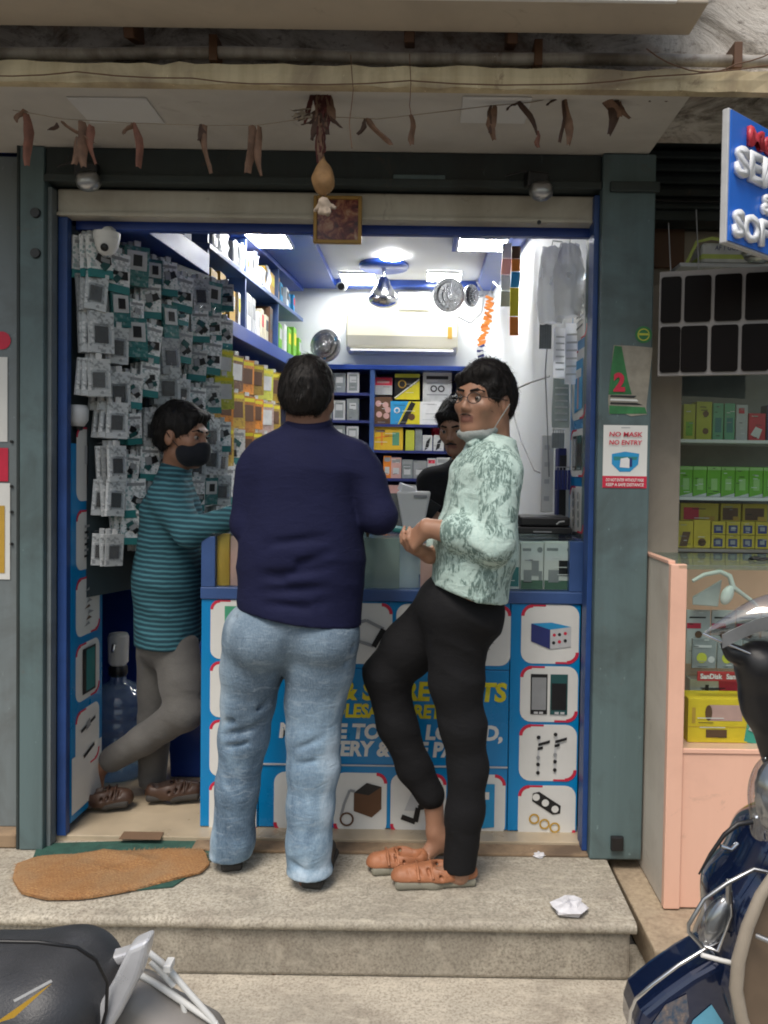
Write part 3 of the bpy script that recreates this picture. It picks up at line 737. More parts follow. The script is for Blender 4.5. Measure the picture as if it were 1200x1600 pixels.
def ic_draw(E, icon, w, h, s):
    X = lambda u: w * u
    Z = lambda v: h * v
    def q(pts, m): E.poly([(X(a), Z(b)) for a, b in pts], m)
    if icon == 'bluebox':
        q([(0.17, 0.68), (0.5, 0.58), (0.86, 0.63), (0.52, 0.70)], m_skyb); q([(0.17, 0.68), (0.17, 0.38), (0.5, 0.25), (0.5, 0.58)], m_navyp)
        q([(0.5, 0.25), (0.86, 0.30), (0.86, 0.63), (0.5, 0.58)], m_lgrey)
        for i, (a, b) in enumerate(((0.57, 0.49), (0.66, 0.5), (0.76, 0.52), (0.56, 0.36), (0.66, 0.38), (0.76, 0.4))): E.disc(X(a), Z(b), s * 0.03, m_black if i % 2 else m_red, 8)
    elif icon == 'phones':
        q([(0.18, 0.14), (0.47, 0.14), (0.47, 0.86), (0.18, 0.86)], m_black); q([(0.20, 0.22), (0.45, 0.22), (0.45, 0.80), (0.20, 0.80)], m_grey)
        q([(0.52, 0.14), (0.82, 0.14), (0.82, 0.86), (0.52, 0.86)], m_dteal); q([(0.54, 0.22), (0.80, 0.22), (0.80, 0.70), (0.54, 0.70)], m_black)
        for a in (0.24, 0.33, 0.6, 0.7): q([(a, 0.15), (a + 0.07, 0.15), (a + 0.07, 0.19), (a, 0.19)], m_lgrey)
    elif icon == 'flex':
        for a, b in ((0.33, 0.0), (0.62, 0.06)):
            E.line([(X(a), Z(0.16 + b)), (X(a), Z(0.45 + b)), (X(a + 0.02), Z(0.8 + b))], 0.008, m_lgrey)
            q([(a, 0.62 + b), (a + 0.2, 0.68 + b), (a + 0.2, 0.73 + b), (a, 0.67 + b)], m_black); q([(a - 0.01, 0.55 + b), (a + 0.08, 0.57 + b), (a + 0.08, 0.62 + b), (a - 0.01, 0.6 + b)], m_black)
            for z in (0.15, 0.3, 0.42, 0.78): E.disc(X(a), Z(z + b), s * 0.035, m_black if z != 0.42 else m_grey, 8)
    elif icon == 'rings':
        c = [(0.25, 0.86), (0.36, 0.89), (0.74, 0.64), (0.73, 0.5), (0.6, 0.48), (0.24, 0.72)]
        q(c, m_black)
        for i, (a, b) in enumerate(((0.31, 0.79), (0.47, 0.69), (0.64, 0.58))): E.disc(X(a), Z(b), s * 0.065, m_white, 14)
        for a, b in ((0.28, 0.4), (0.46, 0.31), (0.64, 0.25)): E.ring(X(a), Z(b), s * 0.065, s * 0.095, m_gold)
    elif icon == 'charger':
        q([(0.38, 0.38), (0.72, 0.28), (0.90, 0.42), (0.90, 0.78), (0.62, 0.84), (0.38, 0.68)], m_brown); q([(0.38, 0.68), (0.62, 0.84), (0.9, 0.78), (0.66, 0.64)], m_black)
        E.line([(X(0.4), Z(0.7)), (X(0.3), Z(0.72)), (X(0.2), Z(0.5)), (X(0.14), Z(0.3))], 0.01, m_grey); E.ring(X(0.25), Z(0.25), s * 0.10, s * 0.135, m_brown)
    elif icon == 'frame':
        E.line([(X(0.1), Z(0.62)), (X(0.52), Z(0.72)), (X(0.84), Z(0.58)), (X(0.66), Z(0.3)), (X(0.1), Z(0.45))], 0.012, m_grey)
        E.line([(X(0.84), Z(0.58)), (X(0.66), Z(0.29))], 0.02, m_black)
    elif icon == 'clip':
        q([(0.55, 0.3), (0.8, 0.5), (0.7, 0.7), (0.45, 0.5)], m_black); E.line([(X(0.2), Z(0.3)), (X(0.6), Z(0.6))], 0.012, m_grey)
        for i in range(4): E.line([(X(0.4), Z(0.2 + i * 0.06)), (X(0.85), Z(0.22 + i * 0.06))], 0.007, m_grey)
    elif icon == 'sleeve':
        q([(0.25, 0.1), (0.8, 0.15), (0.8, 0.85), (0.25, 0.85)], m_skyb); q([(0.32, 0.6), (0.7, 0.6), (0.7, 0.72), (0.32, 0.72)], m_white); q([(0.45, 0.15), (0.55, 0.15), (0.55, 0.6), (0.45, 0.6)], m_pink)
    elif icon == 'cable':
        q([(0.25, 0.4), (0.45, 0.85), (0.6, 0.8), (0.5, 0.4)], m_lgrey); E.line([(X(0.2), Z(0.3)), (X(0.45), Z(0.22)), (X(0.5), Z(0.45)), (X(0.75), Z(0.5))], 0.02, m_black)
    elif icon == 'greenphone':
        q([(0.3, 0.1), (0.85, 0.1), (0.85, 0.9), (0.3, 0.9)], flat('leaf_green_print', (0.06, 0.35, 0.2))); E.line([(X(0.3), Z(0.3)), (X(0.6), Z(0.7)), (X(0.85), Z(0.8))], 0.01, m_dteal)
    elif icon == 'battery':
        q([(0.4, 0.2), (0.62, 0.2), (0.62, 0.8), (0.4, 0.8)], m_black); q([(0.3, 0.5), (0.4, 0.5), (0.4, 0.75), (0.3, 0.75)], m_lgrey)
    elif icon == 'bars':
        for i in range(6): q([(0.3, 0.2 + i * 0.1), (0.72, 0.22 + i * 0.1), (0.72, 0.26 + i * 0.1), (0.3, 0.24 + i * 0.1)], m_grey if i % 2 else m_black)
    elif icon == 'screen':
        q([(0.25, 0.1), (0.8, 0.1), (0.8, 0.9), (0.25, 0.9)], m_black); q([(0.4, 0.14), (0.76, 0.14), (0.76, 0.86), (0.4, 0.86)], m_teal)
    elif icon == 'tools':
        E.line([(X(0.2), Z(0.65)), (X(0.8), Z(0.75))], 0.012, m_black); q([(0.4, 0.62), (0.6, 0.66), (0.55, 0.8), (0.42, 0.74)], m_grey); E.line([(X(0.3), Z(0.2)), (X(0.75), Z(0.3))], 0.014, m_black)
    elif icon == 'parts':
        for i in range(7): E.obx = None; q([(0.3 + 0.08 * (i % 3), 0.15 + 0.1 * i), (0.55 + 0.08 * (i % 3), 0.17 + 0.1 * i), (0.5, 0.22 + 0.1 * i)], m_brown if i % 2 else m_grey)
    elif icon == 'ringicons':
        for i in range(4):
            for j in range(2): E.disc(X(0.32 + 0.36 * j), Z(0.2 + 0.2 * i), s * 0.09, m_grey, 10)
R_ = [(cz(941), cz(1033)), (cz(1037), cz(1124)), (cz(1128), cz(1216)), (cz(1223), cz(1309))]
for (z1, z0), ic in zip(R_, ('bluebox', 'phones', 'flex', 'rings')): sticker(cx(813), z0, cx(903), z1, ic, YC - 0.004)
for (z1, z0), ic in zip(R_, ('greenphone', 'battery', 'parts', 'clip')): sticker(cx(329), z0, cx(403), z1, ic, YC - 0.004)
for xa, xb, ic in ((424, 512, 'parts'), (528, 612, 'frame'), (618, 706, 'clip'), (712, 797, 'parts')): sticker(cx(xa), cz(1038), cx(xb), cz(943), ic, None, corners='tr')
for xa, xb, ic in ((430, 516, 'bars'), (524, 607, 'charger'), (613, 700, 'cable'), (708, 793, 'sleeve')): sticker(cx(xa), cz(1304), cx(xb), cz(1208), ic, None, corners='trbl')
# the print on the centre panel; letters hidden behind the customers are simply continued
def ctext(s, px, py, wpx, hpx, mat): return text(ct, s, mat, (cx(px), YC - 0.0015, cz(py)), cx(px + wpx / 2) - cx(px - wpx / 2), hpx / FPX * YC, bold=0.045, shear=0.1)
ctext('LCD & SPARE PARTS', 620, 1093, 345, 30, m_yelp)
ctext('WHOLESALE & RETAIL', 600, 1121, 250, 22, m_yelp)
ctext('MOBILE TOOLS, LCD, 3D,', 612, 1154, 350, 24, m_white)
ctext('BATTERY & SITE PARTS', 612, 1181, 300, 24, m_white)

# things in the glass display ------------------------------------
def boxed(name, lab, cat, x0, x1, y0, y1, z0, z1, body, deco=None, group=None, bevel=0.0015, rz=0.0):
    """a carton standing upright: carton, printed front"""
    c = Vector(((x0 + x1) / 2, (y0 + y1) / 2, z0)); t = thing(name, lab, cat, c, rz, group)
    w, h, dp = x1 - x0, z1 - z0, y1 - y0
    MB().box(-w / 2, w / 2, -dp / 2, dp / 2, 0, h, body).build('carton', t, bevel, local=True)
    if deco:
        D = Decal(); D.y = -dp / 2 - 0.0006; deco(D, w, h)
        rl = random.Random(int(abs(x0) * 9973 + z0 * 7919))
        for k in range(4):
            u0 = rl.uniform(-0.45, 0.0); v0 = rl.uniform(0.04, 0.95); D.rect(w * u0, h * v0, w * (u0 + rl.uniform(0.15, 0.45)), h * (v0 + 0.012) + 0.0008, rl.choice([m_grey, m_black, m_paper]))
        D.build('front_print', t, local=True)
    return t
def d_charger(a):
    def f(D, w, h):
        D.rect(-w / 2 + 0.003, h * 0.62, w / 2 - 0.003, h * 0.97, m_paper); D.rect(-w * 0.42, h * 0.82, -w * 0.05, h * 0.88, m_grey); D.disc(w * 0.33, h * 0.85, h * 0.06, m_grey, 10)
        D.rect(-w / 2 + 0.002, 0.002, w / 2 - 0.002, h * 0.2, flat('moss_print', (0.07, 0.16, 0.10)))
        D.rect(-w * 0.02, h * 0.3, w * 0.3, h * 0.62, a); D.rect(-w * 0.36, h * 0.16, -w * 0.02, h * 0.42, m_grey); D.rect(w * 0.3, h * 0.2, w * 0.44, h * 0.4, a)
    return f
zs = ZR1 + 0.002
boxed('charger_box', 'white charger carton with black cubes at the right end of the glass display', 'carton', cx(849), cx(897), YC + 0.03, YC + 0.10, zs, cz(845), m_white, d_charger(m_black), 'charger cartons in the counter')
boxed('charger_box', 'white charger carton with grey cubes in the glass display, second from the right', 'carton', cx(812), cx(848), YC + 0.03, YC + 0.10, zs, cz(846), m_white, d_charger(m_grey), 'charger cartons in the counter')
boxed('charger_box', 'narrow teal and white carton in the glass display beside the mint shirt', 'carton', cx(786), cx(811), YC + 0.035, YC + 0.10, zs, cz(850), m_white, lambda D, w, h: (D.rect(-w * 0.45, 0.01, w * 0.45, h * 0.5, m_teal), D.disc(0, h * 0.8, h * 0.07, m_grey, 10)), 'charger cartons in the counter')
def pouch(name, lab, cat, x0, x1, y, z0, z1, mat, mat2=None, group=None):
    c = Vector(((x0 + x1) / 2, y, z0)); t = thing(name, lab, cat, c, 0, group); w, h = x1 - x0, z1 - z0
    rows = [[(w * (u / 6 - 0.5), -0.012 * math.sin(math.pi * u / 6) * math.sin(math.pi * min(1, v / 5 + 0.1)) + 0.002 * random.random(), h * v / 5) for u in range(7)] for v in range(6)]
    MB().sheet(rows, mat, 0.012).build('sachet', t, local=True)
    if mat2: MB().box(-w * 0.5, w * 0.5, -0.004, -0.001, h * 0.88, h, mat2).build('header', t, local=True)
    return t
m_glove = clear('grey_film', (0.8, 0.85, 0.83), 0.1, 0.2, 0.55, (0.42, 0.47, 0.45), 1.0, 50)
pouch('film_packet', 'grey film packet in the glass display beside the navy shirt', 'packet', cx(566), cx(622), YC + 0.03, zs, cz(842), m_glove, None)
pouch('film_packet', 'clear film packet in the glass display left of the clasped hands', 'packet', cx(622), cx(652), YC + 0.045, zs, cz(845), m_film, m_white)
pouch('film_packet', 'red and grey packet in the glass display below the clasped hands', 'packet', cx(655), cx(690), YC + 0.05, zs, cz(850), m_pink, m_red)
for i, (a, b, m1, nm) in enumerate(((333, 356, m_gold, 'amber'), (357, 384, m_pink, 'dusty pink'), (385, 410, m_gold, 'dark yellow'))):
    pouch('film_packet', '%s packet at the left end of the glass display' % nm, 'packet', cx(a), cx(b), YC + 0.03 + 0.008 * i, zs, cz(838 + 3 * i), m1, m_olive if i == 0 else None)
# on the counter --------------------------------------------------
a = P(808, 838, 3.12); b = P(893, 808, 3.12)
t = thing('card_printer', 'flat black machine on the right end of the counter', 'machine', ((a.x + b.x) / 2, 3.16, CTOP))
MB().box(a.x, b.x, 3.10, 3.30, CTOP + 0.002, CTOP + 0.028, m_black).build('base', t, 0.004)
MB().box(a.x + 0.01, b.x - 0.005, 3.115, 3.29, CTOP + 0.03, b.z, m_black).build('lid', t, 0.008)
MB().box(a.x + 0.06, b.x - 0.08, 3.098, 3.0995, CTOP + 0.008, CTOP + 0.013, m_grey).build('slot', t)
MB().tube([(b.x - 0.06, 3.108, CTOP + 0.04), (b.x - 0.05, 3.10, CTOP + 0.05), (b.x - 0.03, 3.108, CTOP + 0.052)], 0.003, m_lgrey, 6).build('latch', t)
c = P(646, 826, 3.32)
t = thing('paper_bin', 'white tapered plastic bin with folded paper on the counter', 'bin', (c.x, 3.32, CTOP))
MB().hexa([(c.x - 0.042, 3.27, CTOP + 0.001), (c.x + 0.042, 3.27, CTOP + 0.001), (c.x + 0.042, 3.37, CTOP + 0.001), (c.x - 0.042, 3.37, CTOP + 0.001)], [(c.x - 0.07, 3.25, CTOP + 0.155), (c.x + 0.07, 3.25, CTOP + 0.155), (c.x + 0.07, 3.39, CTOP + 0.155), (c.x - 0.07, 3.39, CTOP + 0.155)], m_wplast).build('tub', t, 0.008)
MB().obox((c.x - 0.03, 3.30, CTOP + 0.165), (0.06, 0.05, 0.03), m_paper, (0.2, 0.3, 0.4)).build('paper', t, 0.002)
MB().box(c.x + 0.0, c.x + 0.055, 3.244, 3.2485, CTOP + 0.13, CTOP + 0.142, m_grey).build('handle', t, 0.002)
c = P(628, 834, 3.05)
tag(MB().obox((c.x, 3.06, CTOP + 0.014), (0.09, 0.07, 0.018), m_teal, (0.1, 0.12, 0.3)).build('folded_cloth', at=(c.x, 3.06, CTOP), bevel=0.007), 'small folded teal cloth on the counter by the navy sleeve', 'cloth')

# ================================================================== JAMB PANELS WITH STICKERS
# left: the inner face of the opening, a cyan vinyl board seen almost edge on
lj = thing('sticker_board', 'blue board with a column of white product stickers inside the left jamb', 'board', (-1.28, 3.02, FLZ))
A_, B_ = Vector((-1.271, 2.90, 0)), Vector((-1.262, 3.16, 0))
ang = math.atan2((B_ - A_).y, (B_ - A_).x)
MB().hexa([A_ + Vector((0, 0, FLZ + 0.03)), B_ + Vector((0, 0, FLZ + 0.03)), B_ + Vector((-0.02, 0, FLZ + 0.03)), A_ + Vector((-0.02, 0, FLZ + 0.03))], [A_ + Vector((0, 0, 1.44)), B_ + Vector((0, 0, 1.44)), B_ + Vector((-0.02, 0, 1.44)), A_ + Vector((-0.02, 0, 1.44))], m_cyan).build('panel', lj)
for (py0, py1), ic in zip(((668, 782), (796, 888), (900, 990), (1002, 1090), (1104, 1196)), ('battery', 'bars', 'parts', 'screen', 'tools')):
    z1 = P(123, py0, 3.03).z; z0 = P(123, py1, 3.03).z
    sticker(0, z0, 0.20, z1, ic, parent=lj, rz=ang, origin=A_ + Vector((0.0015, 0.035, z0)))
D = Decal(); D.rect(0, 0, 0.25, 0.21, m_white); o = D.build('white_patch', lj, local=True); o.location = A_ + Vector((0.0015, 0.005, FLZ + 0.055)) - org(lj); o.rotation_euler = (0, 0, ang)
# right: the same on the other side
rj = thing('sticker_board', 'pale blue board with tall stickers inside the right jamb', 'board', (0.6, 3.02, CTOP))
A2, B2 = Vector((0.603, 3.28, 0)), Vector((0.612, 2.965, 0))
m_pale = M('pale_blue_print', (0.42, 0.55, 0.72), 0.35, 0, 0.2, 6)
MB().hexa([A2 + Vector((0, 0, CTOP + 0.01)), B2 + Vector((0, 0, CTOP + 0.01)), B2 + Vector((0.018, 0, CTOP + 0.01)), A2 + Vector((0.018, 0, CTOP + 0.01))], [A2 + Vector((0, 0, 2.12)), B2 + Vector((0, 0, 2.12)), B2 + Vector((0.018, 0, 2.12)), A2 + Vector((0.018, 0, 2.12))], m_cyan).build('panel', rj)
ang2 = math.atan2((B2 - A2).y, (B2 - A2).x)
for (py0, py1), ic in zip(((440, 530), (545, 655), (670, 745), (760, 832)), ('bars', 'sleeve', 'phones', 'ringicons')):
    z1 = P(905, py0, 3.1).z; z0 = P(905, py1, 3.1).z
    sticker(0, z0, 0.25, z1, ic, parent=rj, rz=ang2, origin=A2 + Vector((-0.0015, -0.03, z0)), name='sticker')

# ================================================================== LEFT PEG WALL
def pack_mesh(kind, w, h, t, var=0):
    """hanging retail pack facing -y, hung from the middle of its top edge"""
    b = MB()
    if kind == 'white':
        b.box(-w / 2, w / 2, -t / 2, t / 2, -h, 0, m_pcw); b.box(-w / 2 - .0003, w / 2 + .0003, -t / 2 - 0.0006, t / 2 + .0003, -h, -h * 0.80, m_teal)
        rv = random.Random(int(w * 1000) + 17 * var)
        for k in range(4): b.obox((w * rv.uniform(-0.2, 0.22), -t / 2 - 0.003 - 0.0006 * k, -h * rv.uniform(0.36, 0.70)), (w * rv.uniform(0.18, 0.5), 0.004, h * rv.uniform(0.08, 0.24)), (m_black, m_black, m_dteal, m_grey)[k], (0, rv.uniform(-0.9, 0.9), 0))
        b.box(-w * 0.42, w * 0.42, -t / 2 - 0.0006, -t / 2, -h * 0.18, -h * 0.10, m_grey)
    elif kind == 'grey':
        b.box(-w / 2, w / 2, -t / 2, t / 2, -h, 0, m_pcg); b.box(-w * 0.36, w * 0.36, -t / 2 - 0.006, -t / 2, -h * 0.8, -h * 0.3, m_blister)
        b.box(-w * 0.3, w * 0.24, -t / 2 - 0.003, -t / 2 - 0.0002, -h * 0.76, -h * 0.36, m_black)
    elif kind == 'teal':
        b.box(-w / 2, w / 2, -t / 2, t / 2, -h, 0, m_pct); b.box(-w * 0.4, w * 0.4, -t / 2 - 0.004, -t / 2, -h * 0.6, -h * 0.12, m_packw); b.box(-w * 0.15, w * 0.2, -t / 2 - 0.008, -t / 2 - 0.004, -h * 0.5, -h * 0.22, m_black)
    elif kind == 'black':
        b.box(-w / 2, w / 2, -t / 2, t / 2, -h, 0, m_black); b.box(-w * 0.4, w * 0.4, -t / 2 - 0.002, -t / 2, -h * 0.3, -h * 0.08, m_packw); b.box(-w * 0.3, w * 0.3, -t / 2 - 0.006, -t / 2, -h * 0.85, -h * 0.4, m_grey)
    else:
        mm = m_pco[kind]
        b.box(-w / 2, w / 2, -t / 2, t / 2, -h, 0, mm); b.box(-w * 0.36, w * 0.36, -t / 2 - 0.004, -t / 2, -h * 0.7, -h * 0.25, m_brown if kind in ('gold', 'orange') else m_packw); b.box(-w * 0.45, w * 0.45, -t / 2 - 0.0006, -t / 2, -h * 0.16, -h * 0.06, m_yelp)
    b.box(-w * 0.13, w * 0.13, -t / 2, t / 2, 0.0, 0.02, m_packw)
    return b.mesh('pack')
PA, PB = Vector((-1.262, 3.18, 0)), Vector((-0.985, 3.72, 0))
PA = Vector((-1.302, 2.93, 0))
pd = (PB - PA).normalized(); pn = Vector((pd.y, -pd.x, 0)); prz = math.atan2(pd.y, pd.x); PL = (PB - PA).length
pg = thing('pegboard', 'dark pegboard on the left wall full of hanging accessory packs', 'pegboard', (PA + PB) / 2 + Vector((0, 0, 0.86)))
MB().hexa([PA + Vector((0, 0, 0.86)), PB + Vector((0, 0, 0.86)), PB - pn * 0.02 + Vector((0, 0, 0.86)), PA - pn * 0.02 + Vector((0, 0, 0.86))], [PA + Vector((0, 0, 2.24)), PB + Vector((0, 0, 2.24)), PB - pn * 0.02 + Vector((0, 0, 2.24)), PA - pn * 0.02 + Vector((0, 0, 2.24))], M('peg_panel', (0.05, 0.07, 0.08), 0.5)).build('board', pg)
0 and MB().hexa([PA + Vector((0, 0, FLZ)), PB + Vector((0, 0, FLZ)), PB - pn * 0.02 + Vector((0, 0, FLZ)), PA - pn * 0.02 + Vector((0, 0, FLZ))], [PA + Vector((0, 0, 0.858)), PB + Vector((0, 0, 0.858)), PB - pn * 0.02 + Vector((0, 0, 0.858)), PA - pn * 0.02 + Vector((0, 0, 0.858))], m_blue).build('lower_board', pg)
KW = {'white': 'white and teal', 'grey': 'grey', 'teal': 'teal', 'black': 'black', 'gold': 'amber', 'orange': 'orange', 'olive': 'yellow green', 'brown': 'brown', 'pink': 'pale pink', 'red': 'red'}
PM = {}
def packprint(name, base, ink, ink2):
    m, nt, b = nodes_of(name); v = objco(nt, (1, 1, 1)); vo = NN(nt, 'ShaderNodeTexVoronoi', distance='CHEBYCHEV'); vo.inputs['Scale'].default_value = 95; nt.links.new(v, vo.inputs['Vector'])
    wv = noise(nt, objco(nt, (0.4, 0.4, 2.5)), 70, 3, 0.6); oi = NN(nt, 'ShaderNodeObjectInfo'); sp = NN(nt, 'ShaderNodeSeparateColor'); nt.links.new(vo.outputs['Color'], sp.inputs[0])
    a = mixc(nt, ramp(nt, sp.outputs[0], [(0.80, (0, 0, 0)), (0.82, (0.5, 0.5, 0.5))]), base, ink); a = mixc(nt, ramp(nt, sp.outputs[1], [(0.9, (0, 0, 0)), (0.91, (0.6, 0.6, 0.6))]), a, ink2)
    a = mixc(nt, ramp(nt, wv, [(0.56, (0, 0, 0)), (0.6, (0.2, 0.2, 0.2))]), a, ink); a = mixc(nt, ramp(nt, oi.outputs['Random'], [(0.0, (0.6, 0.6, 0.6)), (0.3, (0, 0, 0))]), a, tuple(x * 0.25 for x in base))
    nt.links.new(a, b.inputs['Base Color']); b.inputs['Roughness'].default_value = 0.3; bumpn(nt, b, wv, 0.2, 0.004); return m
m_pcw = packprint('pack_card_white', (0.86, 0.87, 0.87), (0.2, 0.24, 0.25), (0.06, 0.25, 0.25)); m_pcg = packprint('pack_card_grey', (0.55, 0.58, 0.59), (0.06, 0.07, 0.08), (0.85, 0.85, 0.85)); m_pct = packprint('pack_card_teal', (0.03, 0.17, 0.17), (0.3, 0.4, 0.4), (0.01, 0.05, 0.05))
m_pco = {k: packprint('pack_card_' + k, c, d, e) for k, c, d, e in (('gold', (0.55, 0.36, 0.05), (0.25, 0.12, 0.03), (0.7, 0.6, 0.3)), ('orange', (0.68, 0.25, 0.03), (0.3, 0.09, 0.02), (0.75, 0.5, 0.1)), ('olive', (0.55, 0.56, 0.08), (0.3, 0.32, 0.05), (0.75, 0.72, 0.5)), ('brown', (0.12, 0.055, 0.025), (0.3, 0.16, 0.06), (0.4, 0.3, 0.1)), ('pink', (0.55, 0.40, 0.36), (0.35, 0.2, 0.15), (0.75, 0.7, 0.65)))}
def pack(kind, sz, var=0):
    if (kind, sz, var) not in PM: PM[(kind, sz, var)] = pack_mesh(kind, *((0.078, 0.135, 0.013), (0.066, 0.12, 0.011), (0.092, 0.15, 0.016), (0.12, 0.19, 0.016), (0.105, 0.175, 0.014), (0.135, 0.2, 0.018))[sz], var)
    return PM[(kind, sz, var)]
pegm = MB().cyl((0, 0, 0), (0, -0.13, 0.012), 0.0022, m_chrome, 5).mesh('peg')
ROWZ = [2.19 - 0.148 * i for i in range(8)]
rr = random.Random(3)
for r, z in enumerate(ROWZ):
    ncol = 9
    for c_ in range(ncol):
        s_ = (c_ + 0.30 + rr.uniform(-0.12, 0.12)) / ncol * PL
        base = PA + pd * s_ + Vector((0, 0, z + rr.uniform(-0.045, 0.045)))
        if c_ == ncol - 1 and r < 1: kind = 'white'
        else: kind = rr.choice(['white', 'white', 'white', 'grey', 'white', 'white', 'teal', 'grey'] if r else ['grey', 'white', 'white', 'teal', 'white'])
        if r in (2, 3) and c_ == 8: kind = 'olive'
        if base.x < -1.275 and base.z < 1.60: continue
        if base.x < -1.25 and base.z < 1.95: kind = 'grey'
        sz = rr.choice([0, 0, 1, 2])
        pgo = put(pegm, 'peg', base - org(pg), (0, 0, prz), pg)
        npk = 3; step = rr.uniform(0.02, 0.034)
        for k in range(npk):
            off = 0.118 - k * step
            if off < 0.016: break
            p_ = base + pn * off + Vector((0, 0, -0.006))
            tilt = rr.uniform(-0.10, 0.10)
            o = put(pack(kind, sz, (r + c_) % 4), 'accessory_pack', p_, (rr.uniform(-0.03, 0.08), tilt, prz - 0.42 + rr.uniform(-0.3, 0.3)))
            where = 'front' if k == 0 else ORD[k] + ' from front'
            tag(o, '%s pack, %s on the %s peg, %s pegboard row' % (KW[kind], where, ORD[c_], ORD[r]), 'accessory pack', 'packs on the left pegboard')
# emergency lamp / cream box in the upper left of the peg wall
a = P(110, 538, 3.02); b = P(135, 478, 3.02)
t = thing('wall_box', 'cream plastic box among the packs beside the left jamb', 'box', ((a.x + b.x) / 2, 3.03, a.z))
MB().box(a.x, b.x + 0.012, 2.985, 3.05, a.z, b.z, m_cream).build('body', t, 0.006); MB().box(a.x + 0.012, b.x + 0.002, 2.981, 2.9845, a.z + 0.03, b.z - 0.02, m_packw).build('cover', t, 0.002)

# ================================================================== LEFT SHELVES
def Xs(d): return -1.0 + 0.088 * (d - 3.73)      # front edge line of the shelves
def Xw(d): return -1.235 + 0.085 * (d - 3.73)
ws = thing('wall_shelf', 'blue shelf unit high on the left wall stacked with boxes', 'shelf', (-1.1, 4.5, 2.03))
def shelfboard(d0, d1, z0, z1, name='shelf_board', mat=None, inset=0.0):
    b = [(Xw(d0), d0), (Xs(d0) - inset, d0), (Xs(d1) - inset, d1), (Xw(d1), d1)]
    return MB().hexa([(x, y, z0) for x, y in b], [(x, y, z1) for x, y in b], mat or m_blue).build(name, ws, 0.003)
shelfboard(3.735, 5.56, 2.03, 2.105); shelfboard(3.735, 5.56, 2.375, 2.40, mat=m_rail)
shelfboard(3.00, 3.732, 2.25, 2.345, 'fascia'); shelfboard(3.735, 5.56, 2.585, 2.612, mat=m_blue)
for d in (3.735, 4.3, 4.95):
    for z0, z1 in ((2.106, 2.374), (2.401, 2.584)):
        b = [(Xw(d), d), (Xs(d) - 0.01, d), (Xs(d) - 0.01, d + 0.02), (Xw(d), d + 0.02)]
        MB().hexa([(x, y, z0) for x, y in b], [(x, y, z1) for x, y in b], m_rail).build('divider', ws)
b = [(Xw(3.735) - 0.006, 3.735), (Xw(3.735), 3.735), (Xw(5.56), 5.56), (Xw(5.56) - 0.006, 5.56)]
MB().hexa([(x, y, 2.03) for x, y in b], [(x, y, 2.61) for x, y in b], m_inwall).build('back', ws)
PRINT = [m_paper, m_packw, m_gold, m_cream, m_brown, m_lgrey, m_olive, m_greenp, m_skyb]
PNAME = ['white', 'off white', 'amber', 'cream', 'brown', 'light grey', 'yellow green', 'green', 'blue']
sang = math.atan2(1, 0.088)
m_silver = clear('silvery_film', (0.95, 0.97, 0.98), 0.35, 0.2, 0.5, (0.75, 0.78, 0.82), 1.0, 25)
for lvl, (z0, hmax, nm) in enumerate(((2.1055, 0.235, 'lower'), (2.4005, 0.17, 'upper'))):
    d = 3.79; n = 0
    while d < 5.5 and n < 16:
        wd = rr.uniform(0.05, 0.13)
        if any(abs(d + wd / 2 - q - 0.01) < wd / 2 + 0.02 for q in (4.3, 4.95)): d += 0.03; continue
        h = hmax * rr.uniform(0.6, 0.95); dep = rr.uniform(0.10, 0.17)
        if lvl == 0: k = rr.choice([2, 2, 3, 0, 1, 5, 4] if d < 4.9 else [0, 1, 7, 8])
        else: k = rr.choice([0, 1, 5, 0, 1] if d < 4.6 else [3, 2, 0, 8])
        mt = PRINT[k]; xf = Xs(d + wd / 2) - rr.uniform(0.012, 0.03)
        t = thing('shelf_box', '%s box on the %s left shelf, %s from the near end' % (PNAME[k], nm, ORD[n]), 'box', (xf - dep / 2, d + wd / 2, z0 + 0.0005), 0.0, 'boxes on the left wall shelf')
        q = MB(); q.obox((0, 0, h / 2), (dep, wd * 0.94, h), mt, (0, 0, 0.0)); q.build('carton', t, 0.003, local=True)
        if rr.random() < 0.8:
            q = MB(); q.obox((dep / 2 + 0.0008, 0, h * 0.62), (0.001, wd * 0.7, h * 0.4), rr.choice([m_red, m_grey, m_black, m_yelp, m_packw]))
            q.obox((0, -wd * 0.47 - 0.0008, h * 0.6), (dep * 0.7, 0.001, h * 0.35), rr.choice([m_grey, m_packw, m_yelp])); q.build('print', t, local=True)
        if lvl == 1 and d < 4.7 and rr.random() < 0.8:
            q = MB(); rows = [[(dep / 2 + 0.012 + rr.uniform(-.008, .008), wd * (u / 4 - 0.5) * 1.02, h * 1.02 * v / 4) for u in range(5)] for v in range(5)]
            q.sheet(rows, m_silver); q.build('wrapping', t, local=True)
        d += wd + rr.uniform(0.004, 0.02); n += 1
# more boxes standing on the near fascia, under the ceiling
for n, (px, wpx, k) in enumerate(((252, 16, 3), (276, 14, 8), (300, 26, 0))):
    d = 3.18 + n * 0.17; z0 = 2.3455
    t = thing('shelf_box', '%s box on top of the near blue fascia, %s from the left' % (PNAME[k], ORD[n]), 'box', (Xs(d) - 0.09, d, z0), 0, 'boxes on the left wall shelf')
    MB().obox((0, 0, 0.11), (0.14, 0.11, 0.22), PRINT[k]).build('carton', t, 0.003, local=True)
    MB().obox((0, -0.0556, 0.12), (0.1, 0.001, 0.1), m_packw if k else m_grey).build('print', t, local=True)

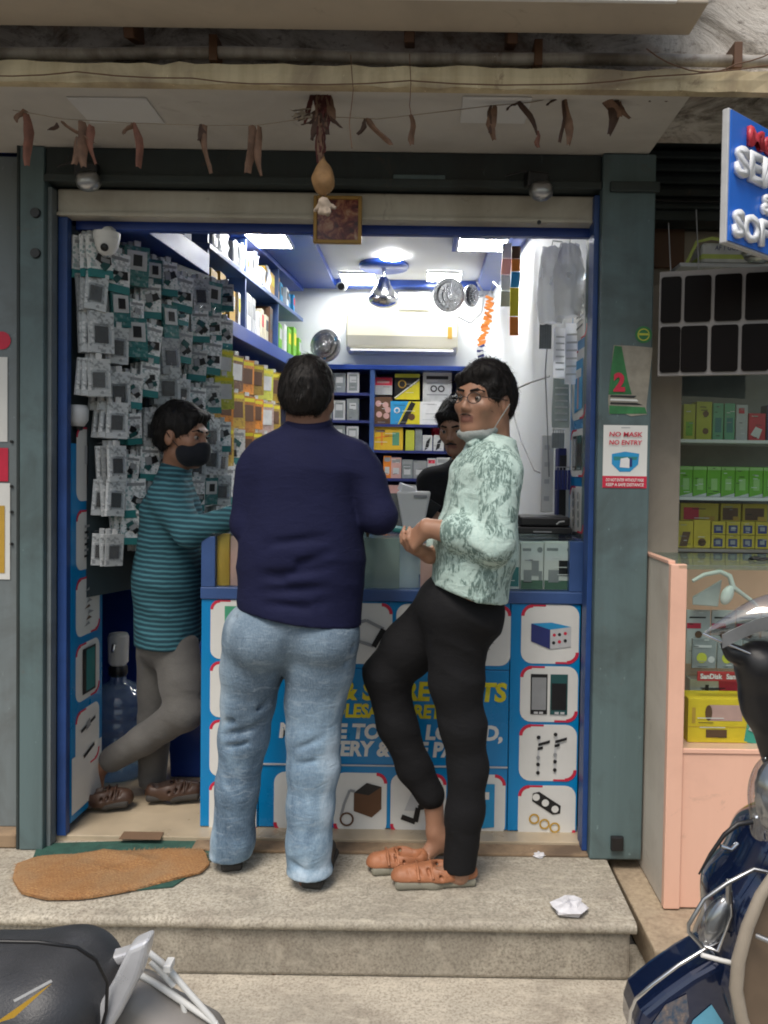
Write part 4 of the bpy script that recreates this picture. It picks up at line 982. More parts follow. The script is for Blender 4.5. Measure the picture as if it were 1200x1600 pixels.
# packs hanging on the left wall under the shelf -----------------
oh = thing('hanging_rail', 'steel rail with pegs under the left shelf holding orange packs', 'rail', (-1.1, 4.4, 1.2))
kinds_o = [['olive', 'gold', 'gold', 'brown', 'orange', 'gold', 'olive', 'gold'], ['pink', 'gold', 'orange', 'gold', 'orange', 'orange', 'pink', 'gold'], ['white', 'white', 'gold', 'white', 'orange', 'gold', 'gold', 'grey'], ['white', 'grey', 'white', 'white', 'teal', 'white', 'white', 'grey'], ['white', 'grey', 'teal', 'white', 'grey', 'white', 'white', 'grey']]
for r, z in enumerate((1.965, 1.765, 1.57, 1.37, 1.17)):
    q0, q1 = Vector((Xw(3.8) + 0.02, 3.8, z)), Vector((Xw(5.3) + 0.02, 5.3, z))
    MB().cyl(q0, q1, 0.004, m_steel, 6).build('rail', oh)
    for c_ in range(8):
        d = 3.84 + c_ * 0.185; base = Vector((Xw(d) + 0.02, d, z))
        put(pegm, 'peg', base - org(oh), (0, 0, math.radians(55)), oh, (1, 1.5, 1))
        dirv = Vector((math.sin(math.radians(55)), -math.cos(math.radians(55)), 0))
        kd = kinds_o[r][c_]; sz = rr.choice([3, 4, 5])
        for k in range(3):
            p_ = base + dirv * (0.185 - k * 0.04) + Vector((0, 0, -0.004))
            o = put(pack(kd, sz, (r + c_) % 3), 'foil_packet', p_, (rr.uniform(-0.03, 0.04), rr.uniform(-0.05, 0.05), math.radians(55) + rr.uniform(-0.2, 0.15)))
            where = 'front' if k == 0 else ORD[k] + ' from front'
            tag(o, '%s pack under blue shelf, %s on %s peg of %s rail' % (KW[kd], where, ORD[c_], ORD[r]), 'accessory pack', 'packs under the left shelf')

# ================================================================== BACK WALL
YB = 5.30
bs = thing('back_shelf', 'blue shelf unit on the back wall with boxes and packets', 'shelf', (-0.3, 5.45, FLZ))
xa, xb, xc = P(470, 650, YB).x, P(581, 650, YB).x, P(722, 650, YB).x
zt = P(600, 573, YB).z
m_bshelf = m_blue
for x in (xa, xb, xc): MB().box(x - 0.015, x + 0.015, YB, 5.60, FLZ, zt - 0.021, m_rail if x == xb else m_bshelf).build('upright', bs, 0.002)
MB().box(xa - 0.02, xc + 0.02, YB - 0.01, 5.60, zt - 0.02, zt + 0.01, m_bshelf).build('top_board', bs, 0.002)
MB().box(xa, xc, 5.601, 5.615, FLZ, zt, m_navyp).build('back', bs)
zl = [P(530, y, YB).z for y in (613, 656, 697, 740)]; zr_ = [P(650, y, YB).z for y in (663, 704, 748)]
for z in zl: MB().box(xa + 0.016, xb - 0.016, YB + 0.01, 5.60, z - 0.018, z, m_navyp).build('shelf_board', bs)
for z in zr_: MB().box(xb + 0.016, xc - 0.016, YB + 0.01, 5.60, z - 0.018, z, m_navyp).build('shelf_board', bs)
m_backlow = M('grey_cabinet', (0.10, 0.11, 0.11), 0.5)
MB().box(xa + 0.016, xc - 0.016, YB + 0.03, 5.59, FLZ, zr_[2] - 0.10, m_backlow).build('cabinet', bs, 0.003)
def onback(px0, px1, py0, py1, name, lab, cat, body, deco, dep=0.08, group=None, tilt=0.0):
    a = P(px0, py1, YB + 0.05); b = P(px1, py0, YB + 0.05)
    return boxed(name, lab, cat, a.x, b.x, YB + 0.03, YB + 0.03 + dep, a.z, b.z, body, deco, group)
# left bay: grey packs, three rows
for r, (zb0, rn) in enumerate(((zl[0], 'top'), (zl[1], 'middle'), (zl[2], 'bottom'))):
    for k in range(5):
        x0 = xa + 0.03 + k * 0.09
        if x0 + 0.08 > xb - 0.016: break
        h = 0.135 + rr.uniform(-0.01, 0.01)
        boxed('film_packet', 'grey screen protector packet, %s from left on the %s row of the left back bay' % (ORD[k], rn), 'packet', x0, x0 + 0.08, YB + 0.03, YB + 0.06, zb0 + 0.001, zb0 + h, m_lgrey if (r + k) % 2 else m_packg, lambda D, w, h: (D.rect(-w * 0.35, h * 0.1, w * 0.35, h * 0.9, m_packg), D.rect(-w * 0.28, h * 0.5, w * 0.28, h * 0.8, m_lgrey)), 'grey packets on the back shelf')
S1 = P(650, 663, YB).z + 0.001
def stand(px0, px1, pytop, zb0, name, lab, cat, body, deco, dep=0.07, y=None, group='products on the back shelf'):
    y = y if y is not None else YB + 0.03
    a = P(px0, 650, y); b = P(px1, 650, y); zt_ = P((px0 + px1) / 2, pytop, y).z
    return boxed(name, lab, cat, a.x, b.x, y, y + dep, zb0, zt_, body, deco, group)
stand(584, 612, 590, S1 + 0.2, 'product_box', 'red and white box on the back shelf, upper left', 'box', m_packw, lambda D, w, h: (D.rect(-w / 2, h * 0.55, w / 2, h, m_red), D.rect(-w * 0.35, h * 0.68, w * 0.35, h * 0.8, m_pink)), y=YB + 0.10)
stand(584, 612, 620, S1, 'product_box', 'brown box with round pale pictures under the red and white box', 'box', m_brown, lambda D, w, h: [D.disc(x * w, z * h, w * 0.17, m_pink, 12) for x, z in ((-0.25, 0.75), (0.15, 0.7), (-0.2, 0.35), (0.2, 0.3), (0.28, 0.52))])
stand(616, 655, 584, S1 + 0.17, 'product_box', 'black and yellow earphone box on the back shelf', 'box', m_black, lambda D, w, h: (D.poly([(-w / 2, 0), (w / 2, 0), (w / 2, h * 0.75)], m_yelp), D.rect(-w / 2, h * 0.85, w / 2, h, m_olive), D.line([(-w / 2, h * 0.05), (w / 2, h * 0.8)], 0.008, m_paper), D.ring(-w * 0.2, h * 0.6, 0.02, 0.028, m_gold)), y=YB + 0.10)
stand(610, 656, 627, S1, 'product_box', 'blue and yellow box leaning on the back shelf', 'box', m_yelp, lambda D, w, h: (D.poly([(-w / 2, 0), (-w * 0.25, 0), (w * 0.12, h), (-w / 2, h)], m_skyb), D.poly([(-w * 0.2, 0), (w * 0.02, 0), (w * 0.35, h * 0.9), (w * 0.2, h)], m_black), D.disc(w * 0.22, h * 0.32, w * 0.12, m_brown, 10), D.ring(-w * 0.28, h * 0.6, 0.012, 0.02, m_paper)), dep=0.05)
stand(660, 705, 578, S1 + 0.001, 'product_box', 'tall white box with earphone drawing on the back shelf', 'box', m_packw, lambda D, w, h: (D.rect(-w * 0.38, h * 0.83, w * 0.38, h * 0.89, m_black), D.disc(0, h * 0.66, w * 0.33, m_lgrey, 18, h * 0.09), D.ring(-w * 0.12, h * 0.66, w * 0.07, w * 0.12, m_black), D.ring(w * 0.14, h * 0.66, w * 0.07, w * 0.12, m_black), D.rect(-w * 0.36, h * 0.74, w * 0.36, h * 0.76, m_grey), D.rect(-w * 0.36, h * 0.54, w * 0.36, h * 0.56, m_grey)), y=YB + 0.11)
stand(656, 700, 628, S1, 'product_box', 'plain white carton on the back shelf beside the clerk', 'box', m_paper, lambda D, w, h: (D.rect(-w * 0.3, h * 0.45, w * 0.1, h * 0.5, m_lgrey), D.rect(-w * 0.4, h * 0.2, w * 0.3, h * 0.23, m_lgrey)), dep=0.05)
S2 = zr_[1] + 0.001
stand(583, 630, 666, S2, 'product_box', 'amber box with a green phone picture on the second back shelf', 'box', flat('amber_box', (0.72, 0.45, 0.02)), lambda D, w, h: (D.rect(w * 0.15, h * 0.2, w * 0.38, h * 0.75, flat('sea_green', (0.1, 0.3, 0.18))), D.line([(-w * 0.42, h * 0.5), (w * 0.05, h * 0.6)], 0.01, m_orange), D.line([(-w * 0.2, h * 0.2), (-w * 0.2, h * 0.8)], 0.012, m_orange), D.rect(-w * 0.42, h * 0.75, -w * 0.1, h * 0.85, m_brown)))
stand(634, 648, 672, S2, 'product_box', 'pale yellow box next to the amber box', 'box', m_olive, None)
stand(649, 660, 670, S2, 'product_box', 'slim grey box on the second back shelf', 'box', m_packg, None)
stand(661, 676, 680, S2, 'product_box', 'white box with black swirl, left of its twin', 'box', m_packw, lambda D, w, h: (D.poly([(-w * 0.3, 0), (w * 0.1, h * 0.2), (w * 0.35, h * 0.9), (-w * 0.1, h * 0.6)], m_black),))
stand(678, 694, 680, S2, 'product_box', 'white box with black swirl, right of its twin', 'box', m_packw, lambda D, w, h: (D.poly([(-w * 0.3, 0), (w * 0.1, h * 0.2), (w * 0.35, h * 0.9), (-w * 0.1, h * 0.6)], m_black),))
c = P(680, 671, YB + 0.14); tag(MB().ball((c.x, YB + 0.15, c.z), 0.032, m_red).lathe([(0.02, 0), (0.028, 0.02), (0.02, 0.04)], (c.x, YB + 0.15, c.z - 0.05), m_red, 12).build('red_bottle', at=(c.x, YB + 0.15, S2)), 'small red round bottle top on the second back shelf', 'bottle')
S3 = zr_[2] + 0.001
for n, (p0, p1, top, mt, nm) in enumerate(((600, 612, 712, m_orange, 'orange'), (612, 628, 715, m_pink, 'dusty pink'), (629, 646, 718, m_packg, 'dark grey'), (647, 668, 720, m_grey, 'grey'), (669, 682, 716, m_red, 'red topped'), (683, 704, 715, m_packw, 'white'))):
    stand(p0, p1, top, S3, 'product_box', '%s packet on the third back shelf, %s from the left' % (nm, ORD[n]), 'box', m_packw if nm == 'red topped' else mt, lambda D, w, h: (D.rect(-w * 0.3, h * 0.2, w * 0.3, h * 0.5, m_lgrey), D.rect(-w * 0.4, h * 0.75, w * 0.4, h * 0.92, m_red if nm == 'red topped' else m_grey)))
for n, (p0, p1, top, mt, nm) in enumerate(((598, 625, 758, m_pink, 'dusty pink'), (626, 655, 757, m_lgrey, 'light grey'), (656, 690, 756, m_packg, 'dark grey'))):
    stand(p0, p1, top, zr_[2] - 0.0995, 'product_box', '%s carton on the low cabinet under the back shelves' % nm, 'box', mt, None)
# air conditioner
a = P(541, 548, 5.42); b = P(716, 488, 5.42)
ac = thing('air_conditioner', 'cream wall mounted air conditioner on the back wall', 'air conditioner', ((a.x + b.x) / 2, 5.5, a.z))
prof = [(5.40, a.z + 0.03), (5.385, a.z + 0.10), (5.40, b.z - 0.03), (5.43, b.z), (5.619, b.z), (5.619, a.z), (5.45, a.z)]
n = len(prof); bb = MB(); bb.add([(a.x, y, z) for y, z in prof] + [(b.x, y, z) for y, z in prof], [tuple(range(n)), tuple(range(2 * n - 1, n - 1, -1))] + [((i + 1) % n, i, n + i, n + (i + 1) % n) for i in range(n)], M('ac_cream', (0.76, 0.72, 0.56), 0.35, 0, 0.05, 3)); bb.build('case', ac, 0.012, seg=3)
MB().obox(((a.x + b.x) / 2, 5.412, a.z + 0.012), (b.x - a.x - 0.06, 0.06, 0.008), m_wplast, (0.5, 0, 0)).build('louvre', ac, 0.002)
MB().box(a.x + 0.05, b.x - 0.05, 5.43, 5.44, a.z - 0.004, a.z + 0.004, m_grey).build('slot', ac)
o = P(703, 520, 5.38); MB().box(o.x - 0.015, o.x + 0.015, 5.380, 5.3845, o.z - 0.04, o.z + 0.04, m_gold).build('badge', ac)
a = P(622, 483, 5.52); b = P(673, 456, 5.52)
t = thing('voltage_stabiliser', 'white box with a slot on the wall above the air conditioner', 'box', ((a.x + b.x) / 2, 5.58, a.z))
MB().box(a.x, b.x, 5.52, 5.619, a.z, b.z, m_wplast).build('case', t, 0.008); MB().box(a.x + 0.03, b.x - 0.03, 5.516, 5.5195, a.z + 0.025, a.z + 0.045, m_lgrey).build('slot', t, 0.002)
# fans
def fan(px, py, d, R, lab, tilt=(0, 0), blue=False):
    c = P(px, py, d); t = thing('wall_fan', lab, 'fan', c, 0, 'chrome fans in the shop')
    rot = Euler((math.radians(90) + tilt[0], 0, tilt[1])).to_matrix()
    cg = MB()
    for k in range(4): cg.lathe([(R * s + 0.0012 * math.cos(a), 0.03 * (1 - s * s) * 1.2 + 0.0012 * math.sin(a)) for s in [(k + 1) / 4] for a in [i * math.pi / 2 for i in range(5)]], c, m_chrome, 24, rot=rot)
    for k in range(16):
        a = 2 * math.pi * k / 16
        cg.tube([c + rot @ Vector((R * s * math.cos(a), R * s * math.sin(a), 0.03 * (1 - s * s) * 1.2)) for s in (0.15, 0.5, 0.8, 1.0)], 0.0012, m_chrome, 4)
    cg.build('cage', t)
    bl = MB(); mm = m_skyb if blue else m_steel
    for k in range(3):
        a0 = 2 * math.pi * k / 3; rows = []
        for i in range(5):
            s = 0.15 + 0.7 * i / 4; rows.append([c + rot @ Vector((R * s * math.cos(a0 + u * 0.42 * (0.6 + s)), R * s * math.sin(a0 + u * 0.42 * (0.6 + s)), -0.012 + 0.018 * u)) for u in (-1, 0, 1)])
        bl.sheet(rows, mm, 0.002)
    bl.build('blades', t)
    MB().lathe([(0.0, 0.035), (R * 0.2, 0.032), (R * 0.24, 0.0), (R * 0.3, -0.03), (R * 0.25, -0.09), (R * 0.1, -0.11)], c, m_chrome, 18, rot=rot).build('motor', t)
    MB().lathe([(R, 0.0), (R * 1.03, -0.006), (R * 1.0, -0.018), (R * 0.6, -0.05), (R * 0.2, -0.06)], c, m_steel, 24, rot=rot).build('rear_shell', t)
    return t, c
f1, c1 = fan(702, 461, 5.1, 0.105, 'chrome wall fan above the right end of the air conditioner', (0.25, 0.35))
MB().tube([c1 + Vector((0.02, 0.09, 0)), c1 + Vector((0.12, 0.2, 0.04)), c1 + Vector((0.2, 0.3, 0.05))], 0.012, m_steel, 8).build('bracket', f1)
f2, c2 = fan(738, 462, 5.2, 0.07, 'small chrome wall fan tucked in the right back corner', (0.1, 0.9))
MB().tube([c2 + Vector((0.02, 0.06, 0)), c2 + Vector((0.06, 0.16, 0.03)), c2 + Vector((0.12, 0.2, 0.05))], 0.01, m_steel, 8).build('bracket', f2)
f3, c3 = fan(508, 540, 5.2, 0.105, 'chrome wall fan with blue blades left of the air conditioner', (-0.05, -0.3), True)
MB().tube([c3 + Vector((0, 0.10, 0)), c3 + Vector((-0.03, 0.25, -0.03)), c3 + Vector((-0.03, 0.41, -0.03))], 0.012, m_steel, 8).build('bracket', f3)
c = G(600, 413, CEIL)
t = thing('ceiling_fan', 'chrome ceiling fan hub hanging from a dark blue ceiling disc', 'ceiling fan', (c.x, c.y, CEIL))
MB().lathe([(0.0, -0.03), (0.15, -0.028), (0.158, -0.012), (0.158, -0.001)], (c.x, c.y, CEIL), m_blue, 28).build('ceiling_disc', t)
MB().cyl((c.x, c.y, CEIL - 0.03), (c.x, c.y, CEIL - 0.10), 0.014, m_chrome).build('rod', t)
MB().lathe([(0.02, -0.08), (0.035, -0.10), (0.045, -0.13), (0.085, -0.19), (0.10, -0.225), (0.09, -0.25), (0.05, -0.27), (0.0, -0.275)], (c.x, c.y, CEIL), m_chrome, 22).build('hub', t)
# cameras
c = P(167, 372, 2.885)
t = thing('security_camera', 'white dome security camera in the upper left corner of the opening', 'security camera', (c.x, 2.885, c.z + 0.03))
MB().lathe([(0.046, 0.018), (0.046, 0.0), (0.042, -0.008)], (c.x, 2.885, c.z), m_wplast, 24).build('base', t)
MB().lathe([(0.043, -0.007), (0.040, -0.028), (0.030, -0.048), (0.015, -0.060), (0.0, -0.063)], (c.x, 2.885, c.z), m_wplast, 24).build('dome', t)
MB().lathe([(0.014, 0.0), (0.013, 0.006), (0.0, 0.008)], (c.x + 0.006, 2.850, c.z - 0.042), m_black, 16, rot=Euler((math.radians(112), 0, 0)).to_matrix()).build('lens', t)
MB().tube([(c.x, 2.885, c.z + 0.02), (c.x, 2.91, c.z + 0.03), (c.x, 2.924, c.z + 0.03)], 0.02, m_wplast, 10).build('bracket', t)
c = P(534, 448, 5.3)
t = thing('security_camera', 'small white bullet camera on the back wall near the ceiling', 'security camera', (c.x, 5.3, c.z))
MB().cyl(c + Vector((0.0, -0.05, -0.01)), c + Vector((0, 0.08, 0.02)), 0.03, m_wplast, 16).build('body', t); MB().cyl(c + Vector((0, -0.056, -0.012)), c + Vector((0, -0.0505, -0.01)), 0.022, m_black, 14).build('lens', t)
MB().tube([c + Vector((0, 0.06, 0.02)), c + Vector((0, 0.15, 0.07)), c + Vector((0, 0.31, 0.07))], 0.01, m_wplast, 8).build('bracket', t)
# second dome among the packs
c = P(122, 648, 2.96)
t = thing('wall_lamp', 'small grey dome lamp above the left sticker column', 'lamp', (c.x, 2.97, c.z))
MB().lathe([(0.03, 0.035), (0.038, 0.02), (0.036, -0.02), (0.022, -0.042), (0.0, -0.05)], c, m_packw, 18).build('dome', t); MB().lathe([(0.02, -0.043), (0.015, -0.056), (0.0, -0.06)], c, m_black, 12).build('lens', t)
MB().box(c.x - 0.055, c.x - 0.0, c.y - 0.01, c.y + 0.012, c.z + 0.02, c.z + 0.032, m_black).build('bracket', t)

# ================================================================== RIGHT WALL
def Xr(d): return 0.632 - 0.0579 * (d - 2.90)
# hanging clear bags
def clearbag(px, py0, py1, d, w, lab, i):
    top = P(px, py0, d); bot = P(px, py1, d); h = top.z - bot.z; rg = random.Random(i)
    t = thing('plastic_bag', lab, 'plastic bag', (top.x, d, bot.z), 0, 'clear bags at the right jamb')
    for s in (-1, 1):
        rows = []
        for v in range(9):
            f = v / 8; ww = w * (0.30 + 0.20 * min(1, f * 3)) * (1 - 0.12 * max(0, f - 0.8) * 5)
            rows.append([(ww * (u / 4 - 1) + rg.uniform(-.006, .006), s * 0.022 * math.sin(math.pi * u / 8) * (0.3 + f) + rg.uniform(-.006, .006), h * (1 - f) + rg.uniform(-.004, .004)) for u in range(9)])
        MB().sheet(rows, m_film if s > 0 else m_filmf).build('film', t, local=True)
    MB().box(-w * 0.36, w * 0.30, -0.006, 0.006, h * 0.04, h * 0.72, m_milky).build('content', t, 0.003, local=True)
    MB().box(-w * 0.1, w * 0.12, -0.014, -0.008, h * 0.1, h * 0.6, m_milky).build('content', t, 0.003, local=True)
    MB().tube([(0, 0.01, h - 0.002), (0.01, 0.03, h + 0.03), (0.05, 0.06, h + 0.035)], 0.002, m_steel, 5).build('hook', t, local=True)
clearbag(862, 385, 505, 3.12, 0.10, 'clear plastic bag hanging left of its twin at the right jamb', 1)
clearbag(890, 380, 495, 3.08, 0.11, 'clear plastic bag hanging in front at the right jamb, largest of two', 2)
def sheetpaper(px0, px1, py0, py1, d, rz, lab, mat, deco=None):
    a = P(px0, py1, d); b = P(px1, py0, d); t = thing('paper_sheet', lab, 'paper', ((a.x + b.x) / 2, d, a.z), rz, 'papers hanging on the right wall')
    w, h = b.x - a.x, b.z - a.z
    MB().sheet([[(w * (u / 4 - .5), 0.008 * math.sin(u + v), h * v / 5) for u in range(5)] for v in range(6)], mat, 0.002).build('sheet', t, local=True)
    for k in range(6): MB().box(-w * 0.38, w * 0.36, -0.0125, -0.0115, h * (0.14 + 0.13 * k), h * (0.17 + 0.13 * k), m_lgrey).build('print', t, local=True)
sheetpaper(864, 884, 512, 590, 3.25, 0.1, 'white printed paper hanging on the right wall below the bags', m_milky)
sheetpaper(882, 906, 505, 600, 3.18, -0.3, 'folded printed paper hanging nearest the right jamb', m_milky)
sheetpaper(862, 890, 592, 668, 3.28, 0.1, 'grey plastic sleeve hanging under the printed paper', m_glove)
for n, (px0, px1, py0, py1, d) in enumerate(((842, 862, 500, 545, 3.35), (862, 882, 672, 700, 3.3), (866, 892, 730, 765, 3.25))):
    a = P(px0, py1, d); b = P(px1, py0, d); t = thing('key_bunch', ('bunch of small dark grey connectors hanging under the clear bags', 'bunch of dark connectors hanging at the middle of the right wall', 'bunch of navy connectors hanging low on the right wall')[n], 'connectors', ((a.x + b.x) / 2, d, a.z), 0, 'connector bunches on the right wall')
    for k in range(5):
        x = a.x + (b.x - a.x) * (k + 0.5) / 5
        MB().box(x - 0.005, x + 0.005, d - 0.006, d + 0.006, a.z, b.z - 0.012, m_packg if n < 2 else m_navyp).box(x - 0.0015, x + 0.0015, d - 0.0015, d + 0.0015, b.z - 0.013, b.z, m_steel).build('connector', t, 0.001)
    MB().cyl((a.x, d, b.z), (b.x, d, b.z), 0.002, m_steel, 6).build('ring', t)
a = P(872, 800, 3.35); b = P(893, 700, 3.35)
t = thing('wall_case', 'dark navy case standing at the right wall behind the counter end', 'case', ((a.x + b.x) / 2, 3.4, CTOP)); MB().box(a.x, b.x + 0.01, 3.37, 3.45, CTOP + 0.001, b.z, m_navyp).build('case', t, 0.005); MB().box(a.x + 0.005, b.x, 3.365, 3.3695, CTOP + 0.02, b.z - 0.03, m_black).build('front', t, 0.002)
# power strip on the wall
a = P(845, 800, 3.55); b = P(866, 680, 3.55)
t = thing('power_strip', 'white upright power strip board on the right wall', 'power strip', ((a.x + b.x) / 2, 3.57, a.z))
MB().box(a.x, b.x, 3.55, 3.59, a.z, b.z, m_wplast).build('board', t, 0.004)
for k in range(4):
    z = a.z + (b.z - a.z) * (0.15 + 0.22 * k); MB().box(a.x + 0.012, a.x + 0.035, 3.546, 3.5495, z, z + 0.02, m_lgrey).build('socket', t, 0.001)
MB().tube([(b.x - 0.01, 3.545, b.z - 0.02), (b.x + 0.01, 3.53, b.z + 0.15), (b.x - 0.005, 3.5, b.z + 0.35)], 0.003, m_wwire, 6).build('cable', t)
# wires and hanging strips
t = thing('wall_cable', 'loose grey cable sagging across the right wall', 'cable', (0.5, 3.6, 1.5))
MB().tube([P(770, 690, 4.6), P(800, 640, 4.2), P(815, 690, 4.0), P(835, 735, 3.8), P(860, 745, 3.6)], 0.004, m_wire, 6).build('cable', t)
MB().tube([P(858, 500, 3.5), P(852, 580, 3.5), P(855, 660, 3.5), P(858, 745, 3.5)], 0.003, m_wire, 6).build('cable', t)
t = thing('wall_cable', 'short white cable running from the paper to the man with glasses', 'cable', (0.5, 3.6, 1.7)); MB().tube([P(800, 610, 3.9), P(830, 597, 3.7), P(858, 588, 3.5)], 0.005, m_wwire, 6).build('cable', t)
t = thing('wall_cable', 'looped white cable high in the right back corner', 'cable', (0.4, 4.8, 2.2)); MB().tube([P(770, 440, 4.6), P(790, 460, 4.6), P(810, 445, 4.5), P(818, 410, 4.5)], 0.006, m_wwire, 6).build('cable', t); MB().tube([P(716, 495, 5.2), P(735, 505, 5.2), P(752, 490, 5.2), P(757, 460, 5.2), P(745, 440, 5.2)], 0.006, m_wwire, 6).build('cable', t)
def strip(pxs, d, w, cols, lab):
    q = [P(x, y, d) for x, y in pxs]; t = thing('sachet_strip', lab, 'sachet strip', q[-1], 0, 'strips hanging in the right back corner')
    for i in range(len(q) - 1):
        a, b = q[i + 1], q[i]; MB().hexa([(a.x - w / 2, d - .004, a.z + .003), (a.x + w / 2, d - .004, a.z + .003), (a.x + w / 2, d + .004, a.z + .003), (a.x - w / 2, d + .004, a.z + .003)], [(b.x - w / 2, d - .008, b.z), (b.x + w / 2, d - .008, b.z), (b.x + w / 2, d + .006, b.z), (b.x - w / 2, d + .006, b.z)], cols[i % len(cols)]).build('sachet', t, 0.002)
strip([(792, 380), (792, 405), (790, 430), (790, 455), (789, 480)], 4.3, 0.05, [m_packw, m_pink, m_lgrey, m_grey], 'hanging strip of grey and pink sachets in the right corner')
strip([(806, 385), (806, 405), (806, 425), (804, 450), (803, 495), (803, 525)], 4.2, 0.045, [m_brown, m_orange, m_skyb, m_yelp, m_orange], 'hanging strip of orange and yellow sachets at the right wall')
# marigold garland
t = thing('flower_garland', 'orange marigold garland hanging in the right back corner', 'garland', P(755, 560, 5.0))
gb = MB(); rg = random.Random(5)
for i in range(26):
    f = i / 25; q = P(764 - 12 * f + 3 * math.sin(f * 6), 465 + 95 * f, 5.0)
    gb.obox(q + Vector((rg.uniform(-.008, .008), rg.uniform(-.006, .006), 0)), (0.05 if f < 0.8 else 0.04, 0.012, 0.014), m_orange if f < 0.8 else (m_packw if i % 2 else m_navyp), (0, rg.uniform(-.5, .5), rg.uniform(-.4, .4)))
    if i % 2 == 0: gb.ball(q + Vector((0.03, -0.006, 0)), 0.007, m_paper, 6, 4)
gb.build('flowers', t); MB().tube([P(764, 465, 5.0), P(768, 450, 5.05), P(772, 440, 5.2)], 0.003, m_wire, 5).build('string', t)
# water jar
c = P(184, 1205, 3.46)
t = thing('water_jar', 'clear blue water jar with a white pump on top, behind the boy', 'water jar', (c.x, 3.46, FLZ))
m_jar = clear('blue_jar', (0.62, 0.78, 0.93), 0.08, 0.08, 0.16, (0.45, 0.6, 0.8))
pf = [(0.0, 0.0), (0.11, 0.0), (0.128, 0.012)]
for k in range(5): pf += [(0.13, 0.03 + k * 0.06), (0.13, 0.06 + k * 0.06), (0.123, 0.072 + k * 0.06), (0.123, 0.078 + k * 0.06)]
pf += [(0.13, 0.335), (0.115, 0.365), (0.06, 0.395), (0.034, 0.41), (0.032, 0.445)]
MB().lathe(pf, (c.x, 3.46, FLZ + 0.001), m_jar, 28).build('jar', t)
MB().lathe([(0.034, 0.43), (0.04, 0.44), (0.04, 0.47), (0.03, 0.48)], (c.x, 3.46, FLZ), m_black, 18).build('collar', t)
MB().lathe([(0.03, 0.475), (0.042, 0.49), (0.044, 0.60), (0.038, 0.615), (0.0, 0.617)], (c.x, 3.46, FLZ), m_wplast, 20).build('pump', t)
MB().tube([(c.x, 3.425, FLZ + 0.57), (c.x + 0.01, 3.38, FLZ + 0.58), (c.x + 0.012, 3.365, FLZ + 0.555)], 0.008, m_steel, 8).build('spout', t)
# a blue crate standing behind the boy's legs
a = P(262, 1225, 3.42); b = P(325, 1120, 3.42)
t = thing('blue_tub', 'plain blue tub on the shop floor behind the boy', 'tub', ((a.x + b.x) / 2, 3.5, FLZ)); MB().hexa([(a.x + .01, 3.42, FLZ + .001), (b.x + .04, 3.42, FLZ + .001), (b.x + .04, 3.6, FLZ + .001), (a.x + .01, 3.6, FLZ + .001)], [(a.x, 3.40, b.z), (b.x + .05, 3.40, b.z), (b.x + .05, 3.62, b.z), (a.x, 3.62, b.z)], M('tub_blue', (0.01, 0.05, 0.28), 0.35)).build('tub', t, 0.01); MB().box(a.x - .004, b.x + .054, 3.396, 3.624, b.z + .001, b.z + .02, M('tub_blue', (0.01, 0.05, 0.28), 0.35)).build('rim', t, 0.004)
# ================================================================== THINGS ON THE PILLAR
YP = 2.7795
def poster(px0, px1, py0, py1, name, lab, draw, d=YP):
    a = P(px0, py1, d); b = P(px1, py0, d); w, h = b.x - a.x, b.z - a.z
    D = Decal(); draw(D, w, h); t = thing(name, lab, 'poster', (a.x, d - 0.001, a.z))
    D.build('sheet', t, local=True); return t, a, w, h
def mask_poster(D, w, h):
    D.rect(0, 0, w, h, m_white); D.rect(0, 0, w, h * 0.19, m_red)
    D.rect(w * 0.40, h * 0.955, w * 0.6, h * 0.965, m_grey)
    D.poly([(w * 0.2, h * 0.54), (w * 0.5, h * 0.58), (w * 0.82, h * 0.55), (w * 0.8, h * 0.38), (w * 0.62, h * 0.26), (w * 0.38, h * 0.26), (w * 0.2, h * 0.38)], m_skyb)
    D.poly([(w * 0.24, h * 0.5), (w * 0.78, h * 0.5), (w * 0.76, h * 0.45), (w * 0.25, h * 0.44)], m_teal)
    D.poly([(w * 0.38, h * 0.33), (w * 0.6, h * 0.32), (w * 0.62, h * 0.45), (w * 0.55, h * 0.49), (w * 0.40, h * 0.47)], m_paper)
    D.rect(w * 0.6, h * 0.34, w * 0.66, h * 0.48, m_navyp)
t, a, w, h = poster(941, 1012, 665, 762, 'mask_poster', 'white and red NO MASK NO ENTRY poster on the right pillar', mask_poster)
for s, zz, hh, mt in (('NO MASK', 0.82, 0.075, m_red), ('NO ENTRY', 0.69, 0.075, m_red), ('DO NOT ENTER WITHOUT MASK', 0.105, 0.05, m_white), ('KEEP A SAFE DISTANCE', 0.03, 0.05, m_white)):
    text(t, s, mt, (a.x + w / 2, YP - 0.0065, a.z + h * zz), w * (0.75 if hh > 0.06 else 0.86), h * hh, bold=0.02, shear=0.1)
m_gpost = M('torn_green_print', (0.04, 0.22, 0.07), 0.6, 0, 0.4, 20); m_torn = M('torn_paper', (0.36, 0.33, 0.27), 0.8, 0, 0.3, 20, bump=0.5)
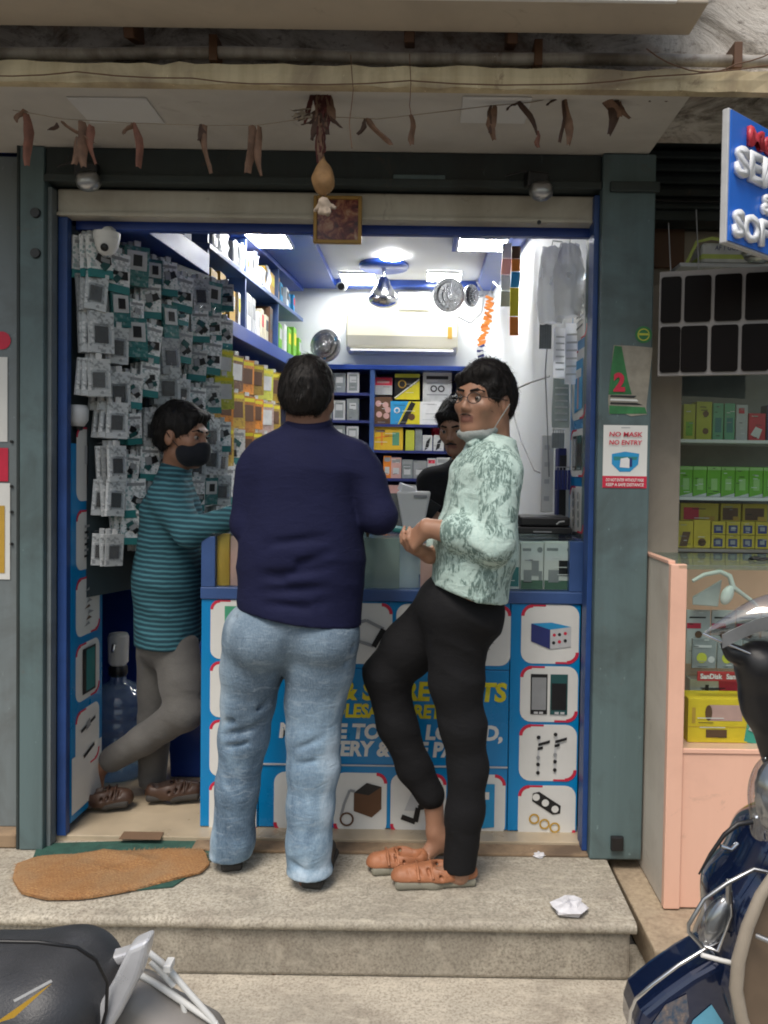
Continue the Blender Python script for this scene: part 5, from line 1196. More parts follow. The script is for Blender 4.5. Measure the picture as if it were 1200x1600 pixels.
def torn(D, w, h):
    rg = random.Random(2)
    D.poly([(w * 0.02, h * 0.25), (w * 0.05, h * 0.02), (w * 0.3, h * 0.06), (w * 0.55, 0), (w * 0.9, h * 0.03), (w * 0.88, h * 0.14), (w * 0.95, h * 0.6), (w, h * 0.97), (w * 0.6, h * 0.99), (w * 0.12, h), (w * 0.08, h * 0.7)], m_torn)
    D.poly([(w * 0.03, h * 0.3), (w * 0.55, h * 0.31), (w * 0.46, h * 0.5), (w * 0.36, h * 0.8), (w * 0.3, h * 0.98), (w * 0.14, h * 0.99), (w * 0.08, h * 0.7)], m_gpost)
    D.poly([(w * 0.05, h * 0.03), (w * 0.9, h * 0.04), (w * 0.85, h * 0.13), (w * 0.05, h * 0.15)], m_gpost)
    for z in (0.27, 0.22, 0.17): D.poly([(w * 0.06, h * z), (w * (0.6 + 0.2 * (0.27 - z) * 10), h * (z - 0.01)), (w * 0.66, h * (z + 0.02)), (w * 0.08, h * (z + 0.025))], m_black if z != 0.22 else m_white)
t, a, w, h = poster(948, 1020, 540, 650, 'torn_poster', 'torn green poster with a red number on the right pillar', torn)
text(t, '2', m_red, (a.x + w * 0.26, YP - 0.0055, a.z + h * 0.36), w * 0.26, h * 0.26, bold=0.05)
t, a, w, h = poster(992, 1019, 510, 536, 'round_sticker', 'round green sticker on the right pillar above the torn poster', lambda D, w, h: (D.disc(w / 2, h / 2, w / 2, m_gpost), D.ring(w / 2, h / 2, w * 0.3, w * 0.36, m_olive), D.rect(w * 0.22, h * 0.46, w * 0.78, h * 0.58, m_olive)))

# ================================================================== NEIGHBOUR: counter, cabinet, phones, sign
XN0 = 0.797; NZ = 1.07
nk = thing('peach_counter', 'peach laminate counter with a glass display at the neighbouring shop', 'counter', (1.2, 2.7, -0.04))
MB().box(XN0, XN0 + 0.018, 2.562, 2.88, -0.038, NZ, m_panelgrey).build('side_panel', nk, 0.002)
MB().box(XN0 - 0.002, XN0 + 0.05, 2.535, 2.5615, -0.038, NZ + 0.003, m_peach).build('stile', nk, 0.003)
MB().box(XN0 - 0.003, XN0 + 0.02, 2.562, 2.88, NZ + 0.0005, NZ + 0.012, m_peach).build('edging', nk, 0.002)
zsh = P(1130, 1172, 2.545).z; zsh2 = P(1130, 1150, 2.56).z
MB().box(XN0 + 0.051, 2.1, 2.545, 2.5615, -0.038, zsh - 0.012, m_peach).build('front_panel', nk, 0.003)
MB().box(XN0 + 0.0185, 2.1, 2.540, 2.90, zsh - 0.011, zsh + 0.004, m_peach).build('shelf_board', nk, 0.002)
MB().box(XN0 + 0.0185, 2.1, 2.89, 2.92, -0.03, NZ - 0.02, m_peach).build('back_panel', nk)
MB().box(XN0 + 0.0205, 2.1, 2.535, 2.93, NZ - 0.012, NZ + 0.002, clear('green_edge_glass', (0.84, 0.93, 0.89), 0.12, 0.03, 0.10, (0.3, 0.42, 0.36))).build('glass_top', nk, 0.002)
MB().box(XN0 + 0.051, 2.1, 2.545, 2.550, zsh + 0.005, NZ - 0.013, m_glass).build('glass_front', nk)
MB().box(XN0 + 0.0205, 2.1, 2.60, 2.88, 0.70, 0.71, m_glass).build('glass_shelf', nk)
# in the peach counter
def nx(px, d): return P(px, 1000, d).x
def nz(py, d, px=1130): return P(px, py, d).z
t = boxed('product_box', 'yellow carton with a pink cylinder picture in the peach counter', 'box', nx(1078, 2.60), nx(1172, 2.60), 2.60, 2.70, zsh + 0.005, nz(1092, 2.60), flat('bright_yellow', (0.78, 0.56, 0.02)), lambda D, w, h: (D.rect(-w * 0.15, h * 0.5, w * 0.4, h * 0.86, m_pink), D.disc(-w * 0.16, h * 0.68, w * 0.06, m_brown, 12, h * 0.18), D.rect(-w * 0.2, h * 0.12, w * 0.15, h * 0.3, m_brown), D.rect(-w / 2, h * 0.36, w / 2, h * 0.375, m_gold), D.rect(-w * 0.44, h * 0.45, -w * 0.38, h * 0.8, m_gold)))
a = P(1168, 1170, 2.59); b = P(1215, 1085, 2.59)
t = thing('film_packet', 'teal patterned packet beside the yellow carton in the peach counter', 'packet', ((a.x + b.x) / 2, 2.6, zsh + 0.005)); MB().obox(((a.x + b.x) / 2, 2.61, (a.z + b.z) / 2 + 0.01), (b.x - a.x, 0.02, b.z - a.z), flat('sea_green_box', (0.05, 0.38, 0.30)), (0, 0.15, 0)).build('packet', t, 0.004); MB().obox(((a.x + b.x) / 2, 2.598, (a.z + b.z) / 2 + 0.01), ((b.x - a.x) * 0.5, 0.003, (b.z - a.z) * 0.6), m_lgrey, (0, 0.4, 0)).build('print', t, 0.001)
D1 = 2.72
t = boxed('product_box', 'white and red carton behind the yellow carton in the peach counter', 'box', nx(1080, D1), nx(1168, D1), D1, D1 + 0.05, zsh + 0.005, nz(1062, D1), m_packw, lambda D, w, h: (D.poly([(w * 0.05, 0), (w / 2, 0), (w / 2, h), (0, h)], m_red), D.line([(-w * 0.25, h * 0.1), (-w * 0.2, h * 0.9)], 0.012, m_black)))
D2 = 2.66
a = P(1080, 1058, D2); b = P(1215, 1042, D2)
t = thing('brand_strip', 'red SanDisk strip along the middle shelf of the peach counter', 'sign strip', ((a.x + b.x) / 2, D2, a.z)); MB().box(a.x, b.x + 0.1, D2 - 0.06, D2 - 0.055, 0.685, 0.716, flat('dull_red', (0.42, 0.03, 0.03))).build('strip', t)
for k in range(4): text(t, 'SanDisk', m_white, (a.x + 0.045 + k * 0.085, D2 - 0.0615, 0.693), 0.072, 0.017, bold=0.03)
for n in range(4):
    x0 = nx(1082, D2) + n * 0.085
    boxed('memory_pack', 'grey memory card pack with yellow spot, %s from the left in the peach counter' % ORD[n], 'pack', x0, x0 + 0.08, D2, D2 + 0.01, 0.712, 0.712 + 0.10, m_packg, lambda D, w, h: (D.disc(-w * 0.1, h * 0.35, w * 0.22, m_olive, 12), D.disc(w * 0.3, h * 0.3, w * 0.14, m_lgrey, 12), D.rect(-w * 0.42, h * 0.7, w * 0.3, h * 0.78, m_lgrey)), 'memory packs in the peach counter')
    boxed('memory_pack', 'grey and red memory card pack, %s from the left in the upper row' % ORD[n], 'pack', x0, x0 + 0.08, D2 + 0.06, D2 + 0.07, 0.712, 0.712 + 0.185, m_lgrey, lambda D, w, h: (D.rect(-w * 0.5, h * 0.66, w * 0.1, h * 0.76, m_red), D.rect(-w * 0.4, h * 0.85, w * 0.3, h * 0.88, m_black), D.disc(0, h * 0.55, w * 0.16, m_brown, 10)), 'memory packs in the peach counter')
# white headphones on the upper level
c = P(1115, 945, 2.63)
t = thing('headphones', 'white headphones lying on the packs under the neighbouring glass top', 'headphones', (c.x, 2.63, 0.90))
hp = [P(1082, 908, 2.63), P(1100, 898, 2.63), P(1125, 893, 2.63), P(1140, 900, 2.63), P(1146, 920, 2.63)]
MB().tube(hp, [0.006, 0.007, 0.008, 0.009, 0.01], m_wplast, 8).build('band', t)
MB().tube([P(1146, 918, 2.63), P(1160, 928, 2.64), P(1176, 940, 2.65), P(1184, 948, 2.65)], [0.009, 0.007, 0.007, 0.006], m_wplast, 8).build('band', t)
MB().ball(P(1136, 930, 2.62), (0.02, 0.016, 0.034), m_wplast, rot=Euler((0, 0.4, 0)).to_matrix()).build('ear_cup', t)
a = P(1082, 945, 2.66); MB().hexa([a, P(1122, 948, 2.66), P(1122, 946, 2.74), P(1082, 942, 2.74)], [P(1082, 935, 2.66), P(1128, 905, 2.66), P(1128, 905, 2.72), P(1082, 932, 2.72)], m_lgrey).build('case', t, 0.003)
# glass cabinet behind
gc = thing('glass_cabinet', 'glass fronted cabinet with three product shelves at the neighbouring shop', 'cabinet', (1.3, 3.2, NZ))
YG = 3.05
zg = [P(1130, y, YG).z for y in (687, 777, 858)]
for z in zg: MB().box(0.948, 2.0, YG, 3.40, z - 0.012, z, m_wplast if z > 1.2 else m_steel).build('shelf_board', gc)
MB().box(0.948, 2.0, 3.40, 3.415, NZ, 2.0, M('cabinet_back', (0.32, 0.34, 0.34), 0.5)).build('back', gc)
MB().box(0.947, 0.957, YG - 0.02, YG - 0.002, NZ + 0.01, 2.0, m_steel).build('frame', gc)
MB().box(0.958, 2.0, YG - 0.016, YG - 0.011, NZ + 0.01, 1.76, m_glass).build('glass_front', gc)
def gx(px): return P(px, 750, YG + 0.03).x
def gz(py): return P(1130, py, YG + 0.03).z
def cab(p0, p1, top, lv, nm, lab, body, deco, dep=0.06, group='boxes in the glass cabinet', dy=0.0): return boxed(nm, lab, 'box', gx(p0), gx(p1), YG + 0.03 + dy, YG + 0.03 + dep + dy, zg[lv] + 0.001, gz(top), body, deco, group)
cab(1066, 1084, 632, 0, 'product_box', 'pale green carton at the left of the top cabinet shelf', m_olive, lambda D, w, h: D.rect(-w * 0.3, h * 0.1, w * 0.3, h * 0.5, m_greenp))
cab(1086, 1110, 628, 0, 'product_box', 'yellow green carton with a dark picture on the top cabinet shelf', m_olive, lambda D, w, h: (D.disc(w * 0.1, h * 0.68, w * 0.2, m_brown, 10), D.disc(w * 0.1, h * 0.22, w * 0.2, m_brown, 10)))
cab(1112, 1128, 630, 0, 'product_box', 'green carton left of its twin on the top cabinet shelf', flat('mint_green', (0.12, 0.42, 0.25)), lambda D, w, h: D.rect(-w * 0.3, h * 0.2, w * 0.3, h * 0.6, m_teal))
cab(1130, 1146, 630, 0, 'product_box', 'green carton right of its twin on the top cabinet shelf', flat('mint_green', (0.12, 0.42, 0.25)), lambda D, w, h: D.rect(-w * 0.3, h * 0.2, w * 0.3, h * 0.6, m_teal))
cab(1148, 1166, 632, 0, 'product_box', 'grey carton on the top cabinet shelf', m_lgrey, lambda D, w, h: D.rect(-w * 0.3, h * 0.75, w * 0.2, h * 0.9, m_red))
cab(1168, 1194, 645, 0, 'product_box', 'red carton on the top cabinet shelf', m_red, lambda D, w, h: D.poly([(-w * 0.4, h * 0.2), (w * 0.1, h * 0.05), (w * 0.3, h * 0.4), (-w * 0.1, h * 0.5)], m_white))
cab(1196, 1220, 632, 0, 'product_box', 'blue carton at the right of the top cabinet shelf', m_navyp, None)
for n in range(8):
    p0 = 1061 + n * 22
    cab(p0, p0 + 21, 729, 1, 'charger_box', 'bright green charger carton, %s from the left in the cabinet row' % ORD[n], m_greenp, lambda D, w, h: (D.rect(-w * 0.2, h * 0.22, w * 0.25, h * 0.6, flat('pale_green', (0.35, 0.6, 0.2))), D.poly([(-w / 2, 0), (w / 2, 0), (w / 2, h * 0.12)], m_packw), D.rect(-w / 2, h * 0.88, w / 2, h * 0.98, flat('pale_green', (0.35, 0.6, 0.2)))), group='green charger cartons')
m_dy = flat('dusty_yellow', (0.55, 0.42, 0.03))
for n, (p0, p1) in enumerate(((1075, 1136), (1140, 1172), (1175, 1215))):
    cab(p0, p1, 788, 2, 'product_box', 'dusty yellow carton, %s from the left in the back yellow row' % ORD[n], m_dy, lambda D, w, h: (D.rect(-w * 0.42, h * 0.62, -w * 0.02 if w > 0.1 else w * 0.35, h * 0.9, m_red if w > 0.1 else m_brown), D.rect(w * 0.1, h * 0.6, w * 0.4, h * 0.7, m_gold)), dy=0.08)
cab(1058, 1085, 815, 2, 'product_box', 'yellow carton with a tilted brown picture at the cabinet front', m_dy, lambda D, w, h: D.poly([(-w * 0.3, h * 0.05), (w * 0.15, h * 0.05), (w * 0.35, h * 0.6), (-w * 0.1, h * 0.6)], m_brown), dep=0.05)
cab(1086, 1112, 813, 2, 'product_box', 'yellow carton with a small brown picture at the cabinet front', m_dy, lambda D, w, h: D.disc(0, h * 0.2, w * 0.25, m_brown, 10), dep=0.05)
for n in range(4):
    p0 = 1114 + n * 23
    for k, (z0, lb) in enumerate(((0, 'lower'), (1, 'upper'))):
        a = gx(p0); b = gx(p0 + 21.5); hh = gz(836) - zg[2] if k == 0 else gz(814) - gz(836) - 0.002
        boxed('product_box', 'small yellow carton with dark blue window, %s stack, %s from the left' % (lb, ORD[n]), 'box', a, b, YG + 0.03, YG + 0.075, zg[2] + 0.001 if k == 0 else gz(836) + 0.0015, zg[2] + hh if k == 0 else gz(836) + hh, m_dy, lambda D, w, h: (D.rect(-w * 0.35, h * 0.12, w * 0.3, h * 0.72, m_navyp), D.rect(-w * 0.2, h * 0.3, w * 0.15, h * 0.6, m_grey)), 'small yellow cartons in the cabinet')
c = P(1180, 868, 2.70); t = thing('key_bunch', 'small dark tangle of keys on the neighbouring glass top', 'keys', (c.x, 2.70, NZ + 0.002)); kb = MB()
for k in range(4): kb.tube([(c.x + 0.02 * math.cos(a + k) * (1 + 0.3 * k) + 0.012 * k, 2.70 + 0.015 * math.sin(a + k), NZ + 0.008 + 0.004 * math.sin(a * 2)) for a in [i * 0.7 for i in range(9)]], 0.003, m_black, 5)
kb.build('keys', t)
# phone board
YD = 2.74
m_pframe = M('phone_frame_grey', (0.30, 0.28, 0.27), 0.5, 0, 0.2, 8)
pb = thing('phone_board', 'grey frame with two rows of black phone screens beside the pillar', 'phone display', P(1030, 588, YD), -0.28)
bw = 0.62; Hh = 0.355
MB().box(-0.006, bw, 0.0, 0.012, 0.0, Hh, m_pframe).build('frame', pb, 0.003, local=True)
m_scr = M('dark_screen', (0.008, 0.006, 0.006), 0.35, 0, 0.3, 5, spec=0.08)
for r in range(2):
    for k in range(6):
        x0 = -0.02 + k * 0.096 + (0.0 if r else -0.008); z0 = 0.012 + r * 0.168
        if k == 0: x0 = 0.0
        pts = rrect(x0, z0, x0 + (0.085 if k else 0.066), z0 + 0.155, 0.01, 3)
        o = MB().prism(pts, -0.006, -0.0005, m_scr).build('phone_screen', pb, local=True)
MB().tube([(0.03, 0.0, Hh), (0.02, 0.06, Hh + 0.18)], 0.002, m_wire, 5).build('wire', pb, local=True)
MB().tube([(0.12, 0.0, Hh), (0.11, 0.06, Hh + 0.22)], 0.002, m_wire, 5).build('wire', pb, local=True)
# parcel and bowl on top of the board
a = P(1085, 412, 2.86); b = P(1185, 382, 2.86)
t = thing('wrapped_parcel', 'white and lime wrapped parcel above the phone display', 'parcel', ((a.x + b.x) / 2, 2.9, a.z)); MB().box(a.x + 0.02, b.x, 2.84, 2.96, a.z, b.z, m_packw).build('parcel', t, 0.012)
MB().box(a.x + 0.018, b.x + 0.002, 2.838, 2.962, a.z + 0.012, a.z + 0.03, flat('lime', (0.5, 0.6, 0.15))).build('band', t, 0.004); MB().tube([(a.x - 0.03, 2.85, a.z), (a.x + 0.0, 2.84, b.z), (a.x + 0.05, 2.835, b.z + 0.012), (a.x + 0.12, 2.84, b.z + 0.005)], 0.006, flat('lime', (0.5, 0.6, 0.15)), 6).build('handle', t)
text(t, 'AF 1 GOLD', m_navyp, ((a.x + b.x) / 2, 2.8365, b.z - 0.028), 0.10, 0.016, shear=0.15)
MB().box(0.90, 1.5, 2.845, 3.0, a.z - 0.014, a.z - 0.001, m_lgrey).build('ledge', t)
c = P(1190, 398, 2.80); t = thing('steel_bowl', 'small steel bowl above the phone display under the blue sign', 'bowl', (c.x, 2.81, a.z)); MB().lathe([(0.03, 0.001), (0.05, 0.012), (0.062, 0.035), (0.06, 0.035), (0.047, 0.014), (0.0, 0.004)], (c.x, 2.86, a.z), m_steel, 24).build('bowl', t)
# blue projecting sign
sgn = P(1136, 378, 2.2); rzs = math.atan2(1, 1.23)
bsn = thing('blue_sign', 'blue projecting sign with white and red raised letters at the right edge', 'sign', sgn, rzs)
SW, SH = 0.62, 0.365
m_signblue = M('sign_blue', (0.015, 0.16, 0.70), 0.3, 0, 0.1, 2)
MB().box(0, SW, 0.004, 0.024, 0, SH, m_lgrey).build('casing', bsn, 0.003, local=True); MB().box(0.006, SW - 0.006, -0.001, 0.0035, 0.006, SH - 0.006, m_signblue).build('face', bsn, local=True)
MB().box(0.25, 0.29, 0.008, 0.018, SH + 0.001, SH + 0.13, m_green_dark).build('hanger', bsn, local=True)
m_lw = M('letter_white', (0.85, 0.87, 0.9), 0.35, 0, 0.04, 5); m_lr = M('letter_red', (0.65, 0.05, 0.07), 0.35, 0, 0.2, 5)
def sl(s, x, z, w, h, m): 
    o = text(None, s, m, (0, 0, 0), w, h, bold=0.045, depth=0.012, center=False, name='lettering'); o.parent = bsn; o.location = (x, -0.0015, z)
sl('MOBILE', 0.085, 0.285, 0.36, 0.052, m_lr); sl('SERVICE', 0.022, 0.19, 0.50, 0.082, m_lw); sl('&', 0.165, 0.115, 0.055, 0.055, m_lw); sl('SOFTWARE', 0.018, 0.022, 0.55, 0.075, m_lw)

# ================================================================== PICTURE, CHARM, LEAF STRING
a = P(490, 381, 2.84); b = P(566, 308, 2.84)
t = thing('framed_picture', 'gold framed dark red picture hanging on the white shutter bar', 'picture', ((a.x + b.x) / 2, 2.83, a.z))
def artmat():
    m, nt, bb = nodes_of('faded_picture'); v = objco(nt); f = noise(nt, v, 26, 5, 0.65, 0.8)
    nt.links.new(ramp(nt, f, [(0.36, (0.05, 0.012, 0.012)), (0.48, (0.17, 0.035, 0.03)), (0.57, (0.32, 0.13, 0.07)), (0.7, (0.5, 0.33, 0.22))]), bb.inputs['Base Color']); bb.inputs['Roughness'].default_value = 0.25; return m
MB().box(a.x + 0.012, b.x - 0.012, 2.834, 2.838, a.z + 0.012, b.z - 0.012, artmat()).build('print', t)
m_goldf = M('gilt_frame', (0.42, 0.24, 0.06), 0.4, 0.3, 0.3, 20); fr_ = MB()
fr_.box(a.x, a.x + 0.0125, 2.826, 2.845, a.z, b.z, m_goldf); fr_.box(b.x - 0.0125, b.x, 2.826, 2.845, a.z, b.z, m_goldf); fr_.box(a.x + 0.0126, b.x - 0.0126, 2.826, 2.845, a.z, a.z + 0.0125, m_goldf); fr_.box(a.x + 0.0126, b.x - 0.0126, 2.826, 2.845, b.z - 0.0125, b.z, m_goldf); fr_.build('frame', t, 0.002)
DG = 2.40
m_dry = M('dried_leaf', (0.24, 0.135, 0.085), 0.8, 0, 0.5, 30, bump=0.4, bscale=80); m_dry2 = M('dried_leaf_red', (0.24, 0.10, 0.065), 0.8, 0, 0.45, 30, bump=0.4); m_dry3 = M('dried_leaf_dark', (0.09, 0.05, 0.035), 0.85, 0, 0.4, 30); m_twine = M('twine', (0.33, 0.27, 0.2), 0.9)
tr = thing('leaf_garland', 'string of dried brown leaves hanging across below the yellow beam', 'garland', P(500, 190, DG))
spts = [(20, 172), (100, 186), (200, 192), (320, 196), (400, 196), (500, 182), (590, 186), (645, 180), (770, 165), (830, 160), (890, 148), (950, 140), (1040, 138), (1072, 140)]
MB().tube([P(x, y, DG) for x, y in spts], 0.0014, m_twine, 5).build('string', tr)
def leaf(px, py, L, tilt, w, mat, seed):
    rg = random.Random(seed); q = P(px, py, DG); s = L * DG / FPX; ww = w * DG / FPX / 2; rows = []
    for i in range(7):
        f = i / 6; cxx = math.sin(tilt) * s * f + 0.006 * math.sin(f * 5 + seed); z = -math.cos(tilt) * s * f
        wd = ww * (0.35 + 0.65 * math.sin(math.pi * min(0.93, 0.12 + f * 0.8))) * rg.uniform(0.85, 1.1)
        tw = 0.9 * math.sin(f * 3 + seed)
        rows.append([q + Vector((cxx + wd * u * math.cos(tw), -0.006 * (1 - u * u) + wd * u * math.sin(tw), z + 0.002 * rg.uniform(-1, 1))) for u in (-1, -0.4, 0.3, 1)])
    MB().sheet(rows, mat, 0.0015).build('leaf', tr)
LV = [(40, 178, 80, 0.06, 15, m_dry2), (36, 172, 22, -0.5, 14, m_dry), (98, 190, 58, 0.95, 10, m_dry), (92, 192, 18, -0.9, 8, m_dry3), (126, 190, 70, 0.1, 18, m_dry), (140, 196, 60, 0.12, 14, m_dry2), (122, 215, 42, -0.2, 14, m_dry), (211, 193, 68, 0.12, 14, m_dry2), (206, 193, 20, -0.6, 10, m_dry), (318, 196, 74, 0.12, 14, m_dry), (316, 195, 26, -0.2, 13, m_dry3), (394, 197, 72, -0.05, 18, m_dry), (402, 197, 76, 0.08, 12, m_dry), (575, 186, 52, 0.7, 13, m_dry), (572, 187, 26, -0.5, 8, m_dry3), (641, 180, 46, 0.12, 12, m_dry), (771, 166, 52, 0.0, 16, m_dry), (768, 166, 42, -0.1, 9, m_dry3), (812, 160, 60, 0.55, 14, m_dry3), (838, 205, 26, 0.2, 10, m_dry2), (806, 162, 20, -1.0, 7, m_dry3), (884, 150, 76, 0.06, 14, m_dry), (882, 150, 72, -0.05, 10, m_dry3), (872, 152, 22, -0.9, 6, m_dry3), (942, 140, 48, 0.5, 20, m_dry), (962, 140, 70, -0.12, 18, m_dry3), (935, 142, 20, -1.1, 8, m_dry3), (966, 160, 30, 0.6, 10, m_dry), (1016, 140, 30, 0.9, 18, m_dry), (1028, 140, 22, -0.5, 12, m_dry3), (1046, 148, 16, 1.0, 9, m_dry2)]
for i, L in enumerate(LV): leaf(*L, i * 1.7)
ch = thing('hanging_charm', 'dried flower bunch with a round brown pouch hanging before the picture', 'charm', P(505, 340, DG))
rg = random.Random(11)
def tuft(px, py, L, tilt, w, mat):
    q = P(px, py, DG - 0.01); s = L * DG / FPX; ww = w * DG / FPX / 2
    rows = []
    for i in range(6):
        f = i / 5; wd = ww * (0.4 + 0.6 * math.sin(math.pi * (0.1 + 0.8 * f))); a = rg.uniform(-0.9, 0.9)
        rows.append([q + Vector((math.sin(tilt) * s * f + wd * u * math.cos(a), wd * u * math.sin(a) + rg.uniform(-.004, .004), -math.cos(tilt) * s * f)) for u in (-1, 0, 1)])
    MB().sheet(rows, mat, 0.002).build('petal', ch)
m_maroon = M('dried_maroon', (0.12, 0.03, 0.025), 0.85, 0, 0.5, 40)
for i in range(16): tuft(500 + rg.uniform(-16, 16), 138 + rg.uniform(0, 10), rg.uniform(30, 56), rg.uniform(-0.35, 0.35), rg.uniform(8, 15), m_maroon if i % 3 else m_dry)
for i in range(12): tuft(500 + rg.uniform(-10, 10), 172 + rg.uniform(0, 10), rg.uniform(24, 42), rg.uniform(-1.3, 0.9), rg.uniform(6, 11), m_dry3)
for i in range(10): tuft(504 + rg.uniform(-6, 4), 192 + rg.uniform(0, 8), rg.uniform(36, 55), rg.uniform(-0.15, 0.12), rg.uniform(8, 13), m_dry if i % 2 else m_maroon)
for i in range(4): tuft(482 + rg.uniform(-6, 8), 172 + rg.uniform(-6, 8), rg.uniform(20, 30), rg.uniform(-1.5, -0.9), rg.uniform(8, 14), m_twine)
MB().tube([P(503, 135, DG), P(504, 200, DG), P(505, 256, DG)], 0.0035, m_dry, 6).build('cord', ch)
m_pouch = M('brown_pouch', (0.36, 0.20, 0.08), 0.75, 0, 0.35, 30, bump=0.5, bscale=90)
sdf_mesh('pouch', [el(P(505, 282, DG), (0.034, 0.03, 0.044), 0.02), rc(P(505, 262, DG), P(505, 246, DG), 0.016, 0.006, 0.02)], m_pouch, ch, 0.004, [(0.003, (60, 60, 40), (0, 0, 0), 3, False)])
m_clothk = M('cream_knot', (0.55, 0.44, 0.34), 0.85, 0, 0.3, 40)
k0 = P(506, 316, DG); kk = [el(k0, (0.016, 0.014, 0.014), 0.01)]
for i in range(7):
    a = rg.uniform(-2.6, 0.3); kk.append(rc(k0, k0 + Vector((0.034 * math.cos(a), rg.uniform(-.01, .01), 0.034 * math.sin(a))), 0.009, 0.006, 0.008))
sdf_mesh('knot', kk, m_clothk, ch, 0.003, [(0.002, (120, 120, 120), (0, 0, 0), 9, False)])
MB().tube([P(505, 298, DG), P(505.5, 312, DG)], 0.0025, m_dry, 5).build('cord', ch)

# ================================================================== MATS AND LITTER
def coir():
    m, nt, b = nodes_of('coir'); v = objco(nt); f = noise(nt, v, 160, 4, 0.7); g = noise(nt, v, 9, 5, 0.6)
    br_ = NN(nt, 'ShaderNodeTexBrick'); br_.inputs['Scale'].default_value = 30; br_.inputs['Color1'].default_value = c4((0.40, 0.20, 0.075)); br_.inputs['Color2'].default_value = c4((0.46, 0.25, 0.10)); br_.inputs['Mortar'].default_value = c4((0.33, 0.155, 0.06)); br_.inputs['Mortar Size'].default_value = 0.03
    nt.links.new(objco(nt, (1, 1, 1), (0, 0, 0.3)), br_.inputs[0])
    a = mixc(nt, ramp(nt, g, [(0.4, (0, 0, 0)), (0.7, (0.6, 0.6, 0.6))]), br_.outputs[0], (0.36, 0.25, 0.14)); a = mixc(nt, ramp(nt, f, [(0.35, (0.5, 0.5, 0.5)), (0.6, (0, 0, 0))]), a, (0.17, 0.075, 0.03))
    nt.links.new(a, b.inputs['Base Color']); b.inputs['Roughness'].default_value = 0.95; bumpn(nt, b, f, 0.9, 0.006); return m
m_coir = coir()
bp = [(20, 1372), (25, 1350), (60, 1338), (120, 1334), (200, 1327), (270, 1324), (318, 1326), (327, 1348), (315, 1361), (270, 1372), (200, 1390), (130, 1402), (70, 1403), (32, 1393)]
w_ = [G(x, y, 0.012) for x, y in bp]; cc = sum(w_, Vector()) / len(w_)
mt = MB(); N_ = 40; R3 = 9
def bound(t):
    t = t * len(w_); i = int(t) % len(w_); f = t - int(t); p0, p1, p2, p3 = [w_[(i + k - 1) % len(w_)] for k in range(4)]
    return p1.lerp(p2, f)
vs3 = []; rg = random.Random(4)
for r in range(R3 + 1):
    for k in range(N_):
        q = cc.lerp(bound(k / N_), r / R3); f = r / R3
        vs3.append((q.x, q.y, 0.016 + 0.005 * math.sin(q.x * 9 + q.y * 5) * (f > 0.2) + rg.uniform(0, 0.003) - (0.009 if r == R3 else 0) + (0.016 * math.exp(-((q.x + 0.95) * 0.35 + (q.y - 2.70) ) ** 2 / 0.0006) if q.x < -0.9 else 0)))
mt.add(vs3, [(r * N_ + k, (r + 1) * N_ + k, (r + 1) * N_ + (k + 1) % N_, r * N_ + (k + 1) % N_) for r in range(R3) for k in range(N_)], m_coir, True)
bot = [(x, y, 0.004) for x, y, z in vs3[-N_:]]; mt.add(vs3[-N_:] + bot, [(k, N_ + k, N_ + (k + 1) % N_, (k + 1) % N_) for k in range(N_)], m_coir)
for k in range(420):
    q = bound(k / 420 + rg.uniform(0, .003)); o_ = (q - cc); o_.z = 0; o_.normalize(); s_ = Vector((-o_.y, o_.x, 0)) * 0.0016; L_ = rg.uniform(.006, .02); e_ = o_ * L_ + s_ * rg.uniform(-5, 5); b0 = Vector((q.x, q.y, 0.010)) - o_ * 0.006
    mt.add([b0 - s_, b0 + s_, b0 + e_ + Vector((0, 0, rg.uniform(-.004, .006)))], [(0, 1, 2)], m_coir)
tag(mt.build('coir_doormat', at=(cc.x, cc.y, 0)), 'worn orange brown coir doormat lying askew on the granite step', 'doormat')
gm = MB(); gq = [G(x, y, 0.003) for x, y in ((38, 1375), (60, 1318), (330, 1310), (330, 1345), (270, 1385), (120, 1400))]
gm.add([(p.x, p.y, 0.0035) for p in gq] + [(p.x, p.y, 0.0005) for p in gq], [tuple(range(6))[::-1], (0, 1, 7, 6), (1, 2, 8, 7), (2, 3, 9, 8), (3, 4, 10, 9), (4, 5, 11, 10), (5, 0, 6, 11)], M('green_mat', (0.035, 0.11, 0.085), 0.9, 0, 0.4, 30, bump=0.6, bscale=200))
tag(gm.build('green_mat', at=(gq[0].x, gq[0].y, 0)), 'thin dark green mat under the coir doormat', 'mat')
q0, q1 = G(192, 1312, FLZ), G(256, 1300, FLZ)
tag(MB().hexa([G(185, 1311, FLZ + .001), G(250, 1312, FLZ + .001), G(256, 1300, FLZ + .001), G(194, 1299, FLZ + .001)], [G(185, 1311, FLZ + .005), G(250, 1312, FLZ + .005), G(256, 1300, FLZ + .005), G(194, 1299, FLZ + .005)], M('brown_card', (0.2, 0.12, 0.07), 0.8)).build('cardboard_piece', at=(q0.x, q0.y, FLZ)), 'small brown cardboard piece on the shop threshold', 'cardboard')
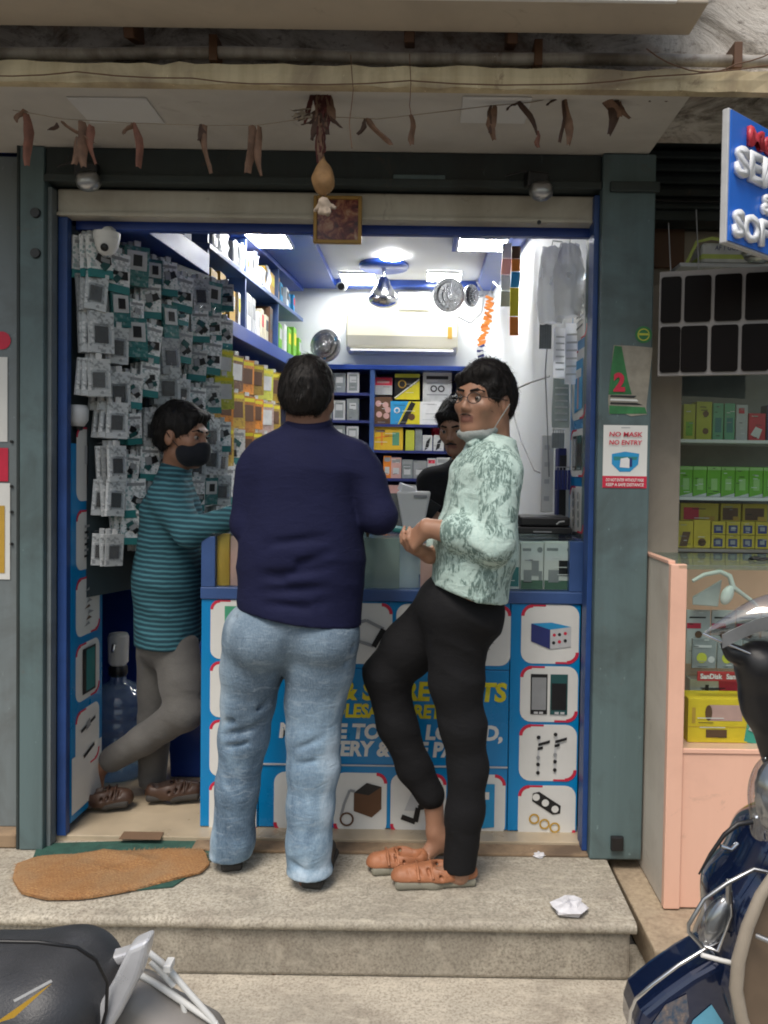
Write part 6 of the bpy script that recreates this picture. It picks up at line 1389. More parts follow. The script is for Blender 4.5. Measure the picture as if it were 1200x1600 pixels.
def crumple(px, py, r, lab, seed, z=0.0):
    q = G(px, py, z); rg = random.Random(seed); b = MB(); vs_ = []
    nu, nv = 11, 7
    for i in range(nv + 1):
        a = math.pi * i / nv
        for j in range(nu):
            t_ = 2 * math.pi * j / nu; rr_ = r * rg.uniform(0.65, 1.15)
            vs_.append(q + Vector((rr_ * 1.3 * math.sin(a) * math.cos(t_), rr_ * 1.1 * math.sin(a) * math.sin(t_), max(0.001, r * 0.35 - rr_ * 0.42 * math.cos(a)))))
    b.add(vs_, [(i * nu + j, i * nu + (j + 1) % nu, (i + 1) * nu + (j + 1) % nu, (i + 1) * nu + j) for i in range(nv) for j in range(nu)], M('crumpled_paper', (0.72, 0.72, 0.76), 0.8, 0, 0.2, 40))
    return tag(b.build('crumpled_paper', at=q), lab, 'paper')
crumple(890, 1424, 0.045, 'crumpled white paper near the front edge of the granite step', 3)
crumple(843, 1338, 0.018, 'tiny crumpled tissue at the foot of the blue counter', 5)
q = G(428, 1521, -0.189); tag(MB().ball(q + Vector((0, 0, 0.006)), (0.014, 0.01, 0.010), m_brown, 8, 6).build('dirt_clod', at=q), 'small brown clod at the foot of the granite riser', 'dirt clod')
# ================================================================== PEOPLE
def skinmat(name, c):
    m, nt, b = nodes_of(name); v = objco(nt); f = noise(nt, v, 14, 5, 0.6); g = noise(nt, v, 140, 3)
    nt.links.new(ramp(nt, f, [(0.3, tuple(x * 0.78 for x in c)), (0.7, c)]), b.inputs['Base Color'])
    b.inputs['Roughness'].default_value = 0.48; b.inputs['Subsurface Weight'].default_value = 0.08; b.inputs['Subsurface Radius'].default_value = (0.01, 0.004, 0.002); bumpn(nt, b, g, 0.12, 0.002); return m
m_skin1 = skinmat('skin_brown', (0.33, 0.165, 0.10)); m_skin2 = skinmat('skin_tan', (0.36, 0.19, 0.12)); m_skin3 = skinmat('skin_deep', (0.25, 0.125, 0.08))
m_lip = skinmat('lip', (0.27, 0.115, 0.085))
def hairmat():
    m, nt, b = nodes_of('black_hair'); v = objco(nt, (1, 1, 0.35)); f = noise(nt, v, 120, 4, 0.6, 0.4)
    nt.links.new(ramp(nt, f, [(0.35, (0.003, 0.0025, 0.0025)), (0.7, (0.014, 0.011, 0.01))]), b.inputs['Base Color']); b.inputs['Roughness'].default_value = 0.55; b.inputs['Specular IOR Level'].default_value = 0.25; bumpn(nt, b, f, 0.6, 0.005); return m
m_hair = hairmat()
def fabric(name, c, var=0.3, weave=420, fold=18, rough=0.85, sheen=0.1):
    m, nt, b = nodes_of(name); v = objco(nt); f = noise(nt, v, 7, 5, 0.6); g = noise(nt, v, weave, 2, 0.5); h = noise(nt, objco(nt, (1, 1, 2.2), (0.3, 0.5, 0.2)), fold, 4, 0.55, 0.8)
    a = ramp(nt, f, [(0.35, tuple(x * (1 - var) for x in c)), (0.7, c)]); a = mixc(nt, 0.25, a, ramp(nt, g, [(0.3, tuple(x * 0.6 for x in c)), (0.7, tuple(min(1, x * 1.3) for x in c))]))
    nt.links.new(a, b.inputs['Base Color']); b.inputs['Roughness'].default_value = rough; b.inputs['Sheen Weight'].default_value = sheen; b.inputs['Specular IOR Level'].default_value = 0.25
    mx = NN(nt, 'ShaderNodeMath', operation='MULTIPLY_ADD'); mx.inputs[1].default_value = 0.12; nt.links.new(g, mx.inputs[0]); nt.links.new(h, mx.inputs[2]); bumpn(nt, b, mx.outputs[0], 0.28, 0.010); return m
m_navy = fabric('navy_cotton', (0.0085, 0.0105, 0.045), 0.25, sheen=0.0)
m_blackcloth = fabric('black_cotton', (0.009, 0.009, 0.0105), 0.3, sheen=0.0)
m_khaki = fabric('grey_khaki', (0.13, 0.125, 0.118), 0.3)
m_maskb = fabric('black_mask', (0.012, 0.014, 0.02), 0.2); m_maskg = fabric('grey_mask', (0.30, 0.33, 0.32), 0.2)
def denim():
    m, nt, b = nodes_of('faded_denim'); v = objco(nt); f = noise(nt, objco(nt, (1, 1, 0.5)), 4.2, 5, 0.6, 0.5); g = noise(nt, objco(nt, (1, 1, 0.35)), 300, 2); h = noise(nt, objco(nt, (1, 1, 2.6), (0.2, 0.5, 0)), 13, 4, 0.55, 1.0); w = noise(nt, objco(nt, (1, 1, 3.5), (0, 0.4, 0)), 16, 4, 0.6, 1.0)
    a = ramp(nt, f, [(0.36, (0.04, 0.075, 0.12)), (0.45, (0.10, 0.165, 0.24)), (0.53, (0.20, 0.30, 0.40)), (0.62, (0.44, 0.55, 0.65))])
    gz = NN(nt, 'ShaderNodeSeparateXYZ'); nt.links.new(objco(nt), gz.inputs[0]); a = mixc(nt, ramp(nt, gz.outputs['Z'], [(0.40, (0, 0, 0)), (0.78, (0.6, 0.6, 0.6))]), a, (0.10, 0.135, 0.17)); a = mixc(nt, ramp(nt, w, [(0.55, (0, 0, 0)), (0.72, (0.5, 0.5, 0.5))]), a, (0.34, 0.41, 0.47)); a = mixc(nt, 0.16, a, ramp(nt, g, [(0.3, (0.1, 0.16, 0.26)), (0.7, (0.55, 0.65, 0.74))]))
    nt.links.new(a, b.inputs['Base Color']); b.inputs['Roughness'].default_value = 0.9; b.inputs['Specular IOR Level'].default_value = 0.2
    mx = NN(nt, 'ShaderNodeMath', operation='MULTIPLY_ADD'); mx.inputs[1].default_value = 0.1; nt.links.new(g, mx.inputs[0]); nt.links.new(h, mx.inputs[2]); bumpn(nt, b, mx.outputs[0], 0.35, 0.012); return m
m_denim = denim()
def mintprint():
    m, nt, b = nodes_of('mint_leaf_print'); v = objco(nt, (1, 1, 1), (0.3, 0.7, 0.2)); big = noise(nt, v, 9.5, 2, 0.5, 1.2); fine = noise(nt, objco(nt, (3, 3, 0.8), (0.2, 0.9, 0.4)), 26, 5, 0.65, 1.5); h = noise(nt, objco(nt, (1, 1, 1.8), (0.2, 0.7, 0)), 14, 4, 0.55, 1.0)
    leafm = NN(nt, 'ShaderNodeMath', operation='MULTIPLY'); nt.links.new(ramp(nt, big, [(0.47, (0, 0, 0)), (0.53, (1, 1, 1))]), leafm.inputs[0]); nt.links.new(ramp(nt, fine, [(0.44, (0, 0, 0)), (0.54, (1, 1, 1))]), leafm.inputs[1])
    a = ramp(nt, fine, [(0.35, (0.42, 0.56, 0.52)), (0.65, (0.52, 0.65, 0.60))]); a = mixc(nt, leafm.outputs[0], a, (0.14, 0.21, 0.19))
    sp2 = noise(nt, objco(nt, (1, 1, 1), (0.9, 0.2, 0.1)), 42, 4, 0.6, 0.8); a = mixc(nt, ramp(nt, sp2, [(0.58, (0, 0, 0)), (0.66, (0.7, 0.7, 0.7))]), a, (0.22, 0.31, 0.28))
    nt.links.new(a, b.inputs['Base Color']); b.inputs['Roughness'].default_value = 0.85; b.inputs['Specular IOR Level'].default_value = 0.25; bumpn(nt, b, h, 0.5, 0.012); return m
m_mint = mintprint()
def stripes():
    m, nt, b = nodes_of('teal_striped_cloth'); v = objco(nt, (1, 1, 1), (0, -0.06, 0)); w = NN(nt, 'ShaderNodeTexWave', wave_type='BANDS', bands_direction='Z', wave_profile='SIN'); w.inputs['Scale'].default_value = 17; w.inputs['Distortion'].default_value = 1.0; w.inputs['Detail'].default_value = 1; w.inputs['Detail Scale'].default_value = 1.2
    nt.links.new(v, w.inputs[0]); h = noise(nt, objco(nt, (1, 1, 1.6)), 12, 4, 0.55, 0.8)
    a = ramp(nt, w.outputs['Fac'], [(0.25, (0.012, 0.05, 0.07)), (0.5, (0.02, 0.09, 0.12)), (0.8, (0.032, 0.14, 0.18)), (0.96, (0.06, 0.19, 0.225))]); nt.links.new(a, b.inputs['Base Color']); b.inputs['Roughness'].default_value = 0.85; bumpn(nt, b, h, 0.5, 0.012); return m
m_stripe = stripes()
m_eye = flat('eye_white', (0.26, 0.22, 0.19), 0.3); m_iris = flat('eye_dark', (0.01, 0.006, 0.004), 0.1)

def face_frame(c, fwd, up=(0, 0, 1)):
    f = Vector(fwd).normalized(); r = f.cross(Vector(up)).normalized(); u = r.cross(f).normalized()
    return Frame(c, np.array([list(r), list(f), list(u)]).T)
def head_prims(fr, s=1.0):
    S = lambda *p: tuple(x * s for x in p)
    q = [el(S(0, -0.012, 0.030), S(0.076, 0.096, 0.092), 0.02, fr), el(S(0, 0.030, -0.035), S(0.057, 0.066, 0.075), 0.035, fr), el(S(0, 0.062, -0.092), S(0.026, 0.022, 0.02), 0.03, fr),
         rc(S(-0.045, 0.0, -0.072), S(-0.010, 0.06, -0.095), 0.016 * s, 0.012 * s, 0.03, fr), rc(S(0.045, 0.0, -0.072), S(0.010, 0.06, -0.095), 0.016 * s, 0.012 * s, 0.03, fr),
         rc(S(-0.036, 0.078, 0.024), S(0.036, 0.078, 0.024), 0.013 * s, 0.013 * s, 0.015, fr),
         el(S(-0.042, 0.062, -0.022), S(0.02, 0.02, 0.018), 0.02, fr), el(S(0.042, 0.062, -0.022), S(0.02, 0.02, 0.018), 0.02, fr),
         rc(S(0, 0.089, 0.016), S(0, 0.106, -0.026), 0.0062 * s, 0.0100 * s, 0.012, fr), el(S(-0.011, 0.096, -0.031), S(0.007, 0.009, 0.007), 0.008, fr), el(S(0.011, 0.096, -0.031), S(0.007, 0.009, 0.007), 0.008, fr),
         el(S(-0.032, 0.094, 0.003), S(0.017, 0.012, 0.010), 0.012, fr, 's'), el(S(0.032, 0.094, 0.003), S(0.017, 0.012, 0.010), 0.012, fr, 's'),
         el(S(0, 0.089, -0.056), S(0.021, 0.009, 0.0055), 0.008, fr), el(S(0, 0.087, -0.066), S(0.017, 0.009, 0.006), 0.008, fr)]
    for sg_ in (-1, 1):
        q += [el(S(sg_ * 0.079, -0.008, -0.008), S(0.009, 0.020, 0.032), 0.01, fr), el(S(sg_ * 0.088, -0.003, -0.004), S(0.006, 0.010, 0.016), 0.006, fr, 's')]
    return q
def eyes(fr, s, par):
    for sg_ in (-1, 1):
        c = Vector(fr.w((sg_ * 0.031 * s, 0.0775 * s, 0.002 * s))); R = Matrix([list(r) for r in fr.R])
        b = MB().ball(c, 0.0108 * s, m_eye, 12, 8); i = Vector(fr.w((sg_ * 0.031 * s, 0.0855 * s, 0.003 * s))); b.ball(i, 0.0060 * s, m_iris, 10, 6); b.build('eye', par)
def brows(fr, s, par):
    for sg_ in (-1, 1):
        sdf_mesh('eyebrow', [rc((sg_ * 0.014 * s, 0.095 * s, 0.026 * s), (sg_ * 0.034 * s, 0.091 * s, 0.030 * s), 0.0045, 0.0045, 0.004, fr), rc((sg_ * 0.034 * s, 0.091 * s, 0.030 * s), (sg_ * 0.052 * s, 0.076 * s, 0.025 * s), 0.0045, 0.003, 0.004, fr)], m_hair, par, 0.003)
def hair_prims(fr, s=1.0, fringe=0.0, back=-0.06, vol=1.0):
    S = lambda *p: tuple(x * s for x in p)
    q = [el(S(0, -0.020, 0.040), S(0.085 * vol, 0.104 * vol, 0.098 * vol), 0.02, fr), el(S(0, -0.055, 0.0), S(0.078, 0.060, 0.075), 0.03, fr)]
    q += [el(S(0, 0.105, -0.035 - fringe), S(0.092, 0.072, 0.098), 0.012, fr, 's')]                       # the face
    for sg_ in (-1, 1):
        q.append(el(S(sg_ * 0.09, -0.002, -0.022), S(0.030, 0.030, 0.044), 0.01, fr, 's'))                # round the ears
        q.append(el(S(sg_ * 0.075, 0.055, -0.05), S(0.035, 0.05, 0.06), 0.01, fr, 's'))
    q.append(el(S(0, -0.03, -0.14), S(0.12, 0.11, 0.07 - back * 0.2), 0.012, fr, 's'))                     # nape
    return q
HW = [(0.0035, (60, 60, 26), (0.2, 0.1, 0), 1, False), (0.003, (150, 150, 40), (0.5, 0.3, 0.2), 2, False)]
def strands(hair, fr, n, seed, L=0.03, lift=0.005):
    """loose locks lying over the hair mass, combed from the crown outwards"""
    rg = np.random.default_rng(seed); me = hair.data; nv = len(me.vertices); off = np.array(org(hair))
    co = np.zeros(nv * 3); me.vertices.foreach_get('co', co); co = co.reshape(-1, 3) + off; no = np.zeros(nv * 3); me.vertices.foreach_get('normal', no); no = no.reshape(-1, 3)
    crown = np.array(fr.w((0.01, -0.05, 0.12))); b = MB()
    for i in rg.choice(nv, n, replace=False):
        p, nn = co[i], no[i]; d = p - crown; d = d / (np.linalg.norm(d) + 1e-6) + rg.normal(0, 0.35, 3) + np.array((0, 0, -0.4)); d = d - nn * (d @ nn); d = d / (np.linalg.norm(d) + 1e-6); sd = np.cross(nn, d); w = rg.uniform(0.0008, 0.0016); l = L * rg.uniform(0.5, 1.2); rows = []
        for k in range(4):
            f = k / 3; q = p + d * l * f + nn * (0.001 + lift * rg.uniform(0.3, 1.0) * math.sin(f * 2.6)); ww = w * (1 - 0.8 * f); rows.append([tuple(q - sd * ww), tuple(q + sd * ww)])
        b.sheet(rows, m_hair)
    o = b.build('loose_strands', hair); o['kind'] = 'stuff'; return o
def lip_fn(fr, s):
    def f(c):
        p = (c - fr.o) @ fr.R / s
        return ((np.abs(p[:, 0]) < 0.023) & (np.abs(p[:, 2] + 0.061) < 0.0105) & (p[:, 1] > 0.08)).astype(int)
    return f
def hand_prims(wrist, d, back, thumb, curl=(0.5, 0.6, 0.4), s=1.0, spread=0.0):
    y = Vector(d).normalized(); z = Vector(back); z = (z - y * z.dot(y)).normalized(); x = y.cross(z).normalized()
    fr = Frame(wrist, np.array([list(x), list(y), list(z)]).T); q = []
    ks = [(-0.030, 0.080), (-0.010, 0.088), (0.010, 0.088), (0.030, 0.080)]
    if thumb > 0: ks = ks[::-1]
    L = [0.070, 0.080, 0.074, 0.058]; sx = -1 if thumb < 0 else 1
    for k, (kx, ky) in enumerate(ks):
        q.append(rc((kx * 0.45 * s, 0.005 * s, 0), (kx * s, ky * s, 0), 0.0185 * s, 0.0115 * s, 0.014, fr))
        p = np.array([kx, ky, 0.0]); a = 0.0; ln = L[k]
        for j, fr_ in enumerate((0.46, 0.30, 0.24)):
            a += curl[j] + 0.06 * k * (j == 0); n = p + np.array([spread * kx, math.cos(a), -math.sin(a)]) * ln * fr_
            q.append(rc(p * s, n * s, (0.0098 - 0.0012 * j) * s, (0.009 - 0.0012 * j) * s, 0.003, fr)); p = n
    tx = 1 if thumb > 0 else -1
    t = [(0.016 * tx, 0.015, -0.004), (0.040 * tx, 0.045, -0.012), (0.048 * tx, 0.072, -0.022), (0.044 * tx, 0.092, -0.032)]
    for a, b, r0, r1 in zip(t, t[1:], (0.015, 0.012, 0.010), (0.012, 0.0105, 0.008)): q.append(rc(np.array(a) * s, np.array(b) * s, r0 * s, r1 * s, 0.008, fr))
    return q
def shoe(parent, heel, d, L, mat, solemat, h=0.055, w=0.044, name='shoe'):
    """closed low shoe: upper and sole"""
    y = Vector((d[0], d[1], 0)).normalized(); x = y.cross(Vector((0, 0, 1))); fr = Frame(heel, np.array([list(x), list(y), [0, 0, 1]]).T)
    q = [rc((0, 0.035, 0.045), (0, L * 0.45, 0.045), w * 0.8, w * 0.9, 0.02, fr), rc((0, L * 0.45, 0.042), (0, L - 0.045, 0.034), w * 0.9, w * 0.72, 0.02, fr), rc((0, 0.04, 0.05), (0, 0.05, h), w * 0.75, w * 0.7, 0.02, fr), half((heel[0], heel[1], heel[2] + 0.02), (0, 0, -1))]
    u = sdf_mesh(name, q, mat, parent, 0.005)
    sdf_mesh('sole', [bxs((0, L * 0.3, 0.012), (w * 0.55, L * 0.24, 0.003), 0.012, 0.02, fr), bxs((0, L * 0.68, 0.012), (w * 0.62, L * 0.2, 0.003), 0.012, 0.02, fr)], solemat, u, 0.005)
    return u
def V3(v): return np.array(v, float)

# ---------------------------------------------------------------- the heavy man in navy, seen from behind
pn1 = thing('person', 'broad man in a navy shirt and faded jeans, back to camera at counter', 'person', (G(430, 1375, 0).x, 2.64, 0))
d1 = 2.62
hf = face_frame(P(481, 624, d1), (0.05, 1, -0.22)); s1 = 1.02
body = head_prims(hf, s1) + [rc(P(483, 640, d1 - 0.01), P(482, 700, d1), 0.062, 0.072, 0.03), rc(P(470, 760, d1), P(462, 960, d1), 0.13, 0.15, 0.03, sc=(1, 1.4, 1)), rc(P(404, 735, d1), P(390, 815, d1), 0.045, 0.036, 0.02), rc(P(564, 735, d1), P(590, 806, d1 - 0.02), 0.045, 0.038, 0.02)]
wl, wr_ = P(420, 812, 2.96), P(585, 818, 2.95)
body += [rc(P(390, 817, d1), wl, 0.036, 0.028, 0.02), rc(P(590, 806, d1 - 0.02), wr_, 0.038, 0.028, 0.02), rc(P(400, 732, d1), P(566, 732, d1), 0.05, 0.05, 0.03)]
body += hand_prims(wl, (0.5, 0.8, -0.1), (0, 0, 1), 1, (0.4, 0.5, 0.4)) + hand_prims(wr_, (-0.5, 0.8, -0.1), (0, 0, 1), -1, (0.4, 0.5, 0.4))
body += chain([P(405, 1000, 2.64), P(388, 1095, 2.65), P(381, 1150, 2.66), P(371, 1230, 2.675), P(362, 1345, 2.70)], [0.075, 0.06, 0.05, 0.045, 0.035], 0.02) + chain([P(503, 1000, 2.64), P(492, 1095, 2.63), P(489, 1150, 2.62), P(487, 1230, 2.61), P(484, 1380, 2.60)], [0.075, 0.06, 0.05, 0.045, 0.035], 0.02)
sdf_mesh('body', body, m_skin3, pn1, 0.0055)
hr_ = sdf_mesh('hair', hair_prims(hf, s1 * 1.01, back=0.0), m_hair, pn1, 0.005, HW); strands(hr_, hf, 900, 1)
sh = [rc(P(474, 750, d1), P(472, 860, d1), 0.182, 0.190, 0.05, sc=(1, 1.42, 1)), rc(P(472, 860, d1), P(467, 990, d1), 0.190, 0.208, 0.05, sc=(1, 1.34, 1)),
      rc(P(414, 730, d1), P(556, 730, d1), 0.066, 0.066, 0.05), rc(P(484, 692, d1), P(420, 716, d1), 0.052, 0.055, 0.05), rc(P(484, 692, d1), P(548, 716, d1), 0.052, 0.055, 0.05), rc(P(483, 668, d1 - 0.005), P(483, 705, d1), 0.072, 0.09, 0.03, sc=(1, 1.1, 1)),
      rc(P(401, 740, d1), P(389, 815, d1 + 0.0), 0.070, 0.058, 0.02), rc(P(389, 818, d1), wl, 0.058, 0.042, 0.02), rc(P(567, 740, d1), P(591, 806, d1 - 0.02), 0.070, 0.060, 0.018), rc(P(591, 806, d1 - 0.02), wr_, 0.060, 0.042, 0.02),
      half(P(483, 655, d1), (0.0, -0.35, 1)), half(P(466, 962, d1), (-0.15, 0, -1)), half(P(430, 812, 2.95), (0.3, 1, -0.2))]
# the last two planes trim hem and cuffs
navy_w = [(0.0022, (2.6, 2.6, 11), (0, 0.12, 0), 4, True), (0.003, (5, 5, 5), (0, 0, 0), 12, False)]
for a_, b_, w_2 in (((395, 905), (560, 880), 0.006), ((400, 925), (565, 915), 0.006), ((470, 880), (565, 850), 0.006), ((380, 890), (440, 905), 0.005), ((420, 850), (560, 835), 0.004), ((375, 940), (480, 950), 0.005), ((500, 945), (565, 930), 0.005), ((385, 760), (410, 860), 0.006), ((560, 770), (555, 840), 0.008)):
    sh.append(rc(P(a_[0], a_[1], 2.475), P(b_[0], b_[1], 2.475), w_2, w_2 * 0.5, 0.03, op='s'))
sdf_mesh('shirt', sh, m_navy, pn1, 0.006, navy_w)
co = sdf_mesh('collar', [rc(P(483, 655, d1 - 0.012), P(483, 676, d1 - 0.005), 0.074, 0.082, 0.01, sc=(1, 1.08, 1)), half(P(483, 652, d1), (0, -0.35, 1)), half(P(483, 680, d1), (0, 0.25, -1))], m_navy, pn1, 0.005)
je = [el(P(456, 978, 2.635), (0.218, 0.150, 0.115), 0.05), el(P(408, 1000, 2.595), (0.112, 0.118, 0.105), 0.04), el(P(506, 1000, 2.595), (0.110, 0.118, 0.105), 0.04)]
je += chain([P(400, 1010, 2.635), P(394, 1045, 2.64), P(388, 1095, 2.65), P(381, 1150, 2.66), P(371, 1230, 2.675), P(364, 1312, 2.685), P(358, 1356, 2.69)], [0.108, 0.099, 0.086, 0.080, 0.070, 0.068, 0.066], 0.03)
je += chain([P(503, 1010, 2.635), P(500, 1045, 2.63), P(492, 1095, 2.63), P(489, 1150, 2.615), P(490, 1200, 2.61), P(485, 1260, 2.60), P(482, 1315, 2.59), P(484, 1386, 2.582)], [0.112, 0.108, 0.095, 0.083, 0.082, 0.074, 0.070, 0.072], 0.03)
je += [rc(P(453, 985, 2.462), P(449, 1045, 2.50), 0.006, 0.012, 0.035, op='s'), rc(P(446, 1050, 2.62), P(438, 1130, 2.64), 0.006, 0.012, 0.02, op='s')]
for a_, b_, w_2 in (((480, 1022), (552, 1012), 0.008), ((485, 1036), (545, 1034), 0.006), ((392, 1018), (442, 1030), 0.007), ((355, 1130), (425, 1095), 0.006), ((350, 1150), (412, 1132), 0.007), ((345, 1170), (385, 1160), 0.005), ((455, 1175), (510, 1150), 0.005), ((455, 1195), (490, 1190), 0.004), ((340, 1318), (380, 1330), 0.005), ((338, 1340), (390, 1332), 0.005), ((455, 1350), (495, 1362), 0.005), ((470, 1372), (515, 1360), 0.005), ((360, 960), (420, 1010), 0.004), ((545, 975), (500, 1015), 0.004)):
    dd_ = 2.55 if a_[1] < 1100 else 2.585 if a_[0] < 420 else 2.53
    je.append(rc(P(a_[0], a_[1], dd_), P(b_[0], b_[1], dd_), w_2, w_2 * 0.6, 0.022, op='s'))
je += [rc(P(360, 1338, 2.689), P(358, 1356, 2.69), 0.071, 0.072, 0.004), rc(P(484, 1366, 2.583), P(484, 1386, 2.582), 0.077, 0.078, 0.004)]
je += [half((0, 0, 0.042), (0, 0, -1)), half(P(460, 925, 2.6), (0, 0, 1))]
jw = [(0.0016, (4, 4, 12), (0, 0.5, 0), 21, True), (0.002, (7, 7, 7), (0.1, 0.2, 0), 23, False)]
sdf_mesh('jeans', je, m_denim, pn1, 0.006, jw)
m_sole = M('dark_sole', (0.05, 0.045, 0.04), 0.8); m_shoe = M('dark_leather', (0.035, 0.028, 0.024), 0.5)
g1, g2 = G(360, 1368, 0), G(484, 1396, 0); g1.y += 0.02; g2.y += 0.02
shoe(pn1, (g1.x, g1.y, 0.0), (-0.25, 1), 0.27, m_shoe, m_sole); shoe(pn1, (g2.x, g2.y, 0.0), (0.12, 1), 0.27, m_shoe, m_sole)

# ---------------------------------------------------------------- the man in the mint leaf print
pn2 = thing('person', 'man in mint leaf print shirt and black trousers leaning, looking to camera', 'person', (G(690, 1375, 0).x, 2.64, 0))
d2 = 2.62
hf = face_frame(P(755, 628, 2.61), (-0.60, -0.80, 0.02), (0.06, 0, 1)); s2 = 1.02
el_n = P(770, 848, 2.43); wr_n = P(668, 824, 2.48); el_f = P(722, 852, 2.86); wr_f = P(672, 868, 2.58)
legf_a = P(676, 1240, 2.745)
body = head_prims(hf, s2) + [rc(P(768, 655, 2.63), P(768, 715, 2.63), 0.058, 0.062, 0.03), rc(P(757, 760, d2), P(730, 930, d2), 0.10, 0.10, 0.03, sc=(1, 0.75, 1)), rc(P(772, 735, 2.48), P(772, 735, 2.76), 0.05, 0.05, 0.03),
     rc(P(774, 738, 2.48), el_n, 0.048, 0.042, 0.02), rc(el_n, P(720, 836, 2.45), 0.043, 0.042, 0.02), rc(P(720, 836, 2.45), wr_n, 0.042, 0.028, 0.02, sc=(1, 1, 1)), rc(P(764, 738, 2.76), el_f, 0.045, 0.04, 0.02), rc(el_f, wr_f, 0.04, 0.028, 0.02)]
hd_n = P(638, 850, 2.53) - wr_n
body += hand_prims(wr_n, hd_n, (-0.35, -0.8, 0.6), 1, (0.45, 0.75, 0.5), 0.92)
body += hand_prims(wr_f, P(640, 852, 2.53) - wr_f, (-0.3, -0.5, -0.8), -1, (0.4, 0.7, 0.5), 0.92)
body += chain([P(714, 965, 2.60), P(713, 1065, 2.60), P(724, 1135, 2.60), P(729, 1200, 2.60), P(722, 1345, 2.60)], [0.08, 0.06, 0.05, 0.042, 0.034], 0.02) + chain([P(690, 965, 2.70), P(606, 1054, 2.745), P(620, 1130, 2.745), P(647, 1198, 2.745), P(672, 1240, 2.745), legf_a], [0.08, 0.05, 0.044, 0.04, 0.036, 0.035], 0.015)
ank = P(681, 1300, 2.745); toe = P(655, 1346, 2.72)
body += [rc(legf_a, ank, 0.036, 0.031, 0.015), rc(ank, P(692, 1318, 2.75), 0.031, 0.028, 0.02), rc(P(688, 1312, 2.745), P(665, 1337, 2.73), 0.030, 0.026, 0.02)]
for i in range(5):
    o_ = Vector((0.0, (i - 2) * 0.014, 0)); body.append(rc(P(668, 1335, 2.73) + o_, toe + o_ + Vector((-0.012 + 0.006 * abs(i - 1), 0, -0.004)), 0.012, 0.0085 if i else 0.011, 0.006))
body += [rc(P(722, 1350, 2.60), P(720, 1366, 2.60), 0.036, 0.03, 0.02), rc(P(716, 1366, 2.60), P(640, 1371, 2.595), 0.030, 0.024, 0.02)]
sdf_mesh('body', body, None, pn2, 0.0045, mats=[m_skin2, m_lip], matfn=lip_fn(hf, s2))
eyes(hf, s2, pn2); brows(hf, s2, pn2)
sdf_mesh('moustache', [rc(np.array((sg_ * 0.004, 0.103, -0.047)) * s2, np.array((sg_ * 0.022, 0.094, -0.051)) * s2, 0.0032, 0.002, 0.003, hf) for sg_ in (-1, 1)], m_hair, pn2, 0.003)
hp_ = hair_prims(hf, s2 * 1.02, fringe=0.012, back=0.02, vol=1.03) + [rc(np.array((-0.03, 0.062, 0.090)) * s2, np.array((0.050, 0.066, 0.068)) * s2, 0.022, 0.016, 0.02, hf), rc(np.array((-0.055, 0.04, 0.085)) * s2, np.array((-0.072, 0.045, 0.05)) * s2, 0.018, 0.010, 0.02, hf)]
hr_ = sdf_mesh('hair', hp_, m_hair, pn2, 0.0045, HW); strands(hr_, hf, 900, 2)
# spectacles
R2 = Matrix([list(r) for r in hf.R]); gl = MB()
for sg_ in (-1, 1):
    c = Vector(hf.w((sg_ * 0.034 * s2, 0.111 * s2, 0.002))); pts = [c + R2 @ Vector((0.025 * math.cos(a), -0.006 * abs(math.cos(a)) , 0.017 * math.sin(a))) for a in [i * math.pi / 8 for i in range(17)]]
    gl.tube(pts, 0.0014, m_black, 5); gl.tube([Vector(hf.w((sg_ * 0.060 * s2, 0.10 * s2, 0.006))), Vector(hf.w((sg_ * 0.078 * s2, 0.05 * s2, 0.008))), Vector(hf.w((sg_ * 0.085 * s2, -0.01, 0.006)))], 0.0014, m_black, 5)
gl.tube([Vector(hf.w((-0.010 * s2, 0.108 * s2, 0.004))), Vector(hf.w((0, 0.112 * s2, 0.006))), Vector(hf.w((0.010 * s2, 0.108 * s2, 0.004)))], 0.0014, m_black, 5); gl.build('spectacles', pn2)
sdf_mesh('chin_mask', [el(np.array((0, 0.040, -0.106)) * s2, np.array((0.056, 0.050, 0.024)) * s2, 0.015, hf), rc(np.array((-0.056, 0.012, -0.090)) * s2, np.array((0.0, 0.068, -0.114)) * s2, 0.012, 0.018, 0.012, hf), rc(np.array((0.056, 0.012, -0.090)) * s2, np.array((0.0, 0.068, -0.114)) * s2, 0.012, 0.018, 0.012, hf), el(np.array((0, 0.062, -0.074)) * s2, np.array((0.05, 0.05, 0.024)) * s2, 0.01, hf, 's')], m_maskg, pn2, 0.0045, [(0.002, (40, 40, 120), (0, 0, 0), 5, True)])
for sg_ in (-1, 1): MB().tube([Vector(hf.w((sg_ * 0.062 * s2, 0.03 * s2, -0.092 * s2))), Vector(hf.w((sg_ * 0.080 * s2, 0.012 * s2, -0.045 * s2))), Vector(hf.w((sg_ * 0.092 * s2, -0.012 * s2, -0.005)))], 0.0016, m_maskg, 5).build('mask_strap', pn2)
